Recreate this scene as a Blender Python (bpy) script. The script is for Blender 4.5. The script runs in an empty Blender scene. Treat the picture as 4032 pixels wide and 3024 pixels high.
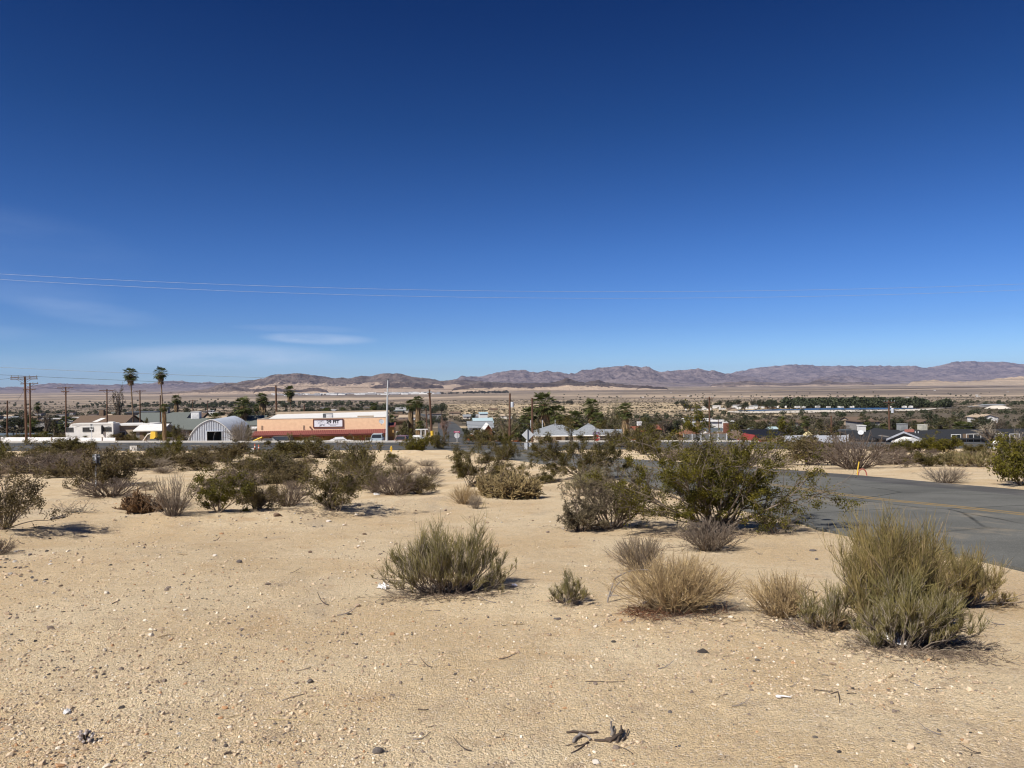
import bpy, math, random
import numpy as np
from mathutils import Vector, Matrix

S = bpy.context.scene
COL = S.collection
PI = math.pi
rs = np.random.RandomState
# ------------------------------------------------------------------ mesh builder
class MB:
    """collects shapes; build() links them as ONE mesh object"""
    def __init__(s):
        s.V = []; s.F = []; s.n = 0
    def add(s, V, F, m=0):
        V = np.asarray(V, float).reshape(-1, 3); F = np.asarray(F, int)
        s.V.append(V); s.F.append((F + s.n, m)); s.n += len(V)
        return s
    def box(s, c, d, rz=0.0, m=0, M=None, bot=True):
        x, y, z = [k / 2 for k in d]
        v = np.array([[-x,-y,-z],[x,-y,-z],[x,y,-z],[-x,y,-z],[-x,-y,z],[x,-y,z],[x,y,z],[-x,y,z]])
        if rz:
            ca, sa = math.cos(rz), math.sin(rz)
            v = np.stack([v[:,0]*ca - v[:,1]*sa, v[:,0]*sa + v[:,1]*ca, v[:,2]], 1)
        if M is not None: v = v @ np.array(M).T
        f = [[0,1,5,4],[1,2,6,5],[2,3,7,6],[3,0,4,7],[4,5,6,7]] + ([[3,2,1,0]] if bot else [])
        return s.add(v + np.array(c), f, m)
    def prism(s, prof, a, b, axis='x', m=0, caps=True):
        """closed 2-D outline swept from a to b along axis; outline is (y,z) for x, (x,z) for y, (x,y) for z"""
        p = np.asarray(prof, float); n = len(p)
        def put(t):
            o = np.full(n, float(t))
            return {'x': np.stack([o, p[:,0], p[:,1]], 1), 'y': np.stack([p[:,0], o, p[:,1]], 1), 'z': np.stack([p[:,0], p[:,1], o], 1)}[axis]
        v = np.concatenate([put(a), put(b)])
        i = np.arange(n); j = (i + 1) % n
        s.add(v, np.stack([i, j, j + n, i + n], 1), m)
        if caps:
            k = s.n - 2*n
            s.F.append((np.arange(n)[None, ::-1] + k, m)); s.F.append((np.arange(n)[None] + n + k, m))
        return s
    def tubes(s, P, R, sides=3, m=0):
        """P [n,k,3] polylines, R [n,k] radii"""
        P = np.asarray(P, float); n, k, _ = P.shape
        if n == 0: return s
        R = np.broadcast_to(np.asarray(R, float), (n, k))
        T = np.gradient(P, axis=1); T /= np.linalg.norm(T, axis=2, keepdims=True) + 1e-12
        ref = np.where(np.abs(T[..., 2:3]) > .9, np.array([1., 0, 0]), np.array([0, 0, 1.]))
        A = np.cross(T, ref); A /= np.linalg.norm(A, axis=2, keepdims=True) + 1e-12
        B = np.cross(T, A)
        th = np.arange(sides) * 2 * PI / sides
        V = P[:, :, None] + R[:, :, None, None] * (A[:, :, None] * np.cos(th)[:, None] + B[:, :, None] * np.sin(th)[:, None])
        idx = np.arange(n * k * sides).reshape(n, k, sides)
        nx = np.roll(idx, -1, 2)
        F = np.stack([idx[:, :-1], nx[:, :-1], nx[:, 1:], idx[:, 1:]], -1).reshape(-1, 4)
        s.add(V.reshape(-1, 3), F, m)
        if sides > 4:
            o = s.n - n*k*sides
            s.F.append((idx[:, -1] + o, m)); s.F.append((idx[:, 0, ::-1] + o, m))
        return s
    def bar(s, a, b, r, sides=6, m=0, r2=None):
        return s.tubes(np.array([[a, b]], float), np.array([[r, r if r2 is None else r2]]), sides, m)
    def lathe(s, prof, n=16, m=0, c=(0,0,0), ax='z'):
        p = np.asarray(prof, float); th = np.arange(n) * 2 * PI / n; k = len(p)
        V = np.stack([p[:, None, 0]*np.cos(th), p[:, None, 0]*np.sin(th), np.repeat(p[:, 1:2], n, 1)], -1)
        if ax == 'y': V = V[..., [0, 2, 1]]
        if ax == 'x': V = V[..., [2, 0, 1]]
        i = np.arange(k*n).reshape(k, n); j = np.roll(i, -1, 1)
        s.add(V.reshape(-1, 3) + np.array(c), np.stack([i[:-1], j[:-1], j[1:], i[1:]], -1).reshape(-1, 4), m)
        o = s.n - k*n
        s.F.append((i[:1, ::-1] + o, m)); s.F.append((i[-1:] + o, m))
        return s
    def quads(s, P, U, W, m=0):
        """leaf faces centred on P with half axes U, W"""
        P, U, W = [np.asarray(a, float) for a in (P, U, W)]
        V = np.stack([P - U, P - W*.9, P + U, P + W*.9], 1)
        return s.add(V.reshape(-1, 3), np.arange(len(P)*4).reshape(-1, 4), m)
    def mesh(s, name, mats, smooth=False):
        me = bpy.data.meshes.new(name)
        V = np.concatenate(s.V) if s.V else np.zeros((0, 3))
        me.vertices.add(len(V)); me.vertices.foreach_set('co', V.astype(np.float32).ravel())
        loops = np.concatenate([f.ravel() for f, _ in s.F]); tot = np.concatenate([np.full(len(f), f.shape[1]) for f, _ in s.F])
        mi = np.concatenate([np.full(len(f), m) for f, m in s.F])
        me.loops.add(len(loops)); me.loops.foreach_set('vertex_index', loops.astype(np.int32))
        me.polygons.add(len(tot))
        me.polygons.foreach_set('loop_start', (np.cumsum(tot) - tot).astype(np.int32))
        me.polygons.foreach_set('loop_total', tot.astype(np.int32))
        me.polygons.foreach_set('material_index', mi.astype(np.int32))
        me.polygons.foreach_set('use_smooth', np.full(len(tot), bool(smooth)))
        for m in (mats if isinstance(mats, (list, tuple)) else [mats]): me.materials.append(m)
        me.update(calc_edges=True); me.validate()
        return me
    def build(s, name, mats, parent=None, smooth=False, loc=None):
        return link(name, s.mesh(name, mats, smooth), parent, loc)

def link(name, me, parent=None, loc=None):
    o = bpy.data.objects.new(name, me); COL.objects.link(o)
    if parent is not None: o.parent = parent
    if loc is not None: o.location = loc
    return o
def tag(o, label=None, cat=None, group=None, kind=None):
    for k, v in (('label', label), ('category', cat), ('group', group), ('kind', kind)):
        if v: o[k] = v
    return o
def thing(name, label, cat, loc=(0, 0, 0), rz=0.0, group=None, sc=None):
    o = bpy.data.objects.new(name, None); COL.objects.link(o)
    o.location = loc; o.rotation_euler = (0, 0, rz); o.empty_display_size = .1
    if sc is not None: o.scale = sc if isinstance(sc, (tuple, list)) else (sc,)*3
    return tag(o, label, cat, group)
def dup(root, loc, rz=0.0, sc=None, label=None, group=None):
    r = root.copy(); COL.objects.link(r); r.location = loc; r.rotation_euler = (0, 0, rz)
    if sc is not None: r.scale = sc if isinstance(sc, (tuple, list)) else (sc,)*3
    if label: r['label'] = label
    if group: r['group'] = group
    for ch in list(root.children):
        c = ch.copy(); COL.objects.link(c); c.parent = r
        for g in list(ch.children):
            d = g.copy(); COL.objects.link(d); d.parent = c
    return r
# ------------------------------------------------------------------ noise
def vnoise(x, y, seed=0):
    x = np.asarray(x, float); y = np.asarray(y, float)
    xi = np.floor(x); yi = np.floor(y); fx = x - xi; fy = y - yi
    fx = fx*fx*fx*(fx*(fx*6 - 15) + 10); fy = fy*fy*fy*(fy*(fy*6 - 15) + 10)
    def h(a, b):
        n = (a.astype(np.int64)*374761393 + b.astype(np.int64)*668265263 + seed*974634777) & 0xffffffff
        n = ((n ^ (n >> 13))*1274126177) & 0xffffffff
        return ((n ^ (n >> 16)) & 0xffff) / 65535.0
    a, b, c, d = h(xi, yi), h(xi+1, yi), h(xi, yi+1), h(xi+1, yi+1)
    return (a*(1-fx) + b*fx)*(1-fy) + (c*(1-fx) + d*fx)*fy
def fbm(x, y, oct=4, seed=0, g=.5):
    s = 0; a = 1; t = 0
    for k in range(oct):
        s = s + a*vnoise(x*2**k, y*2**k, seed + k*17); t += a; a *= g
    return s/t
def ridged(x, y, oct=5, seed=0, g=.55):
    s = 0; a = 1; t = 0
    for k in range(oct):
        s = s + a*(1 - np.abs(2*vnoise(x*2**k, y*2**k, seed + k*31) - 1)); t += a; a *= g
    return s/t
def sstep(x, a, b):
    t = np.clip((np.asarray(x, float) - a)/(b - a), 0, 1); return t*t*(3 - 2*t)
# ------------------------------------------------------------------ camera
F = 3028.0; EYE = 1.6; ROLL = 0.0104; PITCH = -.001
cam_d = bpy.data.cameras.new('camera'); cam = bpy.data.objects.new('camera', cam_d); COL.objects.link(cam)
fw = Vector((0, math.cos(PITCH), math.sin(PITCH))); up0 = Vector((0, -math.sin(PITCH), math.cos(PITCH))); rt0 = Vector((1, 0, 0))
RT = rt0*math.cos(ROLL) - up0*math.sin(ROLL); UP = up0*math.cos(ROLL) + rt0*math.sin(ROLL)
m3 = Matrix((RT, UP, -fw)).transposed().to_4x4(); m3.translation = (0, 0, EYE)
cam.matrix_world = m3
cam_d.sensor_width = 36; cam_d.lens = 36*F/4032; cam_d.clip_start = .05; cam_d.clip_end = 90000
S.camera = cam
def ray(px, py):
    d = RT*((px - 2016)/F) + UP*((1512 - py)/F) + fw
    return d / d.y
# ------------------------------------------------------------------ terrain
_k = np.array([[-60,-1.2],[-20,-.5],[0,0],[8,.5],[92,6.26],[110,6.7],[117,6.95],[122,8.5],[127,8.9],[150,9.7],[250,13.4],[500,22.2],[900,31],[1500,40.5],[4000,71],[9000,93],[16000,100],[40000,104]])
_t = np.linspace(-60, 140, 2001); _d = np.interp(_t, _k[:,0], _k[:,1])
_w = np.exp(-.5*(np.arange(-40, 41)/16.)**2); _w /= _w.sum()
_ds = np.convolve(np.pad(_d, 40, mode='edge'), _w, 'valid')
def drop(q):
    return np.where(q < 138, np.interp(q, _t, _ds), np.interp(q, _k[:,0], _k[:,1]))
def macro(x, y):
    x = np.asarray(x, float); y = np.asarray(y, float)
    near = sstep(y, 15, 70)*(1 - sstep(y, 200, 600)); xc = np.clip(x, -110, 110)
    q = y - .14*xc*near
    r = np.sqrt(x*x + y*y); q = np.where(r > 600, q + (r - q)*sstep(r, 600, 2000), q)
    z = -drop(q) - (.02*xc + .3)*near
    # low bank on the left: flat foreground, then a small step down
    c = np.interp(x, [-14,-9.5,-7.8,-6.7,-4.2,-2.5,0,3], [5,9.5,12.6,15,15.6,17.6,21,28])
    f = y - c
    z = z - .55*np.interp(x, [-3, 2.5], [1, 0])*sstep(f, -.2, 1.5)*(1 - sstep(f, 6, 45)) + .20*np.interp(x,[-3,2.5],[1,0])*np.exp(-((f+.7)/1.3)**2)
    return z
def hit(fn, px, py, y0=2.0, y1=30000):
    d = ray(px, py); Y = np.geomspace(y0, y1, 500)
    g = EYE + d.z*Y - fn(d.x*Y, Y)
    i = np.nonzero(g < 0)[0]
    if len(i) == 0: return Vector((d.x*3000, 3000, float(fn(d.x*3000, 3000.))))
    i = max(i[0], 1); a, b = Y[i-1], Y[i]
    for _ in range(30):
        c = .5*(a + b)
        if EYE + d.z*c - float(fn(d.x*c, c)) < 0: b = c
        else: a = c
    return Vector((d.x*a, a, float(fn(d.x*a, a))))
def poly_dist(x, y, P):
    """signed lateral distance (right positive) and arc position of points from a polyline"""
    P = np.asarray(P, float); best = np.full(np.shape(x), 1e9); sg = np.zeros(np.shape(x))
    for i in range(len(P) - 1):
        a, b = P[i], P[i+1]; ab = b - a; L = np.hypot(*ab); t = np.clip(((x-a[0])*ab[0] + (y-a[1])*ab[1])/L**2, 0, 1)
        dx = x - a[0] - t*ab[0]; dy = y - a[1] - t*ab[1]; dd = np.hypot(dx, dy)
        s = np.sign(dx*ab[1] - dy*ab[0]); m = dd < best
        best = np.where(m, dd, best); sg = np.where(m, s, sg)
    return best, sg
def smooth_line(P, step):
    """resampled Catmull-Rom line"""
    P = np.asarray(P, float); Q = np.vstack([2*P[0]-P[1], P, 2*P[-1]-P[-2]]); out = []
    for i in range(1, len(Q)-2):
        n = max(2, int(np.hypot(*(Q[i+1]-Q[i])[:2])/step)); t = np.arange(n)[:, None]/n
        a, b, c, d = Q[i-1], Q[i], Q[i+1], Q[i+2]
        out.append(.5*(2*b + (c-a)*t + (2*a-5*b+4*c-d)*t**2 + (3*b-a-3*c+d)*t**3))
    return np.vstack(out + [P[-1:]])
_c = [hit(macro, *p) for p in ((4032,2033),(3190,1935),(2464,1831))]
SIDE = smooth_line([(17.5,-40),(13.2,-5),(_c[0].x,_c[0].y),(_c[1].x,_c[1].y),(_c[2].x,_c[2].y),(2.6,68),(-1.0,98)], 1.0)
HWY = np.array([(x, 103.5 + .14*x) for x in np.arange(-110, 111, 4.)]); HWY = np.vstack([[-260, 103.5-.14*110-16], HWY, [260, 103.5+.14*110+16]])
VST = smooth_line([(-2.2,108),(-5,120),(-9,140),(-14.5,190),(-22,270),(-47,500),(-100,800),(-190,1150),(-300,1500)], 4.0)
def roadmask(x, y):
    m = np.ones(np.shape(x))
    for P, w in ((SIDE, 5.6), (HWY, 12.0), (VST, 5.5)):
        d, _ = poly_dist(x, y, P[::3] if len(P) > 60 else P); m = m*sstep(d, w, w + 3.5)
    return m
RUTS = [(smooth_line(p, .3), d) for p, d in ((((-3.2,2.0),(-1.4,3.6),(-.3,5.2),(.2,7.5),(-.4,11)), .010), (((-7,4.2),(-4.4,5.2),(-2.6,6.8),(-2.2,9.5)), .016), (((.6,2.4),(1.6,3.3),(3.4,4.0),(7,4.6)), .013), (((-6,3.2),(-3.5,4.4),(-1.2,4.7),(1.5,6.6)), .012), (((-2.6,2.0),(-1.0,3.7),(.1,5.3),(.6,7.5)), .008))]
DENTS = [(rs(1000 + k).uniform(-5, 5), rs(2000 + k).uniform(2.6, 9)) for k in range(34)]
def near_relief(x, y):
    """faint wheel ruts, footprints and low swells of the sand close by"""
    z = np.zeros(np.shape(x))
    for P, dep in RUTS:
        d, _ = poly_dist(x, y, P[::3]); z = z - dep*np.exp(-(d/.13)**2) + dep*.5*np.exp(-((d - .25)/.10)**2)
    for ax, ay in DENTS: z = z - .016*np.exp(-(((x-ax)/.10)**2 + ((y-ay)/.07)**2)) + .008*np.exp(-(((x-ax)/.19)**2 + ((y-ay)/.14)**2))
    for ax, ay, w, h in ((-4.6,9.3,1.5,.10),(2.9,4.6,.6,.03),(3.5,6.6,1.0,.07),(.1,8.0,1.2,.08),(-1.6,3.6,.9,.03),(-3.4,6.2,1.3,.06),(1.7,6.6,.8,.06)): z = z + h*np.exp(-(((x-ax)/w)**2 + ((y-ay)/w)**2))
    return z
def ground_z(x, y, mask=None):
    x = np.asarray(x, float); y = np.asarray(y, float); z = macro(x, y)
    r = np.hypot(x, y)
    n = .07*(fbm(x/2.6, y/2.6, 3, 3) - .5) + .03*(fbm(x/.55, y/.55, 3, 9) - .5)*(1 - sstep(r, 25, 60))
    n = n + .45*(fbm(x/13, y/13, 2, 5) - .5)*sstep(r, 12, 30) + 3.0*(fbm(x/90, y/90, 2, 6) - .5)*sstep(r, 150, 420) + 14*(fbm(x/1400, y/1400, 3, 8) - .5)*sstep(r, 1500, 4000)
    m = roadmask(x, y) if mask is None else mask
    nr_ = (r < 14) & (y > .5)
    if mask is None and nr_.any():
        n = np.array(n, float); n[nr_] = n[nr_] + near_relief(x[nr_], y[nr_])
    return z + n*m
def G(px, py):
    d = ray(px, py); Y0 = hit(macro, px, py).y; Y = np.linspace(Y0*.93, Y0*1.07, 60); f = EYE + d.z*Y - ground_z(d.x*Y, Y); i = np.nonzero(f < 0)[0]
    if len(i) == 0 or i[0] == 0: k = 0 if len(i) else 59; return Vector((d.x*Y[k], Y[k], EYE + d.z*Y[k] - float(f[k])))
    k = i[0]; q = f[k-1]/(f[k-1] - f[k]); y = Y[k-1] + (Y[k] - Y[k-1])*q
    return Vector((d.x*y, y, EYE + d.z*y))
def on(px, Y, py=1600):
    """ground point at forward distance Y under picture column px"""
    d = ray(px, py); x = d.x*Y
    return Vector((x, Y, float(ground_z(np.array([x]), np.array([float(Y)]))[0])))
def ztop(px, py, Y): return EYE + ray(px, py).z*Y
def m_per_px(Y): return Y/F
# ------------------------------------------------------------------ materials
def mat(name, c, rough=.85, c2=None, scale=3.0, isl=0.0, bump=0.0, bscale=40.0, metal=0.0, spec=.25, detail=6, coord='Object', streak=None):
    m = bpy.data.materials.new(name); m.use_nodes = True; nt = m.node_tree; N = nt.nodes; L = nt.links
    b = N['Principled BSDF']; b.inputs['Roughness'].default_value = rough; b.inputs['Metallic'].default_value = metal
    b.inputs['Specular IOR Level'].default_value = spec
    tc = N.new('ShaderNodeTexCoord'); vec = tc.outputs[coord]
    if streak:
        mp = N.new('ShaderNodeMapping'); mp.inputs['Scale'].default_value = streak; L.new(vec, mp.inputs['Vector']); vec = mp.outputs[0]
    nz = N.new('ShaderNodeTexNoise'); nz.inputs['Scale'].default_value = scale; nz.inputs['Detail'].default_value = detail
    L.new(vec, nz.inputs['Vector'])
    if c2 is None: c2 = tuple(k*.72 for k in c)
    cr = N.new('ShaderNodeValToRGB'); cr.color_ramp.elements[0].position = .32; cr.color_ramp.elements[1].position = .68
    cr.color_ramp.elements[0].color = (*c2, 1); cr.color_ramp.elements[1].color = (*c, 1)
    L.new(nz.outputs['Fac'], cr.inputs[0]); out = cr.outputs[0]
    if isl:
        g = N.new('ShaderNodeNewGeometry'); mr = N.new('ShaderNodeMapRange'); mr.inputs['To Min'].default_value = 1 - isl; mr.inputs['To Max'].default_value = 1 + isl
        L.new(g.outputs['Random Per Island'], mr.inputs['Value'])
        mx = N.new('ShaderNodeMix'); mx.data_type = 'RGBA'; mx.blend_type = 'MULTIPLY'; mx.inputs[0].default_value = 1
        L.new(out, mx.inputs[6]); L.new(mr.outputs[0], mx.inputs[7]); out = mx.outputs[2]
    L.new(out, b.inputs['Base Color'])
    if bump:
        bz = N.new('ShaderNodeTexNoise'); bz.inputs['Scale'].default_value = bscale; bz.inputs['Detail'].default_value = 4
        L.new(vec, bz.inputs['Vector'])
        bp = N.new('ShaderNodeBump'); bp.inputs['Strength'].default_value = bump; bp.inputs['Distance'].default_value = .03
        L.new(bz.outputs['Fac'], bp.inputs['Height']); L.new(bp.outputs[0], b.inputs['Normal'])
    return m
def leaf_mat(name, c, c2, isl=.3, scale=4.0, trans=.25):
    m = mat(name, c, .6, c2, scale, isl, spec=.2); N = m.node_tree.nodes; L = m.node_tree.links; b = N['Principled BSDF']
    src = b.inputs['Base Color'].links[0].from_socket
    t = N.new('ShaderNodeBsdfTranslucent'); L.new(src, t.inputs['Color'])
    x = N.new('ShaderNodeMixShader'); x.inputs[0].default_value = trans
    L.new(b.outputs[0], x.inputs[1]); L.new(t.outputs[0], x.inputs[2]); L.new(x.outputs[0], N['Material Output'].inputs['Surface'])
    return m
def node_helpers(nt):
    N = nt.nodes; L = nt.links
    def noise(vec, scale, detail=4, rough=.5, sc=None):
        if sc:
            mp = N.new('ShaderNodeMapping'); mp.inputs['Scale'].default_value = sc; L.new(vec, mp.inputs['Vector']); vec = mp.outputs[0]
        n = N.new('ShaderNodeTexNoise'); n.inputs['Scale'].default_value = scale; n.inputs['Detail'].default_value = detail; n.inputs['Roughness'].default_value = rough
        L.new(vec, n.inputs['Vector']); return n.outputs['Fac']
    def rng(v, a, b, c=0, d=1, smooth=True):
        n = N.new('ShaderNodeMapRange'); n.inputs[1].default_value = a; n.inputs[2].default_value = b; n.inputs[3].default_value = c; n.inputs[4].default_value = d
        n.interpolation_type = 'SMOOTHSTEP' if smooth else 'LINEAR'
        L.new(v, n.inputs[0]); return n.outputs[0]
    def mix(f, a, b, mode='MIX'):
        n = N.new('ShaderNodeMix'); n.data_type = 'RGBA'; n.blend_type = mode
        if isinstance(f, float): n.inputs[0].default_value = f
        else: L.new(f, n.inputs[0])
        for i, v in ((6, a), (7, b)):
            if isinstance(v, tuple): n.inputs[i].default_value = (*v, 1)
            else: L.new(v, n.inputs[i])
        return n.outputs[2]
    def math_(op, a, b=None):
        n = N.new('ShaderNodeMath'); n.operation = op
        for i, v in ((0, a), (1, b)):
            if v is None: continue
            if isinstance(v, (int, float)): n.inputs[i].default_value = v
            else: L.new(v, n.inputs[i])
        return n.outputs[0]
    return N, L, noise, rng, mix, math_
def sand_material():
    m = bpy.data.materials.new('desert_sand'); m.use_nodes = True; nt = m.node_tree
    N, L, noise, rng, mix, math_ = node_helpers(nt); b = N['Principled BSDF']
    b.inputs['Roughness'].default_value = .95; b.inputs['Specular IOR Level'].default_value = .1
    P = N.new('ShaderNodeTexCoord').outputs['Object']
    at_s = N.new('ShaderNodeAttribute'); at_s.attribute_name = 'scrub'; at_f = N.new('ShaderNodeAttribute'); at_f.attribute_name = 'far'
    scrub = at_s.outputs['Fac']; far = at_f.outputs['Fac']
    base = mix(rng(noise(P, .5, 6, .6), .35, .65), (.660,.490,.283), (.765,.612,.392))
    base = mix(rng(noise(P, 5.0, 5, .7), .52, .75), base, (.50,.375,.245))          # patches of darker grit
    base = mix(math_('MULTIPLY', rng(noise(P, 1.7, 4, .6), .56, .74), .55), base, (.545,.345,.175))  # rusty fines
    base = mix(math_('MULTIPLY', rng(noise(P, .9, 5, .7, (1,.45,1)), .54, .72), .6), base, (.455,.365,.265))
    # grains, each its own colour
    v1 = N.new('ShaderNodeTexVoronoi'); v1.inputs['Scale'].default_value = 75; L.new(P, v1.inputs['Vector'])
    g1 = N.new('ShaderNodeSeparateColor'); L.new(v1.outputs['Color'], g1.inputs[0])
    v2 = N.new('ShaderNodeTexVoronoi'); v2.inputs['Scale'].default_value = 210; L.new(P, v2.inputs['Vector'])
    g2 = N.new('ShaderNodeSeparateColor'); L.new(v2.outputs['Color'], g2.inputs[0])
    base = mix(math_('MULTIPLY', rng(g1.outputs[0], .80, .95), .55), base, (.26,.20,.145))
    base = mix(math_('MULTIPLY', rng(g1.outputs[1], .82, .95), .55), base, (.76,.66,.52))
    base = mix(math_('MULTIPLY', rng(g2.outputs[0], .45, .95), .5), base, (.36,.26,.165))
    # land covered in low scrub further out (dark dry plants between the sand)
    n1 = noise(P, .035, 8, .68); n2 = noise(P, .35, 5, .6)
    cov = math_('MULTIPLY', rng(math_('ADD', math_('ADD', math_('MULTIPLY', n1, .9), math_('MULTIPLY', n2, .5)), math_('MULTIPLY', scrub, .75)), .90, 1.22), rng(scrub, .02, .3))
    plant = mix(rng(n2, .4, .6), (.085,.070,.050), (.150,.120,.085))
    base = mix(cov, base, plant)
    n4 = noise(P, .0021, 8, .62, (.35, 1.6, 1)); n5 = noise(P, .012, 6, .6, (.3, 1.4, 1))
    plain = mix(rng(n4, .40, .60), (.200,.158,.122), (.40,.315,.225))
    plain = mix(rng(n5, .44, .60), plain, (.130,.105,.084))
    plain = mix(rng(noise(P, .004, 5, .6, (.2,1.2,1)), .60, .70), plain, (.58,.45,.31))
    n6 = noise(P, .00042, 7, .62, (.30, 1.0, 1)); n7 = noise(P, .0011, 6, .6, (.22, 1.0, 1))
    plain = mix(rng(n6, .50, .60), plain, (.50,.385,.275)); plain = mix(math_('MULTIPLY', rng(n7, .52, .60), .85), plain, (.135,.108,.088))
    base = mix(far, base, plain)
    L.new(base, b.inputs['Base Color'])
    h = math_('ADD', math_('MULTIPLY', v1.outputs['Distance'], -.55), math_('MULTIPLY', v2.outputs['Distance'], -.35))
    h = math_('ADD', h, math_('ADD', math_('MULTIPLY', noise(P, 7, 6, .65), 2.2), math_('MULTIPLY', noise(P, 38, 4, .6), .8)))
    bp = N.new('ShaderNodeBump'); bp.inputs['Strength'].default_value = .85; bp.inputs['Distance'].default_value = .022
    L.new(h, bp.inputs['Height'])
    L.new(bp.outputs[0], b.inputs['Normal'])
    return m
def build_ground():
    r = np.concatenate([[0.0], np.geomspace(1.0, 2.2, 8, endpoint=False), np.geomspace(2.2, 14, 170, endpoint=False), np.geomspace(14, 45000, 380)])
    th = np.concatenate([np.linspace(-180, -50, 40, endpoint=False), np.linspace(-50, 50, 720), np.linspace(50, 180, 41)[1:-1]])*PI/180
    Rr, T = np.meshgrid(r[1:], th, indexing='ij'); X = Rr*np.sin(T); Y = Rr*np.cos(T)
    Z = ground_z(X, Y)
    # the grey heap of fill by the hydrant
    hp = hit(macro, 1607, 1793)
    dd = ((X - hp.x)/2.3)**2 + ((Y - hp.y)/1.6)**2; Z = Z + .45*np.exp(-dd)*(.8 + .4*fbm(X*1.2, Y*1.2, 3, 4))
    nr, nc = X.shape; V = np.vstack([[0, 0, float(ground_z(np.zeros(1), np.zeros(1))[0])], np.stack([X, Y, Z], -1).reshape(-1, 3)])
    i = (np.arange(nr*nc).reshape(nr, nc) + 1); j = np.roll(i, -1, 1)
    mb = MB(); mb.add(V, np.stack([i[:-1], i[1:], j[1:], j[:-1]], -1).reshape(-1, 4))
    mb.F.append((np.stack([np.zeros(nc, int), i[0], j[0]], 1), 0))
    o = mb.build('ground', sand_material(), smooth=True); tag(o, kind='structure')
    x, y = V[:, 0], V[:, 1]; R = np.hypot(x, y)
    az = np.degrees(np.arctan2(x, np.maximum(y, 1e-3)))
    scrub = sstep(R, 130, 230)*(.55 + .45*np.interp(az, [-40,-12,-4,12,40],[.9,.75,.25,.35,.55]))
    band = fbm(x/900, y/260, 4, 21)
    scrub = scrub*(.55 + .9*band); scrub = scrub*(1 - .38*sstep(az, -8, -3)*(1 - sstep(az, 19, 25))*sstep(R, 380, 560)*(1 - sstep(R, 1400, 2000)))
    far = sstep(R, 900, 2600)*np.interp(az, [-40,-12,-2,40], [1,1,.86,.92])
    far = np.maximum(far, sstep(R, 500, 900)*sstep(-az, 10, 16)*.75)
    for nm, val in (('scrub', scrub), ('far', far)):
        a = o.data.attributes.new(nm, 'FLOAT', 'POINT'); a.data.foreach_set('value', val.astype(np.float32))
    return o
ground = build_ground()
def strip(name, line, wl, wr, lift, m, kerb=0.0, edge=0.0, seed=1, n=7, z=None):
    """ribbon laid along a line; wl/wr are distances to the left/right edge (arrays or numbers); sides go down into the soil"""
    P = np.asarray(line, float); T = np.gradient(P, axis=0); T /= np.linalg.norm(T, axis=1, keepdims=True); Nn = np.stack([T[:,1], -T[:,0]], 1)
    k = np.arange(len(P)); wl = np.broadcast_to(wl, len(P)) + edge*(fbm(k*.33, k*0 + seed, 3, seed) - .5)*2; wr = np.broadcast_to(wr, len(P)) + edge*(fbm(k*.33, k*0 + 9.3, 3, seed + 5) - .5)*2
    t = np.linspace(0, 1, n); off = -wl[:, None]*(1-t) + wr[:, None]*t
    X = P[:, None, 0] + Nn[:, None, 0]*off; Y = P[:, None, 1] + Nn[:, None, 1]*off
    Z = ground_z(X, Y, np.zeros(X.shape)) + lift
    V = np.stack([X, Y, Z], -1)
    lo = V[:, [0, -1]].copy(); lo[..., 2] -= max(lift, .05) + .25
    V = np.concatenate([lo[:, :1], V, lo[:, 1:]], 1); nn = n + 2
    i = np.arange(len(P)*nn).reshape(len(P), nn)
    mb = MB(); mb.add(V.reshape(-1, 3), np.stack([i[:-1, :-1], i[:-1, 1:], i[1:, 1:], i[1:, :-1]], -1).reshape(-1, 4))
    o = mb.build(name, m); tag(o, kind='structure'); return o
def asphalt(name, c, c2, crack=.9):
    m = bpy.data.materials.new(name); m.use_nodes = True; nt = m.node_tree
    N, L, noise, rng, mix, math_ = node_helpers(nt); b = N['Principled BSDF']; b.inputs['Roughness'].default_value = .9; b.inputs['Specular IOR Level'].default_value = .15
    P = N.new('ShaderNodeTexCoord').outputs['Object']
    base = mix(rng(noise(P, .8, 6, .65), .35, .65), c, c2)
    base = mix(math_('MULTIPLY', rng(noise(P, 60, 3, .6), .45, .75), .6), base, tuple(k*1.9 for k in c2))
    base = mix(math_('MULTIPLY', rng(noise(P, 95, 2, .5), .55, .8), .6), base, tuple(k*.45 for k in c))
    v = N.new('ShaderNodeTexVoronoi'); v.feature = 'DISTANCE_TO_EDGE'; v.inputs['Scale'].default_value = .22
    wv = N.new('ShaderNodeMix'); wv.data_type = 'VECTOR'; wv.inputs[0].default_value = .12
    nn = N.new('ShaderNodeTexNoise'); nn.inputs['Scale'].default_value = 1.4; nn.inputs['Detail'].default_value = 5; L.new(P, nn.inputs['Vector'])
    L.new(P, wv.inputs[4]); L.new(nn.outputs['Color'], wv.inputs[5]); L.new(wv.outputs[1], v.inputs['Vector'])
    ck = math_('MULTIPLY', rng(v.outputs['Distance'], .0, .010, 1, 0), crack)
    base = mix(math_('MULTIPLY', ck, rng(noise(P, .16, 3), .38, .55)), base, tuple(k*.3 for k in c))
    base = mix(math_('MULTIPLY', rng(noise(P, .45, 7, .72, (1,.6,1)), .56, .68), .45), base, (.33,.27,.185))
    base = mix(math_('MULTIPLY', rng(noise(P, .11, 3, .5), .55, .60), .35), base, tuple(k*.6 for k in c))
    L.new(base, b.inputs['Base Color'])
    bp = N.new('ShaderNodeBump'); bp.inputs['Strength'].default_value = .5; bp.inputs['Distance'].default_value = .006
    L.new(noise(P, 110, 3, .6), bp.inputs['Height']); L.new(bp.outputs[0], b.inputs['Normal'])
    return m
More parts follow.
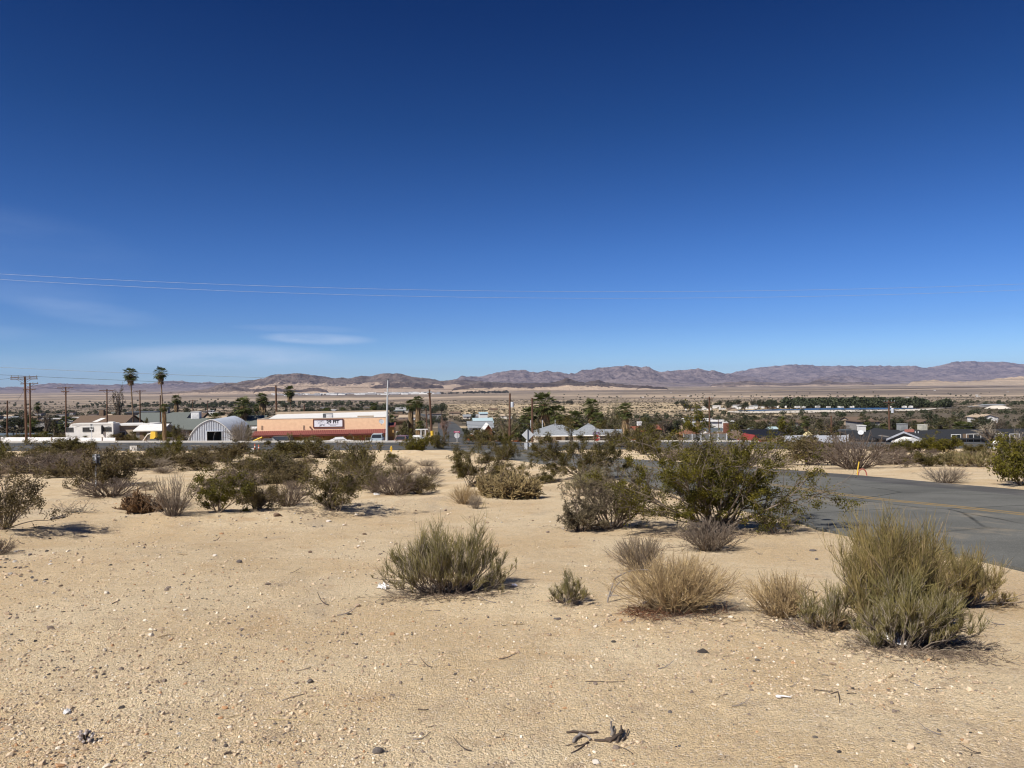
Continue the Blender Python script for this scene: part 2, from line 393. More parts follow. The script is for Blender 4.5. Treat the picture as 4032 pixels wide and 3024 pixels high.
M_ASPH = asphalt('worn_asphalt', (.100,.099,.088), (.134,.132,.117)); M_OLD = asphalt('old_dark_asphalt', (.075,.073,.070), (.115,.110,.102), .9)
M_HWY = asphalt('highway_asphalt', (.060,.061,.061), (.085,.086,.085), .3)
M_CONC = mat('pale_concrete', (.62,.57,.49), .9, (.54,.49,.42), 2.0, bump=.2)
M_YEL = mat('faded_yellow_paint', (.27,.175,.062), .85, (.19,.155,.095), 4.0)
L_ = len(SIDE)
_e = sorted((int(np.argmin(np.hypot(SIDE[:, 0] - p.x, SIDE[:, 1] - p.y))), float(np.min(np.hypot(SIDE[:, 0] - p.x, SIDE[:, 1] - p.y)))) for p in (hit(macro, *q) for q in ((4032,2268),(3847,2226),(3386,2117),(3151,2075),(2800,1985),(2500,1901))))
near_w = np.interp(np.arange(L_), [0] + [k for k, _ in _e] + [L_ - 12, L_ - 1], [_e[0][1]] + [w for _, w in _e] + [4.6, 9.0]); print('road edge', _e)
strip('old_road_shoulder', SIDE[:-8], -2.9, 5.15, .022, M_OLD, edge=.35, seed=4)
strip('side_road', SIDE, near_w, np.interp(np.arange(L_), [0, L_-12, L_-1], [3.45, 3.7, 9.0]), .040, M_ASPH, edge=.42, seed=2, n=13)
for s_, nm in ((-.14, 'centre_line'), (.10, 'centre_line')):
    strip(nm, SIDE[:-16], -s_ + .05, s_ + .05, .0455, M_YEL, n=2, edge=.012)
hx = smooth_line(HWY, 3.0)
strip('highway', hx, 8.5, 8.5, .06, M_HWY, n=13)
for s_ in (-.35, .35): strip('highway_line', hx, -s_ + .06, s_ + .06, .068, M_YEL, n=2)
# the pavement with its kerb runs along the far side, broken by the street going down into the valley
gap = lambda a, b: hx[(hx[:, 0] > a) & (hx[:, 0] < b)]
strip('pavement', gap(-110, -10.0), 11.9, -8.5, .24, M_CONC, n=3)
strip('pavement', gap(6.0, 40), 11.0, -8.5, .24, M_CONC, n=3)
strip('valley_street', VST, 4.2, 4.2, .09, M_HWY, edge=.2, n=5)
SKY_AIR, SKY_DUST, SKY_OZ, SKY_STR, SKY_CLOUD, SKY_GAM, SKY_MUL = 1.0, .1, 3.0, .10, (4.6, 5.6, 7.2), 1.25, (12.6, 13.2, 13.9)
SKY_RAMP = [(0, (.71,1.04,1.62)), (.03, (.63,.91,1.48)), (.07, (.51,.745,1.24)), (.167, (.38,.655,1.09)), (.317, (.17,.45,.80)), (.435, (.07,.315,.66)), (.7, (.05,.27,.58))]
SUN_STR, EXPO, HAZE_D = 5.0, 0.33, 1.2e-5
# ------------------------------------------------------------------ sky, sun, air
SUN_EL = math.radians(47); SUN_AZ = math.radians(226)      # azimuth clockwise from +Y
w = bpy.data.worlds.new('World'); S.world = w; w.use_nodes = True
N, L, noise, rng, mix, math_ = node_helpers(w.node_tree)
bg = N['Background']; sky = N.new('ShaderNodeTexSky'); sky.sky_type = 'NISHITA'; sky.sun_disc = False
sky.sun_elevation = SUN_EL; sky.sun_rotation = SUN_AZ; sky.altitude = 700; sky.air_density = SKY_AIR; sky.dust_density = SKY_DUST; sky.ozone_density = SKY_OZ
hs = N.new('ShaderNodeHueSaturation'); hs.inputs['Saturation'].default_value = 1.0; L.new(sky.outputs[0], hs.inputs['Color'])
k1 = mix(1.0, hs.outputs[0], (.1, .1, .1), 'MULTIPLY')
gm = N.new('ShaderNodeGamma'); gm.inputs[1].default_value = SKY_GAM; L.new(k1, gm.inputs[0])
sp0 = N.new('ShaderNodeSeparateXYZ'); L.new(N.new('ShaderNodeTexCoord').outputs['Generated'], sp0.inputs[0])
cr = N.new('ShaderNodeValToRGB'); L.new(rng(sp0.outputs[2], 0, 1, 0, 1, False), cr.inputs[0])
E_ = cr.color_ramp.elements
while len(E_) < len(SKY_RAMP): E_.new(.5)
for e_, (p_, c_) in zip(E_, SKY_RAMP): e_.position = p_; e_.color = tuple(k*.5 for k in c_) + (1,)
skyc = mix(1.0, mix(1.0, gm.outputs[0], cr.outputs[0], 'MULTIPLY'), SKY_MUL, 'MULTIPLY')
# thin high cirrus low in the sky on the left, laid out by direction
tc = N.new('ShaderNodeTexCoord'); sp = N.new('ShaderNodeSeparateXYZ'); L.new(tc.outputs['Generated'], sp.inputs[0])
el = math_('ARCSINE', sp.outputs[2]); az = math_('ARCTAN2', sp.outputs[0], sp.outputs[1])
cb = N.new('ShaderNodeCombineXYZ'); L.new(az, cb.inputs[0]); L.new(math_('MULTIPLY', el, 5.0), cb.inputs[1])
def patch(a0, e0, wa, we, amt, tilt=0.0):
    da = math_('SUBTRACT', az, a0); de = math_('SUBTRACT', math_('SUBTRACT', el, e0), math_('MULTIPLY', da, tilt))
    q = math_('ADD', math_('POWER', math_('ABSOLUTE', math_('DIVIDE', da, wa)), 2.0), math_('POWER', math_('ABSOLUTE', math_('DIVIDE', de, we)), 2.0))
    return rng(q, 0, 1, amt, 0)
n = noise(cb.outputs[0], 7.0, 7, .6); n2 = noise(cb.outputs[0], 2.2, 4, .5)
tex = math_('MULTIPLY', rng(n, .30, .62), rng(n2, .28, .58))
soft = math_('ADD', math_('MULTIPLY', tex, .75), .25)
tot = None
for p_ in ((-.245,.0585,.080,.0085,.66,-.03), (-.36,.036,.17,.018,.42,0), (-.50,.085,.085,.016,.15,-.10), (-.56,.108,.10,.022,.12,-.06), (-.62,.06,.09,.012,.10,0), (-.40,.028,.45,.016,.12,0), (-.62,.16,.22,.05,.06,-.1), (-.27,.071,.09,.006,.14,-.02)):
    c_ = patch(*p_); tot = c_ if tot is None else math_('ADD', tot, c_)
cl = math_('MULTIPLY', tot, soft)
cloudc = N.new('ShaderNodeRGB'); cloudc.outputs[0].default_value = (*SKY_CLOUD, 1)
skyc = mix(cl, skyc, cloudc.outputs[0])
L.new(skyc, bg.inputs[0]); bg.inputs[1].default_value = SKY_STR
sd = bpy.data.lights.new('sun', 'SUN'); sd.energy = SUN_STR; sd.angle = math.radians(.53); sd.color = (1, .955, .89)
so = bpy.data.objects.new('sun', sd); COL.objects.link(so)
sdir = Vector((math.sin(SUN_AZ)*math.cos(SUN_EL), math.cos(SUN_AZ)*math.cos(SUN_EL), math.sin(SUN_EL)))
so.rotation_euler = sdir.to_track_quat('Z', 'Y').to_euler(); so.location = (-60, -60, 80)
S.view_settings.view_transform = 'Standard'; S.view_settings.look = 'None'; S.view_settings.gamma = 1; S.view_settings.exposure = EXPO
S.render.film_transparent = False
S.cycles.use_denoising = True
try: S.cycles.denoiser = 'OPENIMAGEDENOISE'; S.cycles.denoising_prefilter = 'ACCURATE'
except Exception: pass
S.cycles.max_bounces = 5; S.cycles.diffuse_bounces = 3; S.cycles.glossy_bounces = 2; S.cycles.transmission_bounces = 4; S.cycles.volume_bounces = 0; S.cycles.transparent_max_bounces = 8
S.cycles.sample_clamp_indirect = 6; S.cycles.use_adaptive_sampling = False; S.cycles.filter_width = 1.15
# ------------------------------------------------------------------ mountains
def rock_material(name, c, c2, sand=(.52,.41,.29), amt=.5):
    m = bpy.data.materials.new(name); m.use_nodes = True; nt = m.node_tree
    N, L, noise, rng, mix, math_ = node_helpers(nt); b = N['Principled BSDF']; b.inputs['Roughness'].default_value = .95; b.inputs['Specular IOR Level'].default_value = .05
    P = N.new('ShaderNodeTexCoord').outputs['Object']
    base = mix(rng(noise(P, .0055, 9, .75), .42, .58), c, c2)
    base = mix(rng(noise(P, .0012, 6, .7), .5, .68), base, tuple(k*1.25 for k in c2))
    at = N.new('ShaderNodeAttribute'); at.attribute_name = 'sand'
    f = math_('ADD', at.outputs['Fac'], math_('MULTIPLY', math_('SUBTRACT', noise(P, .0035, 7, .65), .5), 1.1))
    base = mix(math_('MULTIPLY', rng(f, .40, .58), amt), base, sand)
    L.new(base, b.inputs['Base Color'])
    bp = N.new('ShaderNodeBump'); bp.inputs['Strength'].default_value = 1.0; bp.inputs['Distance'].default_value = 110
    L.new(noise(P, .006, 8, .7), bp.inputs['Height']); L.new(bp.outputs[0], b.inputs['Normal'])
    return m
def mountain(name, prof, D, depth, m, seed, rough=.5, gul=900., base=None, sandk=.5, npx=3.2, fan=.0):
    """a ridge whose crest stands at distance D and rises to the outline prof (picture columns, crest height); slopes front and back"""
    prof = np.array(prof, float); px = np.arange(prof[0,0], prof[-1,0], npx); py = np.interp(px, prof[:,0], prof[:,1])
    ux = np.array([ray(a, b).x for a, b in zip(px, py)]); uz = np.array([ray(a, b).z for a, b in zip(px, py)])
    crest = EYE + uz*D                                    # z of crest
    nr = 130; v = np.linspace(-1, 1, nr)                    # -1 front foot, 0 crest, 1 back foot
    U, Vv = np.meshgrid(ux, v, indexing='ij'); C = np.repeat(crest[:, None], nr, 1)
    Y = D + depth*np.sign(Vv)*np.abs(Vv)**1.0; X = U*D + (U*(Y - D))
    wob = depth*.22*(fbm(X/gul/1.5, X*0 + seed, 3, seed) - .5); Y = Y + wob*(1 - np.abs(Vv))
    g0 = ground_z(X, Y, np.ones(X.shape)) - 6
    H = np.maximum(C - g0, 0)
    a = np.abs(Vv); shape = (1 - a)**.85
    rg = ridged(X/gul, Y/gul*.55, 6, seed) ; sp_ = ridged(X/gul*2.3 + 5, Y/gul*.8, 5, seed + 7)
    shape = shape*(1 - rough*a**.45*(1 - a**3)*(1.25 - 1.15*rg)*1.5) ; shape = shape - .10*rough*(1 - sp_)*np.minimum(a*4, 1)*(1 - a)
    low = fbm(X/gul/3, Y/gul/3, 3, seed + 3); shape = shape*(1 - .45*(1 - low)*a*(1 - a)*2)
    edge = sstep(np.arange(len(px)), 0, 8)*sstep(len(px) - 1 - np.arange(len(px)), 0, 8)
    jit = (fbm(px/18., px*0 + .5, 5, seed + 11) - .5)*9*D/F
    Z = g0 + (H + jit[:, None]*np.exp(-(Vv/.12)**2))*np.clip(shape, 0, 1.2)*edge[:, None]
    i = np.arange(X.size).reshape(X.shape)
    mb = MB(); mb.add(np.stack([X, Y, Z], -1).reshape(-1, 3), np.stack([i[:-1, :-1], i[1:, :-1], i[1:, 1:], i[:-1, 1:]], -1).reshape(-1, 4))
    o = mb.build(name, m, smooth=True); tag(o, kind='structure')
    dz = np.gradient(Z, axis=1)/np.maximum(np.abs(np.gradient(Y, axis=1)), 1e-3)
    sand = sandk*np.clip(1.7*a**.9 + .35*(.5 - np.abs(dz)*2.2) - .10 + .5*(.45 - rg), 0, 1)
    at = o.data.attributes.new('sand', 'FLOAT', 'POINT'); at.data.foreach_set('value', sand.astype(np.float32).ravel())
    return o
M_PUR = rock_material('purple_rock', (.116,.096,.102), (.238,.192,.184), (.33,.265,.235), .5)
M_BRN = rock_material('brown_rock', (.100,.078,.068), (.215,.165,.135), (.54,.41,.30), .9)
M_DRK = rock_material('dark_rock', (.075,.057,.048), (.130,.098,.080), (.62,.47,.33), .95)
mountain('mountains', [(-700,1525),(-400,1505),(-150,1520),(0,1523),(100,1520),(150,1512),(200,1506),(240,1508),(300,1511),(450,1513),(510,1510),(560,1507),(610,1505),(675,1495),(715,1499),(785,1507),(818,1499),(860,1505),(950,1505),(1100,1510)], 21000, 4200, M_PUR, 1, .6, 620, sandk=.6)
mountain('mountains', [(760,1545),(850,1520),(900,1508),(950,1501),(1015,1490),(1050,1482),(1065,1475),(1085,1469),(1120,1468),(1150,1464),(1185,1464),(1230,1474),(1265,1475),(1320,1484),(1335,1481),(1380,1484),(1410,1477),(1450,1475),(1490,1471),(1530,1466),(1560,1467),(1600,1472),(1635,1483),(1665,1485),(1720,1491),(1745,1496),(1780,1490),(1850,1496),(1930,1502),(2060,1510),(2150,1518)], 12500, 2600, M_BRN, 2, .70, 330, sandk=1.15)
mountain('mountains', [(1740,1505),(1790,1490),(1815,1477),(1850,1478),(1885,1481),(1910,1474),(1960,1460),(2000,1456),(2040,1454),(2060,1451),(2085,1458),(2110,1464),(2155,1455),(2200,1462),(2240,1468),(2250,1464),(2265,1466),(2300,1453),(2330,1450),(2380,1440),(2420,1440),(2455,1434),(2480,1434),(2500,1438),(2530,1441),(2562,1440),(2590,1452),(2640,1472),(2720,1490),(2800,1500)], 18500, 3400, M_PUR, 3, .66, 470, sandk=.55)
mountain('mountains', [(2520,1490),(2608,1460),(2630,1455),(2670,1452),(2710,1448),(2750,1447),(2800,1455),(2840,1462),(2880,1469),(2950,1478),(3060,1492),(3150,1500)], 20500, 3000, M_PUR, 4, .66, 470, sandk=.55)
mountain('mountains', [(2700,1495),(2860,1470),(2900,1460),(2940,1454),(2990,1444),(3020,1439),(3080,1435),(3130,1431),(3200,1434),(3260,1437),(3330,1436),(3480,1438),(3550,1438),(3600,1443),(3630,1446),(3680,1438),(3730,1425),(3780,1419),(3840,1416),(3900,1422),(3960,1420),(4032,1426),(4300,1440),(4700,1450),(5000,1500)], 27000, 5500, M_PUR, 5, .58, 900, sandk=.5)
mountain('hills', [(3020,1502),(3150,1491),(3230,1484),(3300,1477),(3350,1479),(3400,1485),(3480,1493),(3560,1499)], 18000, 1500, M_PUR, 6, .55, 400, sandk=.2)
mountain('hills', [(2000,1512),(2060,1505),(2150,1506),(2180,1503),(2200,1495),(2215,1489),(2232,1484),(2250,1490),(2270,1498),(2300,1503),(2330,1496),(2350,1493),(2365,1496),(2380,1502),(2420,1507),(2470,1513),(2560,1520)], 10200, 800, M_DRK, 7, .66, 150, sandk=1.0, npx=2.4)
mountain('hills', [(1770,1532),(1830,1517),(1870,1508),(1920,1505),(1965,1503),(2000,1506),(2060,1512),(2120,1524)], 9800, 600, M_DRK, 8, .66, 140, sandk=.9, npx=2.4)
mountain('hills', [(1440,1530),(1480,1516),(1530,1507),(1580,1503),(1640,1506),(1700,1513),(1760,1522)], 10800, 700, M_DRK, 9, .66, 140, sandk=.8, npx=2.4)
mountain('hills', [(990,1532),(1040,1526),(1080,1522),(1110,1528),(1180,1536),(1220,1525),(1245,1523),(1270,1532),(1300,1538)], 9300, 500, M_DRK, 10, .6, 300, sandk=.8, npx=2.4)
mountain('hills', [(2500,1524),(2530,1519),(2548,1518),(2570,1522),(2640,1526)], 9000, 400, M_DRK, 11, .6, 250, sandk=.8, npx=2.4)
mountain('hills', [(2790,1512),(2830,1507),(2880,1504),(2950,1497),(2990,1503),(3050,1506),(3110,1508),(3180,1507),(3205,1499),(3225,1493),(3242,1498),(3260,1495),(3285,1503),(3330,1508),(3400,1505),(3450,1509)], 14000, 700, M_BRN, 12, .55, 240, sandk=.5, npx=2.4)
mountain('hills', [(3560,1506),(3620,1500),(3680,1494),(3720,1500),(3800,1503),(3860,1498),(3900,1493),(3960,1487),(4013,1480),(4060,1484),(4200,1470),(4500,1480)], 11500, 700, rock_material('dune_sand', (.42,.32,.225), (.50,.38,.265), amt=.6), 13, .35, 500, sandk=.9, npx=4)
mountain('hills', [(560,1552),(660,1546),(730,1538),(760,1533),(800,1535),(840,1530),(880,1524),(930,1522),(1000,1530),(1060,1540)], 9600, 600, M_BRN, 14, .6, 200, sandk=1.0, npx=2.4)
HAZE = None
if HAZE_D > 0:
    hm = bpy.data.materials.new('clear_desert_air'); hm.use_nodes = True; hn = hm.node_tree.nodes; hn.remove(hn['Principled BSDF'])
    pv = hn.new('ShaderNodeVolumePrincipled'); pv.inputs['Color'].default_value = (.50,.62,1.0,1); pv.inputs['Density'].default_value = HAZE_D; pv.inputs['Anisotropy'].default_value = 0.0
    hm.node_tree.links.new(pv.outputs[0], hn['Material Output'].inputs['Volume'])
    hb = MB(); hb.box((0, 17000, 260), (66000, 50000, 1000)); HAZE = hb.build('haze', hm); tag(HAZE, kind='stuff')
# ------------------------------------------------------------------ growing things
def unit(a): return a/(np.linalg.norm(a, axis=-1, keepdims=True) + 1e-12)
def grow(r, P, D, L, seg, wob, lift=0.0):
    """polylines from P along D; returns [n,seg+1,3]"""
    n = len(P); L = np.broadcast_to(L, n); pts = [P]; d = unit(D)
    for i in range(seg):
        d = unit(d + wob*r.randn(n, 3) + np.array([0, 0, lift])); pts.append(pts[-1] + d*(L/seg)[:, None])
    return np.stack(pts, 1)
def along(r, pts, n_per, t0, t1):
    """n_per points on every polyline: position, tangent, parameter"""
    n, k, _ = pts.shape; t = r.uniform(t0, t1, (n, n_per))*(k - 1); i = np.minimum(t.astype(int), k - 2); f = (t - i)[..., None]
    a = pts[np.arange(n)[:, None], i]; b = pts[np.arange(n)[:, None], i + 1]
    return (a + (b - a)*f).reshape(-1, 3), unit(b - a).reshape(-1, 3), (t/(k - 1)).ravel()
def rdir(r, n, zmin=-1.0):
    d = unit(r.randn(n, 3)); d[:, 2] = np.maximum(d[:, 2], zmin); return unit(d)
def taper(n, k, r0, r1): return np.broadcast_to(np.linspace(1, 0, k)[None]*(np.broadcast_to(r0, n)[:, None] - r1) + r1, (n, k))
def leaves(r, mb, P, size, asp=.5, m=0, up=0.3):
    n = len(P); u = rdir(r, n); nn = unit(rdir(r, n) + np.array([0, 0, up])); v = unit(np.cross(nn, u)); u = np.cross(v, nn)
    s = size*r.uniform(.6, 1.35, n)[:, None]
    mb.quads(P, u*s, v*s*asp, m)
def sand_off(rx, ry, r, n, p=.5):
    a = r.uniform(0, 2*PI, n); q = r.uniform(0, 1, n)**p; return np.stack([rx*q*np.cos(a), ry*q*np.sin(a), np.zeros(n)], 1), np.stack([np.cos(a), np.sin(a), np.zeros(n)], 1), q

M_EPH = leaf_mat('broom_stems_green', (.250,.205,.075), (.135,.120,.048), .35, 6, .12)
M_EPHY = leaf_mat('broom_stems_yellow', (.310,.235,.085), (.150,.128,.050), .35, 6, .12)
M_DRY = mat('dry_straw_stems', (.58,.425,.205), .8, (.40,.285,.14), 6, .35)
M_DRYB = mat('dry_brown_stems', (.37,.272,.150), .85, (.23,.165,.095), 6, .35)
M_GREY = mat('grey_dead_wood', (.215,.172,.130), .9, (.135,.105,.080), 9, .3)
M_GREYD = mat('dark_grey_twigs', (.17,.128,.095), .9, (.095,.070,.052), 9, .35)
M_PURP = mat('purple_grey_twigs', (.20,.155,.125), .9, (.105,.078,.066), 9, .35)
M_PALE = mat('pale_grey_twigs', (.40,.335,.245), .9, (.26,.21,.15), 9, .3)
M_CRE = leaf_mat('creosote_leaves', (.160,.132,.016), (.068,.066,.010), .5, 3, .3)
M_CREB = leaf_mat('dusty_creosote_leaves', (.150,.118,.036), (.075,.065,.020), .5, 3, .3)
M_CREBR = leaf_mat('brown_creosote_leaves', (.165,.124,.052), (.088,.068,.030), .5, 3, .25)
M_THORN = leaf_mat('thorn_bush_leaves', (.175,.140,.080), (.082,.068,.040), .45, 3, .2)
M_CHOL = mat('straw_cholla_joints', (.32,.240,.110), .85, (.17,.125,.060), 8, .35)
M_CHOLB = mat('brown_cholla_joints', (.20,.115,.055), .9, (.09,.055,.03), 8, .35)
M_LITT = mat('red_brown_litter', (.20,.090,.045), .95, (.11,.055,.03), 8, .4)

def g_broom(seed, rx, ry, h, tufts, per=13, m=None, base_m=None, lean=(0, 0), hfun=None, rad=.0021, dead=.42):
    """broom-like desert bush: woody grey stems that fork into jointed, thin green stems held upright; some stay dead and grey"""
    r = rs(seed); st = MB(); fo = MB(); dd = MB(); n0 = tufts; hk = min(max(h, .25), 1.1)
    o, out, q = sand_off(rx*.30, ry*.30, r, n0)
    q = r.uniform(0, 1, n0)**.6; X = rx*.88*q*np.sign(out[:, 0] + 1e-9)*np.abs(out[:, 0]); Yy = ry*.88*q*out[:, 1]
    H = h*np.sqrt(np.maximum(1 - .78*q**2.2, .10))*r.uniform(.45, 1.06, n0)
    if hfun is not None: H = H*hfun(X/rx, Yy/ry)
    T0 = np.stack([X + H*lean[0], Yy + H*lean[1], H*.62], 1); L0 = np.linalg.norm(T0 - o, axis=1)
    A = grow(r, o, T0 - o + np.array([0, 0, .02]), L0, 6, .13, .02); st.tubes(A, taper(n0, 7, .0075*hk*r.uniform(.6, 1.5, n0), .0024*hk + .0006), 5)
    f1 = 5; P, T, t = along(r, A, f1, .35, 1.0); H1 = np.repeat(H, f1)
    B = grow(r, P, unit(T*.8 + r.randn(len(P), 3)*.42 + np.array([0, 0, .55])), H1*r.uniform(.16, .34, len(P)), 4, .12, .06); st.tubes(B, taper(len(P), 5, .0030*hk + .0006, .0014), 4)
    P2, T2, t2 = along(r, B, per, .15, 1.02); H2 = np.repeat(H1, per)
    C = grow(r, P2, unit(T2*.55 + r.randn(len(P2), 3)*.30 + np.array([0, 0, .62])), H2*r.uniform(.10, .34, len(P2)), 3, .075, .02)
    kill = (r.uniform(0, 1, len(P2)) < dead*(1.6 - 1.5*np.clip(P2[:, 2]/np.maximum(H2, .05), 0, 1)))
    fo.tubes(C[~kill], taper((~kill).sum(), 4, rad*r.uniform(.75, 1.25, (~kill).sum()), rad*.5), 3); dd.tubes(C[kill], taper(kill.sum(), 4, rad*.8, rad*.4), 3)
    P3, T3, t3 = along(r, C[~kill][::2], 1, .2, .8); E_ = grow(r, P3, T3 + r.randn(len(P3), 3)*.34, H2[~kill][::2]*r.uniform(.08, .2, len(P3)), 2, .08); fo.tubes(E_, taper(len(P3), 3, rad*.75, rad*.4), 3)
    n3 = int(n0*1.6); a = r.uniform(0, 2*PI, n3); k = r.uniform(.5, 1.05, n3); Pd = np.stack([rx*.8*k*np.cos(a), ry*.8*k*np.sin(a), np.full(n3, .012)], 1)
    dd.tubes(grow(r, Pd, np.stack([np.cos(a), np.sin(a), r.uniform(.0, .5, n3)], 1) + r.randn(n3, 3)*.4*np.array([1, 1, .3]), h*r.uniform(.12, .4, n3), 4, .16, -.02), taper(n3, 5, .0028*hk + .0006, .0012), 3)
    return {'branches': (st, base_m or M_GREY), 'dead_twigs': (dd, M_PALE if m is None else M_DRYB), 'foliage': (fo, m or M_EPH)}
def g_brush(seed, rx, ry, h, n0, m=None, m2=None, wob=.11, fork=4, spread=1.0, rad=.004, lift=.02, litter=False, twig=5, lean=(0,0)):
    """dry brush: many stems fanning out of one crown and forking into fine twigs"""
    r = rs(seed); st = MB(); fo = MB()
    o, out, q = sand_off(rx*.22, ry*.22, r, n0)
    e = out*np.array([rx, ry, 0])*(q[:, None]**.8)*spread*r.uniform(.5, 1.1, (n0, 1)); d = e + np.array([lean[0]*h, lean[1]*h, 0]); d[:, 2] = h*np.sqrt(np.maximum(1 - .7*q**2.2, .12))*r.uniform(.75, 1.05, n0)
    Ln = np.linalg.norm(d, axis=1)
    A = grow(r, o, d, Ln, 6, wob, lift); st.tubes(A, taper(n0, 7, rad*r.uniform(.7, 1.3, n0), rad*.28), 4)
    P, T, t = along(r, A, fork, .18, .9); L1 = np.repeat(Ln, fork)*(1.02 - t)*r.uniform(.5, 1.0, len(P))
    B = grow(r, P, T + r.randn(len(P), 3)*.38, L1, 4, wob*1.2, lift); st.tubes(B, taper(len(P), 5, rad*.45, rad*.2), 3)
    P2, T2, t2 = along(r, B, twig, .15, .95); L2 = np.repeat(L1, twig)*(1.05 - t2)*r.uniform(.3, .75, len(P2))
    C = grow(r, P2, T2 + r.randn(len(P2), 3)*.5, L2, 2, wob*1.3, lift); fo.tubes(C, taper(len(P2), 3, rad*.30, rad*.14), 3)
    d_ = {'branches': (st, m2 or m or M_DRYB), 'twigs': (fo, m or M_DRY)}
    if litter:
        lt = MB(); p, _, _ = sand_off(rx*.8, ry*.8, r, 900); p[:, 2] = r.uniform(.004, .03, 900)
        D = r.randn(900, 3)*np.array([1, 1, .15]); lt.tubes(grow(r, p, D, r.uniform(.03, .14, 900), 2, .3), .0022, 3)
        d_['litter'] = (lt, M_LITT)
    return d_
def g_creosote(seed, rx, ry, h, n0=14, nleaf=7000, leaf=.017, m=None, lean=(0, 0), low=.0, fork=5, rad=.012, open_=.6, bare=.3, mw=None):
    """creosote: crooked grey stems in a loose V carrying small olive leaf sprays near the ends"""
    r = rs(seed); st = MB(); fo = MB()
    o, out, q = sand_off(rx*.12, ry*.12, r, n0)
    a = r.uniform(0, 2*PI, n0) + np.arange(n0)*2*PI/n0; k = r.uniform(.15, 1, n0)**.6
    e = np.stack([rx*1.02*k*np.cos(a) + lean[0], ry*1.02*k*np.sin(a) + lean[1], h*np.sqrt(1 - .72*k**2)*r.uniform(.55, 1.08, n0)*.82], 1)
    Ln = np.linalg.norm(e, axis=1)
    A = grow(r, o, e + np.array([0, 0, .1]), Ln, 7, .13, .01); st.tubes(A, taper(n0, 8, rad*r.uniform(.7, 1.3, n0), rad*.3), 5)
    P, T, t = along(r, A, fork, .25, .98); L1 = np.repeat(Ln, fork)*r.uniform(.16, .42, len(P))
    B = grow(r, P, T + r.randn(len(P), 3)*.62 + np.array([0, 0, .12]), L1, 4, .2, .0); st.tubes(B, taper(len(P), 5, rad*.38, rad*.16), 4)
    P2, T2, t2 = along(r, B, 5, .2, 1.0); L2 = np.repeat(L1, 5)*r.uniform(.25, .6, len(P2))
    C = grow(r, P2, T2 + r.randn(len(P2), 3)*.6, L2, 3, .25, -.02); st.tubes(C, taper(len(P2), 4, rad*.16, rad*.08), 3)
    keep = P2[:, 2] > bare*h*r.uniform(.3, 1.2, len(P2)); Ck = C[keep] if keep.sum() > 20 else C
    # sprays: a few twigs are thick with leaves, others thin
    nw = r.gamma(.6, 1.0, len(Ck)); cnt = np.maximum((nw/nw.sum()*nleaf).astype(int), 0); idx = np.repeat(np.arange(len(Ck)), cnt)
    tt = r.uniform(.1, 1.05, len(idx)); seg = np.minimum((tt*3).astype(int), 2); fr = (tt*3 - seg)[:, None]
    Q = Ck[idx, seg]*(1 - fr) + Ck[idx, seg + 1]*fr + r.randn(len(idx), 3)*leaf*1.9
    Q[:, 2] = np.maximum(Q[:, 2], .02)
    leaves(r, fo, Q, leaf, .52)
    return {'branches': (st, mw or M_GREY), 'foliage': (fo, m or M_CRE)}
def g_thorn(seed, rx, ry, h, m=None, n0=16):
    """dense stiff shrub on several crooked dark trunks, small leaves packed in the upper two thirds"""
    r = rs(seed); st = MB(); fo = MB()
    o, out, q = sand_off(rx*.25, ry*.25, r, n0); k = q
    e = np.stack([out[:, 0]*rx*k*1.0, out[:, 1]*ry*k*1.0, h*np.sqrt(1 - .6*k**2)*r.uniform(.75, 1.0, n0)*.85], 1); Ln = np.linalg.norm(e, axis=1)
    A = grow(r, o, e, Ln, 7, .14, .02); st.tubes(A, taper(n0, 8, .017*r.uniform(.5, 1.2, n0), .004), 5)
    P, T, t = along(r, A, 12, .18, .98); L1 = h*r.uniform(.14, .34, len(P)); B = grow(r, P, T + r.randn(len(P), 3)*.75, L1, 4, .2); st.tubes(B, taper(len(P), 5, .005, .002), 4)
    P2, T2, t2 = along(r, B, 6, .1, 1.0); C = grow(r, P2, T2 + r.randn(len(P2), 3)*.7, h*r.uniform(.05, .13, len(P2)), 2, .2); st.tubes(C, taper(len(P2), 3, .0022, .0012), 3)
    Ck = C[P2[:, 2] > .16*h]; p, T3, _ = along(r, Ck, 15, 0, 1.1); p = p + r.randn(len(p), 3)*.012; leaves(r, fo, p, .013, .42)
    return {'branches': (st, M_GREYD), 'foliage': (fo, m or M_THORN)}
def g_cholla(seed, rx, ry, h, n0=60, m=None, rad=.016, up=1.0):
    """bushy cholla: short stubby joints branching on one another"""
    r = rs(seed); fo = MB(); st = MB()
    o, out, q = sand_off(rx*.55, ry*.55, r, n0)
    A = grow(r, o, out*q[:, None]*1.1 + np.array([0, 0, .75*up]), h*r.uniform(.3, .62, n0)*(1.05 - .45*q), 4, .25, .02); st.tubes(A, taper(n0, 5, rad*1.1, rad*.8), 6)
    P, T, _ = along(r, A, 5, .25, 1); B = grow(r, P, T + r.randn(len(P), 3)*.75 + np.array([0, 0, .25]), h*r.uniform(.12, .26, len(P)), 3, .16, .05); fo.tubes(B, taper(len(P), 4, rad*.85, rad*.6), 5)
    P2, T2, _ = along(r, B, 4, .2, 1); C = grow(r, P2, T2 + r.randn(len(P2), 3)*.9 + np.array([0, 0, .2]), h*r.uniform(.06, .14, len(P2)), 2, .16); fo.tubes(C, taper(len(P2), 3, rad*.62, rad*.4), 5)
    P3, T3, _ = along(r, C, 3, 0, 1); S_ = grow(r, P3, rdir(r, len(P3)), .03, 1, .1); fo.tubes(S_, taper(len(P3), 2, .0022, .0008), 3)
    return {'branches': (st, M_GREYD), 'joints': (fo, m or M_CHOL)}
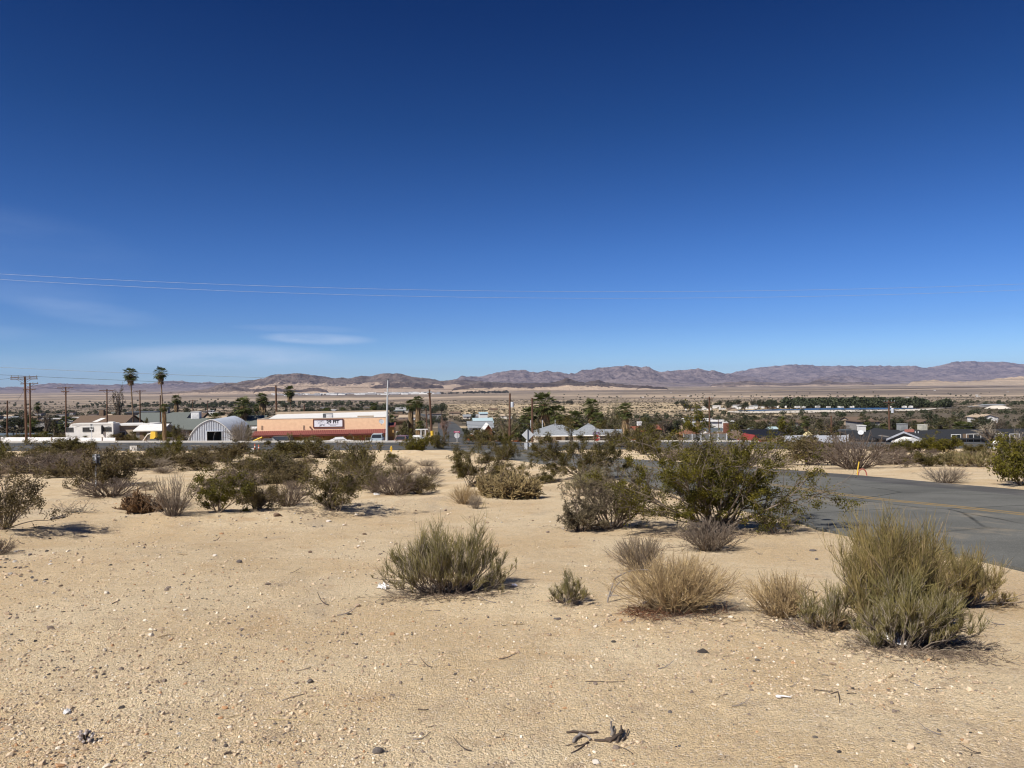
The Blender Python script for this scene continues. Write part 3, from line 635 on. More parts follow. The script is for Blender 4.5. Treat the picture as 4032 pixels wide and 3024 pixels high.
def plant(name, label, cat, parts, loc, group=None, rz=0.0, sc=None):
    t = thing(name, label, cat, loc, rz, group, sc)
    for nm, (mb, m) in parts.items():
        if mb.V: mb.build(nm, m, t)
    return t
def size(px0, px1, top, base, Y=None, g=None):
    """ground spot, half width and height in metres for something seen between those picture columns and rows"""
    g = G((px0 + px1)/2, base) if g is None else g
    return g, (px1 - px0)/2/F*g.y, ztop((px0 + px1)/2, top, g.y) - g.z
def near_shrub(gen, name, label, cat, px0, px1, top, base, group=None, ryk=.85, **kw):
    g, rx, h = size(px0, px1, top, base); h *= {'g_creosote': 1.22, 'g_cholla': 1.5, 'g_thorn': 1.2}.get(gen.__name__, 1.0); rx *= {'g_creosote': 1.46, 'g_broom': 1.22, 'g_brush': 1.12}.get(gen.__name__, 1.1); ry = rx*ryk
    g = g + Vector((0, ry*.45, 0)); g.z = float(ground_z(np.array([g.x]), np.array([g.y]))[0]) - .01
    return plant(name, label, cat, gen(rx=rx, ry=ry, h=h, **kw), g, group)
GB = 'green broom bushes in the foreground'; GC = 'creosote bushes'; GD = 'dry brush clumps'
def hf_main(x, y): return np.interp(x, [-1,-.75,-.45,.1,.35,.7,1.], [.62,.8,.98,1.1,.95,.72,.55])
near_shrub(g_broom, 'broom_bush', 'wide green broom bush alone in the middle of the foreground sand', 'bush', 1445, 2065, 2062, 2350, GB, .5, seed=11, tufts=100, per=15, hfun=hf_main)
near_shrub(g_broom, 'broom_bush', 'small green broom bush between the wide green one and the arching dead branch', 'bush', 2160, 2312, 2238, 2388, GB, .9, seed=12, tufts=34, per=10)
def hf_tall(x, y): return np.interp(x, [-1,-.5,0,.5,1.], [.8,1.0,1.05,.95,.8])
near_shrub(g_broom, 'broom_bush', 'tall yellow-green broom bush at the road edge, highest of the right clump', 'bush', 3320, 3760, 1995, 2490, GB, .6, seed=13, tufts=110, per=17, m=M_EPHY, hfun=hf_tall)
near_shrub(g_broom, 'broom_bush', 'broad low green broom bush against the asphalt edge, right end of the clump', 'bush', 3560, 4050, 2125, 2400, GB, .6, seed=14, tufts=105, per=15, m=M_EPHY, hfun=lambda x, y: np.interp(x, [-1, 0, 1], [1.1, 1.0, .6]))
near_shrub(g_broom, 'broom_bush', 'sprawling green broom bush with white plastic at its foot', 'bush', 3390, 3860, 2260, 2565, GB, .6, seed=15, tufts=90, per=15, lean=(.22, 0), hfun=lambda x, y: np.interp(x, [-1, 0, 1], [.95, 1.0, .9]))
near_shrub(g_broom, 'broom_bush', 'little green tuft in front of the white plastic sheet', 'bush', 3425, 3500, 2475, 2562, GB, 1.0, seed=16, tufts=16, per=12)
near_shrub(g_broom, 'broom_bush', 'sparse upright green broom bush beside the straw-coloured clump', 'bush', 3160, 3390, 2270, 2490, GB, .6, seed=17, tufts=34, per=9, base_m=M_DRYB)
near_shrub(g_brush, 'dry_brush', 'straw-coloured brush at the left end of the right-hand clump', 'bush', 2945, 3250, 2250, 2440, GD, .7, seed=21, n0=130, m=M_DRY, m2=M_DRYB, lift=.03)
near_shrub(g_brush, 'dry_brush', 'big straw-coloured brush with the arching dead branch and red litter', 'bush', 2440, 2905, 2165, 2425, GD, .6, seed=22, n0=240, m=M_DRY, m2=M_DRYB, litter=True, lift=.03, lean=(.06, 0))
near_shrub(g_brush, 'dry_brush', 'grey-tan brush standing just behind the big straw one', 'bush', 2415, 2640, 2090, 2260, GD, .8, seed=23, n0=130, m=M_DRYB, m2=M_GREY)
near_shrub(g_brush, 'dead_shrub', 'dark grey leafless shrub at the foot of the large creosote', 'bush', 2680, 2930, 2025, 2175, None, .8, seed=24, n0=110, m=M_GREYD, m2=M_GREY, wob=.17, rad=.006)
near_shrub(g_brush, 'dry_brush', 'small round straw-coloured tussock by the tan cholla', 'bush', 1765, 1885, 1902, 1988, GD, .9, seed=25, n0=130, m=M_DRY, m2=M_DRYB, rad=.003)
near_shrub(g_thorn, 'thorn_bush', 'dense dark thorn bush with several bare brown trunks', 'bush', 2285, 2545, 1835, 2085, None, .8, seed=31, n0=18)
near_shrub(g_thorn, 'thorn_bush', 'low dark thicket leaning from the left foot of the dark thorn bush', 'bush', 2225, 2350, 1960, 2095, None, .8, seed=32, n0=12)
near_shrub(g_broom, 'broom_bush', 'pale grey-green broom bush behind the dark thorn bush', 'bush', 2230, 2420, 1825, 1955, GB, .8, seed=33, tufts=60, per=13, m=leaf_mat('broom_stems_pale', (.27,.24,.12), (.18,.165,.085), .3, 6, .1))
near_shrub(g_broom, 'broom_bush', 'pale sparse broom bush at the left foot of the large creosote', 'bush', 2535, 2660, 1955, 2035, GB, .8, seed=34, tufts=34, per=9, m=leaf_mat('broom_stems_bleached', (.42,.36,.19), (.28,.24,.12), .3, 6, .1))
near_shrub(g_cholla, 'cholla_cactus', 'large bushy straw-brown cholla on the sand in the middle', 'cactus', 1885, 2115, 1828, 1962, None, .8, seed=35, n0=130)
# the largest creosote, by the road
g, rx, h = size(2460, 3250, 1690, 2095)
g = g + Vector((0, .35, 0)); g.z = float(ground_z(np.array([g.x]), np.array([g.y]))[0])
bush = g_creosote(41, rx*1.26, rx*.80, h*1.18, 44, 66000, .0155, M_CRE, lean=(-.04, 0), fork=7, rad=.016, bare=.10)
r = rs(410); st = MB(); fo = MB()
plant('creosote_bush', 'largest olive creosote bush, overlapping the side road', 'bush', bush, g, GC)
near_shrub(g_creosote, 'creosote_bush', 'low yellow-green creosote at the right foot of the largest one', 'bush', 2975, 3165, 1985, 2110, GC, .9, seed=42, n0=16, nleaf=2600, leaf=.014, bare=0.0, rad=.006)
near_shrub(g_creosote, 'creosote_bush', 'large creosote in front of the grey house roof and stop sign', 'bush', 2120, 2485, 1700, 1888, GC, .7, seed=43, n0=26, nleaf=44000, leaf=.022, bare=.12, m=M_CREB, rad=.018)
near_shrub(g_creosote, 'creosote_bush', 'dark green creosote left of the bushy tan cholla', 'bush', 1705, 2005, 1728, 1922, GC, .7, seed=44, n0=20, nleaf=30000, leaf=.020, bare=.1, rad=.014, m=M_CREB)
near_shrub(g_creosote, 'creosote_bush', 'sprawling creosote at the crest of the bank, left of centre', 'bush', 1160, 1440, 1800, 2026, GC, .8, seed=45, n0=18, nleaf=8500, leaf=.018, bare=.15, rad=.010, m=M_CREB)
near_shrub(g_creosote, 'creosote_bush', 'bushy green creosote behind the stony bank, right of the bare fan-shaped shrub', 'bush', 740, 945, 1862, 2028, GC, .8, seed=46, n0=16, nleaf=8000, leaf=.017, bare=.05, rad=.009)
near_shrub(g_brush, 'dead_shrub', 'bare fan-shaped grey shrub with a dead brown cactus beside it', 'bush', 575, 760, 1848, 2038, None, .7, seed=47, n0=70, m=M_PALE, m2=M_GREY, wob=.12, fork=3, twig=3, rad=.006)
near_shrub(g_cholla, 'cholla_cactus', 'dead brown cholla slumped beside the bare fan-shaped shrub', 'cactus', 480, 615, 1925, 2022, None, .8, seed=48, n0=50, m=M_CHOLB, rad=.022)
near_shrub(g_creosote, 'creosote_bush', 'brown-green creosote cut off by the left edge of the picture', 'bush', -150, 95, 1800, 2092, GC, .9, seed=49, n0=26, nleaf=11000, leaf=.016, bare=.05, rad=.009, m=M_CREBR)
near_shrub(g_brush, 'dead_shrub', 'dark scrub at the left picture edge above the stones', 'bush', -140, 45, 2120, 2190, None, .9, seed=50, n0=70, m=M_GREYD, m2=M_GREYD, rad=.005)
# ------------------------------------------------------------------ middle distance: templates in unit size, placed with their own scale
def proto(gen, **kw): return gen(rx=1.0, ry=1.0, h=1.0, **kw)
TEMPL = {}
def template(kind):
    if kind in TEMPL: return TEMPL[kind]
    k, v = kind[:-1], int(kind[-1])
    p = {'green': lambda: proto(g_creosote, seed=100 + v, n0=22, nleaf=11000, leaf=.029, bare=.1, rad=.014),
         'dusty': lambda: proto(g_creosote, seed=110 + v, n0=22, nleaf=9500, leaf=.028, bare=.12, rad=.014, m=M_CREB),
         'brown': lambda: proto(g_creosote, seed=120 + v, n0=24, nleaf=9500, leaf=.026, bare=.1, rad=.014, m=M_CREBR, mw=M_GREYD),
         'sparse': lambda: proto(g_creosote, seed=130 + v, n0=24, nleaf=4800, leaf=.024, bare=.2, rad=.013, m=M_CREB),
         'twig': lambda: proto(g_brush, seed=140 + v, n0=80, m=M_PURP, m2=M_GREYD, rad=.011, wob=.16),
         'pale': lambda: proto(g_brush, seed=150 + v, n0=80, m=M_PALE, m2=M_GREY, rad=.010, wob=.16),
         'rust': lambda: proto(g_brush, seed=160 + v, n0=90, m=M_DRYB, m2=M_GREYD, rad=.011, wob=.16),
         'olive': lambda: proto(g_broom, seed=170 + v, tufts=60, per=9, rad=.008, m=leaf_mat('olive_stems', (.22,.18,.07), (.13,.11,.05), .3, 6, .1)),
         'cactus': lambda: proto(g_cholla, seed=180 + v, n0=60, rad=.035)}[k]()
    TEMPL[kind] = {nm: (mb.mesh(nm, m), None) for nm, (mb, m) in p.items() if mb.V}
    return TEMPL[kind]
KIND = {'green': ('creosote_bush', 'bush', GC), 'dusty': ('creosote_bush', 'bush', GC), 'brown': ('creosote_bush', 'bush', GC), 'sparse': ('creosote_bush', 'bush', GC),
        'twig': ('desert_scrub_bush', 'bush', 'leafless scrub bushes'), 'pale': ('desert_scrub_bush', 'bush', 'leafless scrub bushes'), 'rust': ('desert_scrub_bush', 'bush', 'leafless scrub bushes'),
        'olive': ('broom_bush', 'bush', GB), 'cactus': ('cholla_cactus', 'cactus', 'cholla cacti')}
def far_shrub(kind, label, px0, px1, top, base, group=None, Y=None, rz=None):
    g, rx, h = size(px0, px1, top, base) if Y is None else size(px0, px1, top, base, g=on((px0 + px1)/2, Y))
    nm, cat, grp = KIND[kind[:-1]]
    t = thing(nm, label, cat, g - Vector((0, 0, .02)), (abs(px0*7 + base) % 628)/100. if rz is None else rz, group or grp, (rx*1.60, rx*1.5, h*1.27))
    for pn, (me, _) in template(kind).items(): link(pn, me, t)
    return t
for a in [
 ('dusty1','grey-green creosote at the highway edge under the tall crossarm pole',130,285,1733,1790), ('dusty2','grey-green creosote at the highway edge under the speed limit sign',260,382,1738,1792),
 ('green1','green creosote at the left picture edge beside the highway',-70,22,1742,1802), ('dusty3','creosote behind the dark heap of dead wood',-10,95,1782,1826), ('twig1','wide purple-brown scrub behind the dark heap of dead wood',60,275,1790,1842),
 ('pale1','small pale twiggy shrub left of the sign back',278,322,1803,1843), ('brown1','tall brown creosote standing behind the back of the two-panel sign',312,478,1780,1912),
 ('twig2','low dark brush spread at the foot of the two-panel sign',325,545,1890,1955), ('cactus1','small cholla alone on the bare sand right of the two-panel sign',474,532,1800,1833),
 ('sparse1','grey creosote with a white paper sign caught in front of it',540,695,1752,1832), ('green2','green creosote right beside the first white paper sign',640,718,1742,1800),
 ('pale2','small dry twigs on the bare sand below the white paper sign',528,572,1842,1856), ('pale3','wider dry twigs on bare sand right of the small dry twigs',610,668,1843,1858),
 ('brown2','rounded brown creosote in front of the metal arch building, left one',720,850,1783,1852), ('brown3','taller brown creosote in front of the metal arch building, right one',830,968,1740,1818),
 ('sparse2','grey twiggy creosote below the second white paper sign',900,1040,1790,1882), ('sparse3','wide sprawling grey-brown creosote left of the bank crest creosote',985,1150,1790,1884),
 ('brown1','sparse brown shrub standing on the stony bank',955,1085,1890,2003), ('twig3','purple-grey leafless bush against the bank crest creosote',1070,1205,1908,1992),
 ('dusty1','dark creosote on the highway edge before the left half of the tan shop',1085,1265,1728,1802), ('sparse1','tall sparse creosote before the right half of the tan shop',1335,1505,1738,1872),
 ('sparse2','thin twiggy creosote right of the bank crest creosote',1415,1535,1828,1942), ('twig1','dark purple-brown dense bush in the hollow behind the bank',1478,1640,1868,1948), ('brown3','brown-green creosote at the right end of the purple-brown bush',1590,1700,1875,1945),
 ('green3','small round green creosote below the yellow hydrant',1522,1562,1785,1822), ('green1','green creosote at the kerb right of the yellow hydrant',1592,1692,1722,1787),
 ('dusty2','creosote at the junction left of the diamond sign',1945,2035,1750,1812), ('pale1','thin twig stems beside the small straw tussock',1850,1895,1945,2002),
 ('twig2','dark low scrub behind the right part of the bushy cholla',2100,2200,1880,1900), ('dusty3','creosote hiding the foot of the diamond sign',2110,2230,1772,1815),
 ('twig3','big grey-brown tangled bush on the far side of the road',3245,3490,1722,1846), ('brown2','brown creosote left of the big tangled bush across the road',3090,3285,1725,1832), ('twig1','wide brown scrub right of the big tangled bush across the road',3450,3610,1772,1828),
 ('pale2','small pale round shrub in front of the big tangled bush',3440,3500,1795,1832), ('pale3','flat pale shrub on the sand right of the brown scrub',3550,3640,1800,1826), ('pale1','pale shrub left of the wide olive bush',3640,3710,1797,1828),
 ('olive1','wide olive bush across the road, left part',3685,3850,1785,1842), ('olive2','wide olive bush across the road, right part',3800,3970,1780,1846), ('cactus2','yellow cholla behind the wide olive bush',3710,3775,1757,1806),
 ('pale2','low grey dome-shaped shrub alone between the road and the olive bush',3645,3795,1843,1902), ('green2','tall creosote cut off by the right picture edge',3935,4130,1752,1912),
 ('twig2','brown brush across the road behind the largest creosote, first from its left',2600,2760,1760,1812), ('brown1','brown creosote across the road behind the largest creosote, second from its left',2700,2860,1755,1826), ('twig3','brown brush across the road behind the largest creosote, third from its left',2830,3010,1752,1840), ('pale3','pale low shrub on the far verge right of the largest creosote',3000,3110,1795,1842),
 ('dusty1','green-brown bush across the highway before the white block wall',3080,3200,1722,1768), ('green3','dark green bush under the dark-roofed house, left one',3555,3690,1733,1780), ('green1','dark green bush under the dark-roofed house, right one',3640,3765,1728,1780), ('brown3','low brown bush across the highway before the white porch gable',3440,3560,1752,1782), ('dusty2','bush across the highway near the white tarp bundle',3790,3900,1752,1785), ('brown2','brown bush right of the white tarp bundle',3945,4060,1745,1790),
 ('dusty3','left creosote of the row behind the highway, by the tall crossarm pole',20,118,1713,1742), ('green2','second creosote of the row behind the highway',100,190,1712,1742), ('brown1','third bush of the row behind the highway, brownish',170,262,1715,1741), ('dusty1','fourth bush of the row behind the highway, in front of the trailer',235,330,1714,1741),
 ('brown3','brown bush in front of the white mobile home',440,540,1706,1741), ('dusty2','creosote in front of the yellow digger bucket',520,622,1702,1741), ('green3','dark creosote by the skirted dead-leaf palm',600,690,1700,1741), ('twig1','grey brush left of the metal arch building',660,735,1690,1740), ('rust1','heap of rust-brown weeds in the open doorway of the metal arch building',812,868,1722,1742),
 ('pale3','large dry tan bush against the right side of the metal arch building',905,985,1670,1742), ('dusty1','bush on the corner under the dead pinkish tree',1700,1760,1715,1768), ('dusty3','bushes at the mouth of the valley street, right side',1850,1960,1700,1752), ('green2','dark bush by the orange fence and wooden pole',1962,2012,1718,1750), ('brown2','brown bush right of the stop sign',2380,2470,1700,1760), ('dusty2','bush across the side road behind the largest creosote',2470,2600,1700,1790)]:
    far_shrub(*a)

rr = rs(202)
def belt(px0, px1, y0, y1, n, kinds, label, group, s0=.35, s1=.9):
    for i in range(n):
        px, py = rr.uniform(px0, px1), rr.uniform(y0, y1); g = G(px, py); d_, _ = poly_dist(np.array([g.x]), np.array([g.y]), SIDE[::3]); 
        if d_[0] < 6.5 or abs(g.y - .14*g.x - 103.5) < 10.5: continue
        kd = kinds[rr.randint(len(kinds))]; s_ = rr.uniform(s0, s1); nm, cat, _ = KIND[kd[:-1]]; t = thing(nm, label, cat, g - Vector((0, 0, .03)), rr.uniform(0, 6), group, (s_*1.15, s_*1.1, s_*rr.uniform(.55, .85)))
        for pn, (me, _) in template(kd).items(): link(pn, me, t)
belt(-100, 1250, 1788, 1870, 64, ['sparse1','brown2','twig1','twig2','pale2','dusty3'], 'low scrub bush on the sand between the bank and the highway', 'low scrub before the highway', .5, 1.25)
belt(850, 1700, 1788, 1930, 36, ['brown1','twig2','pale1','rust1'], 'low scrub bush on the sand before the tan shop', 'low scrub before the tan shop', .5, 1.15)
belt(2500, 4100, 1778, 1842, 40, ['sparse1','brown2','twig1','twig3','pale2','rust1','dusty2'], 'scrub bush on the sand between the side road and the highway', 'scrub across the side road', .4, 1.0)
belt(-100, 740, 1712, 1737, 16, ['dusty1','brown3','twig1','rust1'], 'bush on the verge behind the highway at left', 'bushes on the far verge', .5, 1.0)
belt(3050, 4100, 1735, 1765, 24, ['dusty1','brown3','green1','twig1','rust1'], 'bush in front of the houses on the right', 'bushes before the right-hand houses', .6, 1.2)
belt(2380, 3050, 1725, 1768, 16, ['dusty1','brown3','green2','twig1'], 'bush behind the largest creosote along the far side of the highway', 'bushes along the highway behind the creosote', .6, 1.2)

belt(-60, 480, 1800, 1885, 14, ['twig2','pale1','brown2','rust1'], 'dry scrub on the left sand around the two-panel sign', 'dry scrub at left', .3, .8)
belt(560, 1480, 1900, 2000, 22, ['pale1','sparse2','twig1','dusty3','pale3'], 'small scrub along the foot of the stony bank', 'scrub along the bank', .25, .6)
belt(1680, 2480, 1800, 1905, 16, ['dusty1','twig2','sparse1','brown3'], 'scrub between the bushy cholla and the side road', 'scrub left of the side road', .4, .9)
# ------------------------------------------------------------------ palms and trees
M_PALM = leaf_mat('palm_fronds', (.120,.130,.035), (.045,.055,.018), .45, 3, .15)
M_PALMD = mat('dead_palm_fronds', (.34,.235,.125), .9, (.17,.11,.06), 6, .4)
M_PTR = mat('palm_trunk', (.26,.19,.13), .95, (.13,.09,.06), 5, bump=.4, streak=(1,1,6))
M_BARK = mat('bark', (.20,.145,.10), .95, (.10,.07,.05), 5)
M_TREE = leaf_mat('dark_tree_leaves', (.078,.088,.042), (.036,.042,.024), .5, 2, .15)
M_TREEO = leaf_mat('olive_tree_leaves', (.130,.120,.048), (.058,.056,.024), .5, 2, .15)
M_TREEG = leaf_mat('grey_tree_leaves', (.170,.145,.110), (.085,.072,.055), .5, 2, .15)
M_PALO = leaf_mat('pale_green_twigs', (.230,.205,.110), (.130,.120,.065), .5, 2, .15)
M_PINK = mat('dead_pinkish_twigs', (.29,.195,.155), .95, (.165,.105,.085), 4, .4)
def fan_crown(seed, n=46, lo=-.75, droop=.25):
    r = rs(seed); mb = MB()
    for i in range(n):
        zz = 1 - (1 - lo)*((i + .5)/n); a = i*2.39996 + r.uniform(-.3, .3); rr = math.sqrt(max(1 - zz*zz, 0.02))
        d = np.array([rr*math.cos(a), rr*math.sin(a), zz]); pet = d*r.uniform(.42, .60); d2 = unit(d + np.array([0, 0, -droop*r.uniform(.3, 1.4)]))
        side = unit(np.cross(d2, [0, 0, 1.]) + 1e-6); nrm = np.cross(side, d2); L_ = r.uniform(.36, .52)
        mb.tubes(np.array([[np.zeros(3), pet*.6, pet]]), .012, 3)
        for t in np.linspace(-1.25, 1.25, 9):
            u = d2*math.cos(t) + side*math.sin(t); tip = pet + u*L_*(1 - .12*abs(t)) + np.array([0, 0, -.10*r.uniform(.2, 1)])*abs(math.cos(t)); w_ = np.cross(u, nrm)*.034
            mid = pet + u*L_*.55
            mb.add([pet, mid - w_, tip, mid + w_], [[0, 1, 2, 3]])
    return mb
def skirt_mesh(seed):
    """dead fronds hanging round the trunk: unit radius, from z=0 down to -1"""
    r = rs(seed); mb = MB(); n = 420
    a = r.uniform(0, 2*PI, n); z = -r.uniform(0, .95, n); rr = r.uniform(.55, 1.0, n)*(1 - .30*np.abs(z))
    P = np.stack([rr*.7*np.cos(a), rr*.7*np.sin(a), z], 1); D = np.stack([np.cos(a)*.35, np.sin(a)*.35, -np.ones(n)*.42], 1) + r.randn(n, 3)*.12
    W = np.stack([-np.sin(a), np.cos(a), r.randn(n)*.3], 1)*.10
    mb.quads(P + D*.35, D*.42, W); mb.tubes(np.array([[(0, 0, .05), (0, 0, -1.)]]), .5, 8)
    return mb
CROWN = [fan_crown(500 + i, 50, -.8, .25).mesh('palm_crown', M_PALM) for i in range(3)]
SKIRT = [skirt_mesh(520 + i).mesh('dead_skirt', M_PALMD) for i in range(2)]
_tr = MB(); _tr.lathe([(.5*(1.25 if z < .06 else 1 - .25*z)*(1.06 if k % 2 else .95), z) for k, z in enumerate(np.linspace(0, 1, 26))], 9); TRUNK = _tr.mesh('palm_trunk', M_PTR, True)
def palm(label, px, top, wpx, Y, base_px=None, skirt=0.0, trunk=.36, bend=0.0, squash=1.0, group='fan palms', k=0):
    g = on(px if base_px is None else base_px, Y); R = wpx/2*m_per_px(Y)*1.46; zt = ztop(px, top, Y)
    d = ray(px, top); x_top = d.x*Y; hc = zt - R*.80*squash - g.z
    t = thing('palm_tree', label, 'palm tree', g, 0, group)
    tr = link('trunk', TRUNK, t); tr.scale = (trunk, trunk, max(hc, .3)*1.02)
    dx = x_top - g.x
    tr.rotation_euler = (0, math.atan2(dx, max(hc, .5)), 0)
    c = link('crown', CROWN[k % 3], t, (dx, 0, max(hc, .15))); c.scale = (R, R, R*squash); c.rotation_euler = (0, 0, (px*13 % 628)/100)
    if skirt:
        s_ = link('dead_skirt', SKIRT[k % 2], t, (dx*.97, 0, max(hc, .3) - .05*R)); s_.scale = (R*.44, R*.44, min(skirt*R, max(hc, .3)*1.0)); s_.rotation_euler = (0, 0, k*1.3)
    return t
for i, a in enumerate([
 ('tall slender palm on bare trunk, left one of the pair against the sky',513,1447,50,165,528,.9,.34), ('tall slender palm on bare trunk, right one of the pair against the sky',632,1442,47,165,646,1.0,.34),
 ('shaggy short palm hung with dead fronds, below the taller slender palm',646,1588,32,128,647,7.0,.55), ('short-crowned palm with brown skirt standing right of the slender pair',694,1553,34,300,693,1.9,.5),
 ('large palm with thick skirt behind the metal arch building',955,1560,72,175,952,1.7,1.0), ('slim palm between the thick palm and the tan shop, left of two joined trunks',1030,1545,42,290,1027,1.2,.4), ('slim palm just right of its lower twin, by the left end of the tan shop',1040,1560,34,295,1041,1.4,.4),
 ('lower palm in the gap left of the twin slim palms',1010,1590,28,310,1010,.8,.4), ('slender palm behind the tan shop roof',1140,1516,42,250,1148,1.1,.36), ('low bushy palm above the top of the metal arch building',845,1622,45,150,845,0,.5),
 ('small palm far left behind the tall crossarm pole',148,1585,26,360,150,1.0,.5), ('bushy low palm behind the nose of the white trailer',260,1636,56,175,262,0,.6), ('low bushy palm left of the leaning grey tree',128,1650,52,190,128,0,.6), ('palm seen behind the trailer, half hidden by a bush',365,1650,40,190,365,0,.5),
 ('dark shaggy palm left of a taller shaggy one, right of the lamp post',1617,1572,42,165,1612,4.5,.8), ('taller of the two dark shaggy palms right of the lamp post',1645,1558,44,175,1643,4.6,.8), ('small palm behind the right end of the tan shop',1540,1632,44,155,1540,1.0,.6),('palm low beside the shaggy pair and wooden pole',1652,1655,36,160,1655,1.2,.5),
 ('palm above the white roof of the tan shop, left of centre',1288,1603,36,260,1285,1.2,.5), ('small palm with brown skirt near the straight road into the valley',1350,1603,18,420,1351,2.0,.4), ('palm on the flat left of the lamp post head',1472,1585,28,330,1472,1.8,.5),
 ('largest palm, spreading over the grey hip roof',2140,1540,92,150,2142,1.4,.6), ('palm at the left side of the largest one, behind a wooden pole',2082,1596,66,150,2080,.7,.5), ('palm right behind the largest one',2196,1592,70,160,2195,.8,.5), ('bushy palm over the middle of the grey hip roof',2262,1612,74,160,2262,.6,.5),
 ('palm with ragged tilted crown above the right end of the grey hip roof',2328,1566,66,160,2318,1.0,.5), ('low palm under the ragged crown',2355,1620,64,155,2355,.6,.5), ('lone palm with long brown skirt right of the grey hip roof',2462,1583,62,140,2463,2.6,.7), ('low green palm at the left foot of the largest palm',2050,1660,60,140,2050,0,.5),
 ('ragged palm left of the middle wooden pole',2748,1614,38,230,2750,2.0,.5), ('palm with brown skirt left of the ragged one',2705,1643,32,220,2706,1.4,.5), ('low palm at the foot of the middle wooden pole',2782,1655,46,210,2782,1.0,.5), ('palm left of the red roofs',2640,1650,26,330,2640,.8,.4), ('palm behind the red roofs',2560,1655,24,340,2560,.8,.4), ('palm right of the red roofs',2662,1655,36,260,2662,.8,.4),
 ('palm with brown skirt over the solar panel roof',3078,1638,36,190,3080,1.6,.5), ('palm behind the dark shrub by the solar panel roof',3170,1636,42,210,3168,1.3,.5), ('low spreading palm left of the black-roofed house',3302,1700,62,128,3300,0,.6), ('palm behind the black roof by the right wooden pole',3527,1652,34,230,3525,1.4,.5), ('low palm behind the white chimney',3412,1660,38,210,3412,.8,.5), ('small palm at the far right of the white chimney',3480,1665,36,200,3480,.6,.5),('broad low palm behind the evaporative coolers of the black roof',3785,1655,72,190,3785,0,.5)]):
    lb, px, top, wp, Y, bp_, sk, tk = a
    palm(lb, px, top, wp, Y, bp_, sk, tk, k=i)
# broadleaf and bare trees: unit templates, one metre wide and tall
def tree_parts(seed, kind):
    r = rs(seed); st = MB(); fo = MB()
    if kind in ('round', 'olive', 'tall', 'grey'):
        nl = 9; o = np.zeros((nl, 3)); o[:, 2] = r.uniform(.10, .25, nl); a = np.arange(nl)*2.4; k = r.uniform(.2, 1, nl)
        if kind == 'round' or kind == 'olive': e = np.stack([.40*k*np.cos(a), .40*k*np.sin(a), r.uniform(.2, .62, nl)], 1)
        else: e = np.stack([.30*k*np.cos(a), .30*k*np.sin(a), r.uniform(.3, .78, nl)], 1)
        A = grow(r, o, e, np.linalg.norm(e, axis=1), 5, .12); st.tubes(A, taper(nl, 6, .03, .008), 5); st.tubes(np.array([[(0, 0, 0), (.01, 0, .15), (0, .01, .3)]]), .04, 7)
        P, T, t = along(r, A, 9, .35, 1.05); B = grow(r, P, T + r.randn(len(P), 3)*.8, r.uniform(.08, .22, len(P)), 3, .25); st.tubes(B, taper(len(P), 4, .008, .003), 3)
        C, _, _ = along(r, B, 3, .3, 1.1); nlv = {'round': 11, 'olive': 10, 'tall': 7, 'grey': 5}[kind]
        Q = np.repeat(C, nlv, 0); Q = Q + r.randn(len(Q), 3)*.035; leaves(r, fo, Q, .026 if kind != 'grey' else .020, .55)
        return {'trunk': (st, M_BARK), 'crown': (fo, {'round': M_TREE, 'olive': M_TREEO, 'tall': M_TREE, 'grey': M_TREEG}[kind])}
    nl = 14 if kind != 'pink' else 9
    o = np.zeros((nl, 3)); o[:, 2] = .10 if kind != 'pink' else .28; a = np.arange(nl)*2.4; k = r.uniform(.15, 1, nl)**.7
    e = np.stack([.46*k*np.cos(a), .46*k*np.sin(a), np.sqrt(1.04 - k**2)*.8], 1); e = e*r.uniform(.75, 1, (nl, 1)); Ln = np.linalg.norm(e, axis=1)*.95
    A = grow(r, o, e, Ln, 6, .11, .01); st.tubes(A, taper(nl, 7, .022, .005), 5); st.tubes(np.array([[(0, 0, 0), (0, .01, .16), (0, 0, .34)]]), .035, 7)
    P, T, t = along(r, A, 8, .3, 1); L1 = np.repeat(Ln, 8)*r.uniform(.15, .45, len(P)); B = grow(r, P, T + r.randn(len(P), 3)*.45, L1, 4, .16); fo.tubes(B, taper(len(P), 5, .006, .0025), 3)
    P2, T2, t2 = along(r, B, 7, .1, 1); C = grow(r, P2, T2 + r.randn(len(P2), 3)*.6, np.repeat(L1, 7)*r.uniform(.2, .6, len(P2)), 3, .2, -.03 if kind == 'palo' else 0); fo.tubes(C, taper(len(P2), 4, .0026, .0014), 3)
    m = {'bare': M_PALE, 'palo': M_PALO, 'pink': M_PINK, 'white': M_PALE}[kind]
    if kind in ('palo', 'pink'):
        q, _, _ = along(r, C, 5, 0, 1.1); leaves(r, fo, q + r.randn(len(q), 3)*.012, .011, .4)
    return {'trunk': (st, M_BARK if kind != 'white' else M_PALE), 'crown': (fo, m)}
TREE_T = {}
def tree_t(kind, v):
    if (kind, v) not in TREE_T: TREE_T[kind, v] = {n_: mb.mesh(n_, m) for n_, (mb, m) in tree_parts(700 + v*13 + len(kind)*101, kind).items()}
    return TREE_T[kind, v]
def tree(kind, label, px, top, wpx, Y, group='trees of the valley town', v=0, cat='tree', name=None, g=None, h=None, w=None):
    g = on(px, Y) if g is None else g; h = ztop(px, top, Y) - g.z if h is None else h; w = wpx*m_per_px(Y) if w is None else w
    t = thing(name or {'palo': 'palo_verde_tree', 'bare': 'bare_tree', 'white': 'bare_tree', 'pink': 'dead_tree'}.get(kind, 'tree'), label, cat, g - Vector((0, 0, .05)), (px*7 % 628)/100, group, (w, w, h))
    for n_, me in tree_t(kind, v).items(): link(n_, me, t)
    return t
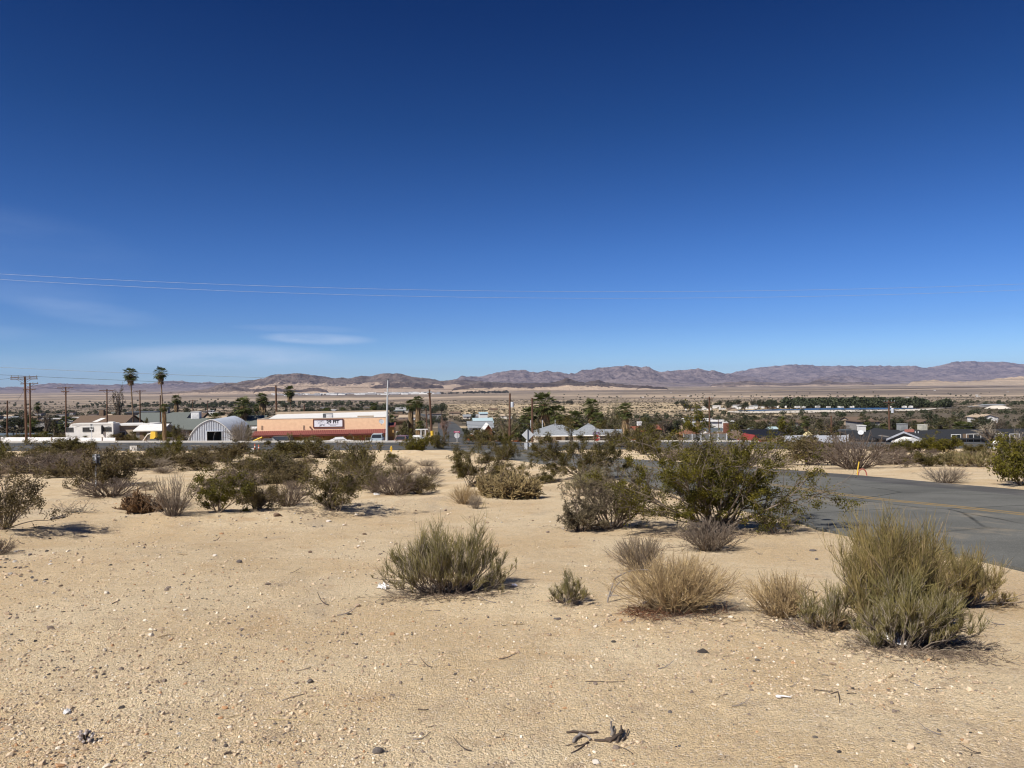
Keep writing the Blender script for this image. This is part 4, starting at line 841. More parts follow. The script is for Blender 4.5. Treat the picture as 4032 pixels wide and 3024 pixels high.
for i, a in enumerate([
 ('grey','tall grey feathery tree left of the slender palm pair',465,1530,78,290), ('grey','leaning grey tree behind the blue tarpaulin fence',180,1618,64,185), ('olive','grey-green bush tree left of the brown-roofed house',215,1640,44,190),
 ('pink','dead pinkish tree at the corner of the valley street',1748,1648,80,116), ('palo','large pale green tree behind the orange fence',1990,1590,150,140), ('olive','bushy tree right of the orange fence behind the pole',2040,1640,110,145), ('olive','pale bushy tree under the left palms of the grey hip roof',2120,1650,120,148),
 ('palo','pale see-through tree between the ragged palm and the lone palm',2410,1575,150,190), ('olive','bush tree under the bushy palms of the grey hip roof',2270,1640,150,165), ('bare','grey leafless thicket right of the lone skirted palm',2475,1650,90,150), ('olive','olive tree behind the largest creosote, left of the red roofs',2440,1660,100,150),
 ('tall','slender grey-green tree behind the house with solar panels',2928,1612,52,260), ('olive','olive tree right of the slender grey-green one',2965,1640,50,240), ('round','broad dark shrub tree right of the solar panels',3165,1668,150,160), ('round','dark tree with a tall knob, behind the coolers of the black roof',3670,1612,72,200), ('olive','dark tree by the right wooden pole',3540,1632,64,230), ('olive','bush tree left of the knobbed dark tree',3630,1650,56,215),
 ('bare','wide leafless tree beside the white tarp bundle',3900,1655,190,118), ('white','thin whitish leafless tree near the right picture edge',4010,1680,60,112), ('round','dark tree behind the wide leafless one',3950,1650,80,220), ('olive','olive tree at the right picture edge behind the black roof',4020,1650,70,210), ('round','dark round tree alone on the sand left of the teal roofs',1862,1610,34,290), ('round','wide dark tree by the wooden pole right of the shaggy palms',1745,1620,64,270), ('round','dark tree left of the wide one by the wooden pole',1700,1628,50,270),
 ('olive','bush behind the brown shop annex',1590,1640,60,150), ('round','dark hedge-like tree beside the valley street, left side',1722,1690,36,122), ('olive','olive tree between the grey roofs and the slender palms',578,1628,46,150), ('olive','green tree in front of the wide grey roof',692,1660,52,135), ('olive','bush by the left end of the tan shop',975,1655,40,130),('round','dark bush left of the teal-roofed cottage',1838,1676,50,160),('olive','bush in front of the teal-roofed cottage',1880,1685,70,140),
 ('olive','bush under the middle wooden pole',2830,1690,60,150),('round','dark bush behind the white block wall',3230,1690,50,150),('olive','olive bush behind the red gable',2890,1690,70,135),('olive','dark olive tree behind the largest palm',2150,1612,120,172),('round','dark tree between the largest palm and the pale green tree',2060,1622,100,168),('olive','dark bushy tree behind the roof peak in the middle',2235,1625,110,178),('round','dark tree under the ragged palm crown',2330,1628,110,172),('olive','olive tree left of the lone skirted palm',2420,1632,90,165),('round','dark bush tree right behind the grey diamond sign',2070,1664,95,124),('round','dark shrub at the right end of the grey hip roof',2440,1690,70,124)]):
    tree(*a, v=i % 2)
rr = rs(77)
def scatter_trees(px0, px1, Y0, Y1, n, h0, h1, label, group, kinds=('round', 'olive', 'round', 'tall')):
    for i in range(n):
        px = rr.uniform(px0, px1); Y = math.exp(rr.uniform(math.log(Y0), math.log(Y1))); h = rr.uniform(h0, h1)
        tree(kinds[i % len(kinds)], label, px, 0, 0, Y, group, i % 2, g=on(px, Y), h=h, w=h*rr.uniform(.9, 1.7))
scatter_trees(-40, 1020, 240, 950, 110, 2.6, 6.0, 'small dark tree among the houses of the left valley floor', 'trees of the left valley floor')
scatter_trees(620, 1750, 450, 1700, 80, 4, 9.5, 'dark tree on the flat beyond the tan shop', 'dark trees beyond the tan shop')
scatter_trees(1180, 1480, 620, 820, 26, 5, 9, 'dark tree of the grove left of the straight valley road', 'grove by the straight valley road')
scatter_trees(2500, 4080, 190, 360, 95, 3.0, 5.4, 'bushy tree among the houses of the right middle distance', 'trees of the right middle distance', ('olive', 'round', 'olive', 'grey'))
scatter_trees(2660, 3060, 760, 1150, 30, 6, 12, 'dark tree of the green patch beyond the right-hand sand', 'trees of the green patch', ('round', 'tall'))
# ------------------------------------------------------------------ far ground cover nobody could count
def scrub_field():
    r = rs(5); mb = MB(); n = 48000
    px = r.uniform(-500, 4500, n); Y = np.exp(r.uniform(math.log(150), math.log(2600), n)); x = (px - 2016)/F*Y
    ok = (roadmask(x, Y) > .9); d = fbm(x/120, Y/60, 3, 44); left = sstep(-x/Y, .1, .3); ok &= r.uniform(0, 1, n) < np.clip((d - .38)*4 + .35*left + .15, .08, 1)
    px, Y, x = px[ok], Y[ok], x[ok]; z = ground_z(x, Y); s_ = r.uniform(.5, 1.6, len(x))*np.interp(Y, [150, 500, 2600], [.7, 1.15, 2.3])
    k = 7
    P = np.repeat(np.stack([x, Y, z], 1), k, 0); S2 = np.repeat(s_, k)[:, None]
    P = P + rdir(r, len(P), -.1)*S2*np.array([.75, .75, .42]) + np.array([0, 0, .15]); u = rdir(r, len(P)); v = unit(np.cross(u, rdir(r, len(P))))
    mb.quads(P, u*S2*.45, v*S2*.32)
    return mb.build('desert_scrub', mat('scrub_leaves', (.095,.080,.048), .9, (.050,.043,.028), .05, .5))
tag(scrub_field(), kind='stuff')
def treeline(name, spots, m):
    r = rs(9); mb = MB()
    for (p0, p1, Y0, Y1, n, h0, h1) in spots:
        px = r.uniform(p0, p1, n); Y = r.uniform(Y0, Y1, n); x = (px - 2016)/F*Y; z = ground_z(x, Y); h = r.uniform(h0, h1, n); k = 130
        P = np.repeat(np.stack([x, Y, z], 1), k, 0); H = np.repeat(h, k)[:, None]
        d = rdir(r, n*k)*r.uniform(.55, 1, (n*k, 1)); P = P + d*H*np.array([.62, .62, .48]) + np.array([0, 0, .5])*H; P[:, 2] = np.maximum(P[:, 2], np.repeat(z, k))
        u = rdir(r, n*k); v = unit(np.cross(u, rdir(r, n*k))); mb.quads(P, u*H*.13, v*H*.09)
    tag(mb.build(name, m), kind='stuff')
treeline('treeline', [(3080, 3650, 860, 950, 130, 8, 13), (3080, 3500, 830, 860, 60, 5, 8), (3680, 3735, 850, 880, 9, 7, 11), (3640, 3690, 870, 900, 6, 5, 7)], M_TREE)
treeline('treeline', [(-100, 640, 900, 1300, 70, 3, 6), (300, 1050, 1700, 2600, 110, 5, 9), (640, 1500, 1500, 2300, 150, 5, 10), (1480, 1760, 900, 1350, 46, 4, 8), (-100, 900, 2800, 4200, 90, 6, 10), (2200, 4100, 2600, 4800, 80, 4, 8), (2480, 4100, 420, 560, 60, 2.0, 3.6), (3700, 4100, 900, 1300, 40, 3, 6)], M_TREE)
treeline('treeline', [(1730, 2005, 6300, 6900, 70, 10, 17), (1840, 2000, 6900, 7600, 40, 14, 24), (1100, 1760, 6800, 8000, 60, 8, 14), (2180, 2250, 1500, 1600, 24, 4, 7)], mat('far_leaves', (.075,.070,.050), .9, (.045,.043,.034), .05, .4))
# ------------------------------------------------------------------ buildings
M_WHT = mat('white_paint', (.72,.70,.66), .7, (.62,.60,.56), 1.5); M_OFF = mat('warm_white_wall', (.62,.56,.47), .85, (.54,.48,.40), 1.5)
M_TANW = mat('tan_wall', (.42,.33,.235), .9, (.36,.28,.20), 1.2); M_BRNW = mat('brown_wall', (.20,.14,.095), .9, None, 1.2); M_GRYW = mat('grey_wall', (.30,.285,.27), .9, None, 1.2)
M_RBRN = mat('brown_shingles', (.165,.115,.08), .95, (.12,.083,.058), 6, bump=.4, bscale=14); M_RGRN = mat('grey_green_shingles', (.150,.165,.150), .95, (.11,.12,.11), 6, bump=.4, bscale=14)
M_RGRY = mat('pale_grey_shingles', (.27,.285,.30), .95, (.20,.21,.22), 4, bump=.4, bscale=14); M_RBLK = mat("black_shingles", (.030,.032,.036), .95, (.021,.022,.025), 6, bump=.4, bscale=14)
M_RRED = mat('rust_red_roof', (.26,.085,.05), .9, (.18,.06,.035), 4); M_TILE = mat('red_clay_tiles', (.235,.075,.060), .85, (.165,.052,.044), 5); M_RTEAL = mat('pale_blue_metal_roof', (.42,.54,.56), .5, (.36,.46,.48), 2)
M_GLASS = mat('dark_glass', (.03,.035,.04), .15, (.02,.024,.03), 1, spec=.6); M_TRIM = mat('white_trim', (.74,.73,.70), .7)
M_STUC = mat('peach_stucco', (.88,.605,.385), .95, (.80,.535,.335), 2.2, bump=.7, bscale=5); M_OCH = mat('ochre_wall', (.40,.25,.09), .95, (.33,.20,.075), 2); M_DRED = mat('dark_red_wood', (.12,.03,.022), .8)
M_GALV = mat('galvanised_steel', (.49,.53,.59), .5, (.42,.46,.52), 1.2, metal=.15, spec=.5); M_DARK = mat('dark_interior', (.014,.013,.012), .95)
M_WOOD = mat('weathered_wood', (.135,.075,.048), .95, (.085,.048,.032), 3, streak=(6,6,.5)); M_ORF = mat('orange_fence_boards', (.42,.135,.045), .85, (.32,.10,.035), 2, .25); M_DKF = mat('dark_fence_boards', (.085,.072,.065), .9, None, 2, .3)
M_WHF = mat('white_fence_panels', (.74,.75,.77), .7, (.62,.63,.65), .8); M_STEEL = mat('dull_sign_metal', (.52,.53,.54), .6, (.46,.47,.48), 3); M_DKS = mat('dark_sign_metal', (.10,.105,.11), .6, (.075,.08,.085), 3)
M_BLK = mat('black_paint', (.02,.02,.022), .6); M_REDP = mat('red_sign_paint', (.50,.025,.03), .5); M_MAG = mat('magenta_street_sign', (.42,.03,.12), .5); M_YELP = mat('yellow_paint', (.75,.50,.06), .55, (.62,.40,.05), 3)
M_ORG = mat('orange_plastic', (.80,.13,.03), .6); M_TARPY = mat('pale_yellow_tarp', (.62,.53,.30), .8); M_TARPW = mat('white_tarp', (.78,.77,.74), .7, (.66,.65,.63), 2); M_TARPB = mat('blue_grey_tarp', (.115,.15,.185), .8, (.08,.105,.135), .6)
M_SOLAR = mat('solar_cells', (.016,.017,.022), .55, (.012,.013,.016), 2, spec=.25)
def window(par, x, z, w, h, y=0.0, fm=None):
    """frame with its pane, on a front wall at local y"""
    f = MB()
    t = .09
    for (cx, cz, sx, sz) in ((x, z + h/2, w + 2*t, t), (x, z - h/2, w + 2*t, t), (x - w/2 - t/2, z, t, h - t), (x + w/2 + t/2, z, t, h - t), (x, z, t*.6, h - t)): f.box((cx, y - .035, cz), (sx, .07, sz))
    fo = f.build('window', fm or M_TRIM, par); MB().box((x, y - .008, z), (w, .016, h - .01)).build('pane', M_GLASS, fo); return fo
def door(par, x, w, h, y=0.0, m=None, z0=0.0):
    d = MB().box((x, y - .03, z0 + h/2), (w, .06, h)).build('door', m or M_BRNW, par); MB().box((x + w*.38, y - .085, z0 + h*.47), (.06, .05, .12)).build('handle', M_STEEL, d); return d
def cooler(par, x, y, z, s=1.0, m=None, name='evaporative_cooler'):
    b = MB().box((x, y, z + .5*s), (1.0*s, 1.0*s, .9*s)); b.box((x, y, z + .98*s), (1.08*s, 1.08*s, .06*s))
    for k in range(5): b.box((x, y - .51*s, z + (.2 + .14*k)*s), (.8*s, .03*s, .07*s))
    return b.build(name, m or M_TARPW, par)
def gable_roof(hw, hr, w, d, o, t=.16, along_x=True):
    sl = hr/(d/2); e = hw - o*sl; mb = MB()
    prof = [(-d/2 - o, e), (0, hw + hr), (d/2 + o, e), (d/2 + o, e - t), (0, hw + hr - t), (-d/2 - o, e - t)]
    mb.prism(prof, -w/2 - o, w/2 + o, 'x' if along_x else 'y'); return mb
def house(name, label, px0, px1, top, Y, d=9., hr=1.5, wm=None, rm=None, roof='gable', rz=.10, over=.45, wins=(), doors=(), group=None, H=None, cat='house', fm=None, zmin=0.0):
    pc = (px0 + px1)/2; w = (px1 - px0)/F*Y; g = on(pc, Y); yr = Y if roof in ('flat', 'gfront') else Y + d/2
    Ht = (ztop(pc, top, yr) - g.z) if H is None else H
    if Ht < 2.4: g.z -= 2.4 - Ht; Ht = 2.4
    hr = min(hr, Ht*.42); hw = Ht - hr; o = over; w -= 2*o
    t = thing(name, label, cat, g, rz, group); t['_h'] = round(Ht, 2)
    wa = MB(); k = .17
    if roof == 'gable':
        wa.prism([(0, -1.2), (d, -1.2), (d, hw - k), (d/2, hw + hr - k), (0, hw - k)], -w/2, w/2, 'x'); ro = gable_roof(hw, hr, w, d, o)
        for i in range(len(ro.V)): ro.V[i] = ro.V[i] + np.array([0, d/2, 0])
    elif roof == 'gfront':
        wa.prism([(-w/2, -1.2), (w/2, -1.2), (w/2, hw - k), (0, hw + hr - k), (-w/2, hw - k)], 0, d, 'y'); sl = hr/(w/2); ro = MB()
        ro.prism([(-w/2 - o, hw - o*sl), (-w/2 - o, hw - o*sl - .16), (0, hw + hr - .16), (w/2 + o, hw - o*sl - .16), (w/2 + o, hw - o*sl), (0, hw + hr)], -o, d + o, 'y')
    elif roof == 'hip':
        wa.box((0, d/2, hw/2 - .6), (w, d, hw + 1.2)); ro = MB(); a, b = w/2 + o, d/2 + o; r_ = max(a - b, .3)
        V = [(-a, d/2-b, hw), (a, d/2-b, hw), (a, d/2+b, hw), (-a, d/2+b, hw), (-r_, d/2, hw + hr), (r_, d/2, hw + hr), (-a, d/2-b, hw - .15), (a, d/2-b, hw - .15), (a, d/2+b, hw - .15), (-a, d/2+b, hw - .15)]
        ro.add(V, [[0, 1, 5, 4], [2, 3, 4, 5], [0, 6, 7, 1], [1, 7, 8, 2], [2, 8, 9, 3], [3, 9, 6, 0], [9, 8, 7, 6]]); ro.add([V[1], V[2], V[5], V[3], V[0], V[4]], [[0, 1, 2], [3, 4, 5]])
    else:
        wa.box((0, d/2, (hw + hr)/2 - .6 - .1), (w, d, hw + hr + 1.0)); ro = MB().box((0, d/2, hw + hr - .1), (w + 2*o, d + 2*o, .24))
    wa.build('wall', wm or M_TANW, t); R_ = ro.build('roof', rm or M_RBRN, t)
    for (fx, z, ww, wh) in wins: window(t, fx*w/2, z, ww, wh, 0, fm)
    for (fx, ww, wh) in doors: door(t, fx*w/2, ww, wh)
    t['_dims'] = (w, d, hw, hr); return t, R_
def dims(t): return list(t['_dims'])
W2 = ((-.5, 1.5, 1.3, 1.0), (.45, 1.5, 1.3, 1.0))
# -- left part of the town
t, R_ = house('bungalow', 'long brown-roofed bungalow behind the white travel trailer', 280, 487, 1635, 172, 11, 1.7, M_TANW, M_RBRN, wins=((-.4,1.3,2.2,1.0),(.6,1.4,1.0,.9)), doors=((.25,.9,2.0),))
w_, d_, hw, hr = dims(t); MB().box((-w_*.12, d_/2, hw + hr + .5), (1.0, .9, 1.5)).build('chimney', M_BRNW, R_)
s_ = hr/(d_/2); MB().add([(-1.6, 1.2, hw + 1.2*s_ + .03), (-.5, 1.2, hw + 1.2*s_ + .03), (.4, 3.6, hw + 3.6*s_ + .03), (-.7, 3.6, hw + 3.6*s_ + .03), (-1.6, 1.2, hw + 1.2*s_ - .05), (-.5, 1.2, hw + 1.2*s_ - .05), (.4, 3.6, hw + 3.6*s_ - .05), (-.7, 3.6, hw + 3.6*s_ - .05)], [[0,1,2,3],[0,4,5,1],[1,5,6,2],[2,6,7,3],[3,7,4,0]]).build('skylight', M_WHT, R_)
t, R_ = house('bungalow', 'grey-green roofed bungalow directly behind the slender palm pair', 522, 722, 1624, 190, 11, 2.0, M_GRYW, M_RGRN, wins=W2, doors=((0,.9,2.0),))
w_, d_, hw, hr = dims(t); cooler(t, 0, d_/2, hw + hr - .2, 1.5, M_GRYW)
t, R_ = house('bungalow', 'bungalow with the widest grey-green roof, left of the metal arch building', 655, 832, 1646, 150, 12, 1.8, M_GRYW, M_RGRN, wins=((-.3,1.4,1.2,1.0),(.5,1.4,1.2,1.0)), doors=((.1,.9,2.0),))
w_, d_, hw, hr = dims(t); cooler(t, -.5, d_/2 + .3, hw + hr - .35, 1.6, M_TARPW)
t, R_ = house('bungalow', 'grey-green roofed bungalow between the metal arch building and the tan shop', 885, 1030, 1636, 172, 11, 1.8, M_OFF, M_RGRN, wins=W2, doors=((0,.9,2.0),))
t, R_ = house('mobile_home', 'white flat-roofed mobile home right of the travel trailer', 444, 585, 1671, 146, 6, .3, M_TANW, M_WHT, 'flat', wins=((-.55,1.5,1.1,.9),), doors=((.35,.9,1.9),), cat='mobile home')
t, R_ = house('shed', 'white low-pitched shed joined to the end of the white mobile home', 528, 640, 1669, 143, 7, .9, M_GRYW, M_WHT, wins=((.4,1.4,1.0,.8),), doors=((-.45,1.2,2.0),), cat='shed')
t, R_ = house('shed', 'grey box-shaped shed against the right side of the metal arch building', 958, 1008, 1686, 140, 5, .2, M_GRYW, M_WHT, 'flat', doors=((0,1.2,2.0),), over=.15, cat='shed')
for i, (lb, p0, p1, tp, Y, rm, ro_) in enumerate([('small brown roof left of a chimney-like tank, behind the wide grey-green roof',735,800,1626,235,M_RBRN,'gable'),('second small brown roof behind the wide grey-green roof',760,800,1630,260,M_RRED,'gable'),('pale flat house behind the right end of the wide grey-green roof',708,745,1629,240,M_WHT,'flat'),('long low tan roof behind the top of the metal arch building',800,880,1637,215,M_TANW,'gable'),
    ('brown house with a dark double window right of the lamp post',1548,1602,1655,160,M_RBRN,'flat'),('long dark flat roof behind the slender palm pair',495,610,1622,240,M_DKS,'flat')]):
    house('house', lb, p0, p1, tp, Y, 8, 1.0, M_TANW if i % 2 else M_BRNW, rm, ro_, wins=((0,1.4,1.6,.9),))
# metal arch building
g = on(829, 127); w_ = (920 - 738)/F*127; H = ztop(822, 1652, 127) - g.z; D_ = 15.0
t = thing('arch_building', 'galvanised metal arch building with a dark open doorway', 'metal building', g, .10)
a = np.linspace(0, PI, 25); prof = np.stack([-np.cos(a)*w_/2*np.minimum(1, 1.0), (.82*np.sin(a) + .18*(1 - np.abs(np.cos(a))))*H], 1); prof[0, 1] = prof[-1, 1] = -.8
mb = MB(); nrib = 30
ys = np.linspace(0, D_, nrib*2 + 1)
V = []; inner = []
for k, y in enumerate(ys):
    s_ = 1.0 if k % 2 else .978; V.append(np.stack([prof[:, 0]*s_, np.full(25, y), np.where(prof[:, 1] > 0, prof[:, 1]*s_, prof[:, 1])], 1))
V = np.concatenate(V); i = np.arange(len(V)).reshape(-1, 25); mb.add(V, np.stack([i[:-1, :-1], i[:-1, 1:], i[1:, 1:], i[1:, :-1]], -1).reshape(-1, 4)); mb.build('arch_shell', M_GALV, t)
dw, dh = (1415 - 1184)/3.95/F*127, ztop(829, 1699, 127) - g.z
fr = MB(); xs = np.linspace(-w_/2 + .05, w_/2 - .05, 41); zz = np.interp(xs, prof[:, 0], prof[:, 1])*.97
for k in range(40):
    x0, x1 = xs[k], xs[k+1]; inner_ = abs((x0 + x1)/2 - .55) < dw/2; zb = dh if inner_ else -.8; y_ = .12 if k % 2 else .22
    if min(zz[k], zz[k+1]) > zb: fr.add([(x0, y_, zb), (x1, y_, zb), (x1, y_, zz[k+1]), (x0, y_, zz[k])], [[0, 1, 2, 3]])
    if k: fr.add([(x0, .12, zb), (x0, .22, zb), (x0, .22, zz[k]), (x0, .12, zz[k])], [[0, 1, 2, 3]])
for sx in (-1, 1): fr.box((.55 + sx*dw/2, .1, dh/2 - .4), (.10, .16, dh + .8))
fr.box((.55, .1, dh + .06), (dw + .3, .16, .14)); fr.build('front_panel', M_GALV, t)
MB().tubes(np.stack([prof[1:-1, 0]*1.005, np.full(23, .02), prof[1:-1, 1]*1.005], 1)[None], .06, 6).build('edge_trim', M_TRIM, t)
MB().prism(prof*np.array([.96, .96]), D_ - .3, D_ - .2, 'y').build('rear_panel', M_GALV, t)
# the tan shop
Y0 = 122.; RZ = math.atan(.14); g = on(1271, Y0); w_ = (1518 - 1025)/F*Y0/math.cos(RZ)*1.005; top = ztop(1271, 1647, Y0) - g.z; aw1 = ztop(1271, 1694, Y0) - g.z; aw0 = ztop(1271, 1712, Y0 - 2.2) - g.z
t = thing('shop_building', 'tan stucco shop with a red tiled awning and black and white sign', 'shop', g, RZ)
fl = -.9; hh = top
wa = MB(); wa.box((0, .2, (aw1 - .1 + hh)/2), (w_, .4, hh - aw1 + .1)); wa.build('parapet_wall', M_STUC, t)
wb = MB(); wb.box((0, .25, (aw1 - .1 + fl)/2), (w_ - .05, .3, aw1 - .1 - fl)); wb.build('front_wall', M_OCH, t)
sd_ = MB(); D_ = 17.
for sx in (-1, 1): sd_.box((sx*(w_/2 - .15), .4 + D_/2, (hh - .05 + fl)/2), (.3, D_, hh - .05 - fl))
sd_.box((0, .4 + D_ + .15, (hh + .55 + fl)/2), (w_, .3, hh + .55 - fl)); sd_.build('side_wall', M_TANW, t)
rf = MB(); rf.add([(-w_/2 + .3, .4, hh - .5), (w_/2 - .3, .4, hh - .5), (w_/2 - .3, D_ + .4, hh + .35), (-w_/2 + .3, D_ + .4, hh + .1)], [[0, 1, 2, 3]]); R_ = rf.build('roof', M_WHT, t)
MB().box((0, .2, hh + .03), (w_ + .06, .48, .07)).build('coping', M_CONC, t)
xm = lambda px: (px - 1271)/F*Y0/math.cos(RZ)
MB().box((xm(1283), 3.2, hh + .15), (1.5, 1.4, .95)).build('roof_vent', M_DKS, t); cooler(t, xm(1291), 2.2, hh - .40, .95, M_TARPW); MB().box((xm(1430), 4., hh - .1), (2.6, 1.0, .5)).build('roof_hatch', M_TANW, t)
# tiled awning: sloped slab with round tile ribs, posts and braces under it
ax0, ax1 = -w_/2 - .5, w_/2 - .05; aw = MB(); dep = 2.3; n = 70; xs = np.linspace(ax0, ax1, n*4 + 1); zr = .05*np.abs(np.sin(np.linspace(0, n*PI, n*4 + 1)))
rows = np.linspace(0, 1, 8); V = np.stack([np.stack([xs, np.full(len(xs), -.0 - dep*q), aw1 - (aw1 - aw0)*q + zr + .035*((k % 2))], 1) for k, q in enumerate(rows)])
i = np.arange(V.shape[0]*V.shape[1]).reshape(V.shape[:2]); aw.add(V.reshape(-1, 3), np.stack([i[:-1, :-1], i[1:, :-1], i[1:, 1:], i[:-1, 1:]], -1).reshape(-1, 4))
A_ = aw.build('awning', M_TILE, t)
ub = MB(); ub.add([(ax0, -.02, aw1 - .1), (ax1, -.02, aw1 - .1), (ax1, -dep, aw0 - .1), (ax0, -dep, aw0 - .1)], [[0, 1, 2, 3]]); ub.box(((ax0 + ax1)/2, -dep + .02, aw0 - .1), (ax1 - ax0, .1, .2)); ub.build('awning_frame', M_DRED, A_)
for px in (1100, 1262, 1345, 1425, 1500):
    x = xm(px); p = MB(); p.box((x, -dep + .12, (aw0 - .2 + fl)/2), (.14, .14, aw0 - .2 - fl))
    for sx in (-1, 1): p.bar((x, -dep + .12, aw0 - 1.0), (x + sx*.8, -dep + .12, aw0 - .2), .055, 4)
    p.build('awning_post', M_DRED, A_)
dd = MB()
for sx in (-1, 0, 1): dd.box((xm(1238) + sx*.82, .06, 1.0 + fl + .3), (.09, .09, 2.5))
dd.box((xm(1238), .06, 2.3 + fl + .3), (1.75, .09, .09)); D1 = dd.build('double_door', M_WHT, t)
for sx in (-.41, .41): MB().box((xm(1238) + sx, .075, 1.05 + fl + .3), (.72, .03, 2.3)).build('pane', mat('grey_glass', (.22,.25,.27), .25, spec=.5), D1)
for px in (1212, 1450, 1090): window(t, xm(px), 1.5 + fl + .3, 1.3, 1.2, .1)
for px in (1041, 1198):                                      # small louvred vents on the parapet
    v = MB(); z_ = ztop(px, 1682, Y0) - g.z
    for k in range(5): v.box((xm(px), -.03, z_ - .28 + k*.14), (.28, .06, .05))
    v.build('wall_vent', M_TANW, t)
def dish(par, c, r, m, yaw=0.0):
    o = MB(); o.lathe([(r*q, .35*r*q*q) for q in (0.02, .3, .55, .8, 1.0)] + [(r*.97, .35*r*.9 - .02)], 18); M_ = Matrix.Rotation(yaw, 3, 'Z') @ Matrix.Rotation(math.radians(58), 3, 'X')
    for k in range(len(o.V)): o.V[k] = o.V[k] @ np.array(M_).T + np.array(c)
    ob = o.build('satellite_dish', m, par); n_ = M_ @ Vector((0, 0, 1)); c = Vector(c)
    MB().bar(c - n_*.05, c + Vector((.05, .45, -.75*r - .25)), .04, 6).bar(c + n_*r*.1, c + n_*r*.95 + Vector((0, 0, -.1)), .02, 4).build('bracket', M_STEEL, ob); return ob
dish(t, (xm(1496), -.8, ztop(1496, 1662, Y0) - g.z), .42, M_STEEL, .3)
lamp_ = MB(); lamp_.box((xm(1222), -.15, ztop(1222, 1681, Y0) - g.z), (.16, .25, .2)); lamp_.build('wall_lamp', M_BRNW, t)
# the shop sign: dark frame, white panel, drawing and lettering
sw, sh = (1349 - 1233)/F*Y0, (1682.5 - 1649)/F*Y0; sx_ = xm(1291); sz = ztop(1291, 1666.5, Y0) - g.z
M_SIGN = mat('pale_sign_panel', (.80,.81,.85), .6, (.76,.77,.81)); M_LINE = mat('grey_sign_line', (.28,.29,.31), .7)
fr = MB()
for (cx, cz, bx, bz) in ((0, sh/2 - .06, sw, .10), (0, -sh/2 + .06, sw, .10), (-sw/2 + .06, 0, .10, sh - .22), (sw/2 - .06, 0, .10, sh - .22)): fr.box((sx_ + cx, -.08, sz + cz), (bx, .16, bz))
fr.build('sign_frame', M_DRED, t); SG = MB().box((sx_, -.05, sz), (sw - .26, .08, sh - .26)).build('sign_panel', M_SIGN, t)
def text_obj(par, s, size_, loc, m, off=0.0, rot=(PI/2, 0, 0), name='lettering', sx=1.0):
    c = bpy.data.curves.new('t', 'FONT'); c.body = s; c.size = size_; c.align_x = 'CENTER'; c.align_y = 'CENTER'; c.offset = off; c.extrude = .006
    tmp = bpy.data.objects.new('t', c); COL.objects.link(tmp); dg = bpy.context.evaluated_depsgraph_get()
    me = bpy.data.meshes.new_from_object(tmp.evaluated_get(dg)); bpy.data.objects.remove(tmp); me.materials.clear(); me.materials.append(m)
    o = link(name, me, par, loc); o.rotation_euler = rot; o.scale = (sx, 1, 1); return o
lx = xm(1307); text_obj(SG, '29 FIT', .68, (lx + .08, -.10, sz + .20), M_BLK, .026, sx=1.12)
sub = MB(); r = rs(3)
for zz_, x0, x1 in ((-.17, -.62, .85), (-.36, -.35, .55)):
    x = x0
    while x < x1: q = r.uniform(.05, .10); sub.box((lx + x + q/2, -.095, sz + zz_), (q, .01, r.uniform(.05, .09))); x += q + .035
sub.build('small_lettering', M_LINE, SG)
dr = MB(); cx_ = xm(1266)
for k in range(9):
    a = np.linspace(0, r.uniform(2, 4.5), 12) + r.uniform(0, 6); q = r.uniform(.18, .62); dr.tubes(np.stack([cx_ + r.uniform(-.35, .35) + q*np.cos(a)*.9, np.full(12, -.095), sz + r.uniform(-.06, .2) + q*.55*np.sin(a)], 1)[None], .009, 4)
dr.build('line_drawing', M_LINE, SG)
mk = MB(); mk.bar((cx_ - .02, -.097, sz + .26), (cx_ - .10, -.097, sz + .36), .05, 5).bar((cx_ - .35, -.097, sz - .44), (cx_ - .02, -.097, sz - .26), .04, 5).bar((cx_ + .22, -.097, sz - .26), (cx_ + .42, -.097, sz - .38), .04, 5); mk.build('drawing_accent', M_BLK, SG)
# annex with a red roof on the shaded side of the shop
t, R_ = house('shop_annex', 'dark brown annex with a red tiled edge right of the tan shop', 1518, 1556, 1676, 124, 10, .6, M_OCH, M_TILE, 'flat', rz=RZ, over=.25, cat='shed', doors=((0,.8,1.9),))
# -- down the valley street
t, R_ = house('cottage', 'teal flat-roofed building with pale posts, farthest back of the teal roofs', 1886, 1922, 1622, 330, 9, .5, M_WHT, M_RTEAL, 'gable', over=.3)
t, R_ = house('cottage', 'wide pale blue metal roof in front of the teal flat-roofed building', 1862, 1944, 1645, 255, 10, 1.2, M_WHT, M_RTEAL, wins=W2)
t, R_ = house('cottage', 'grey-roofed white cottage in front of the pale blue roofs', 1840, 1945, 1657, 205, 10, 1.5, M_WHT, M_RGRY, wins=W2, doors=((0,.9,2.),))
t, R_ = house('cottage', 'small white gable with red trim beside the orange fence', 1898, 1946, 1670, 160, 7, 1.1, M_RRED, M_WHT, 'gfront', over=.4)
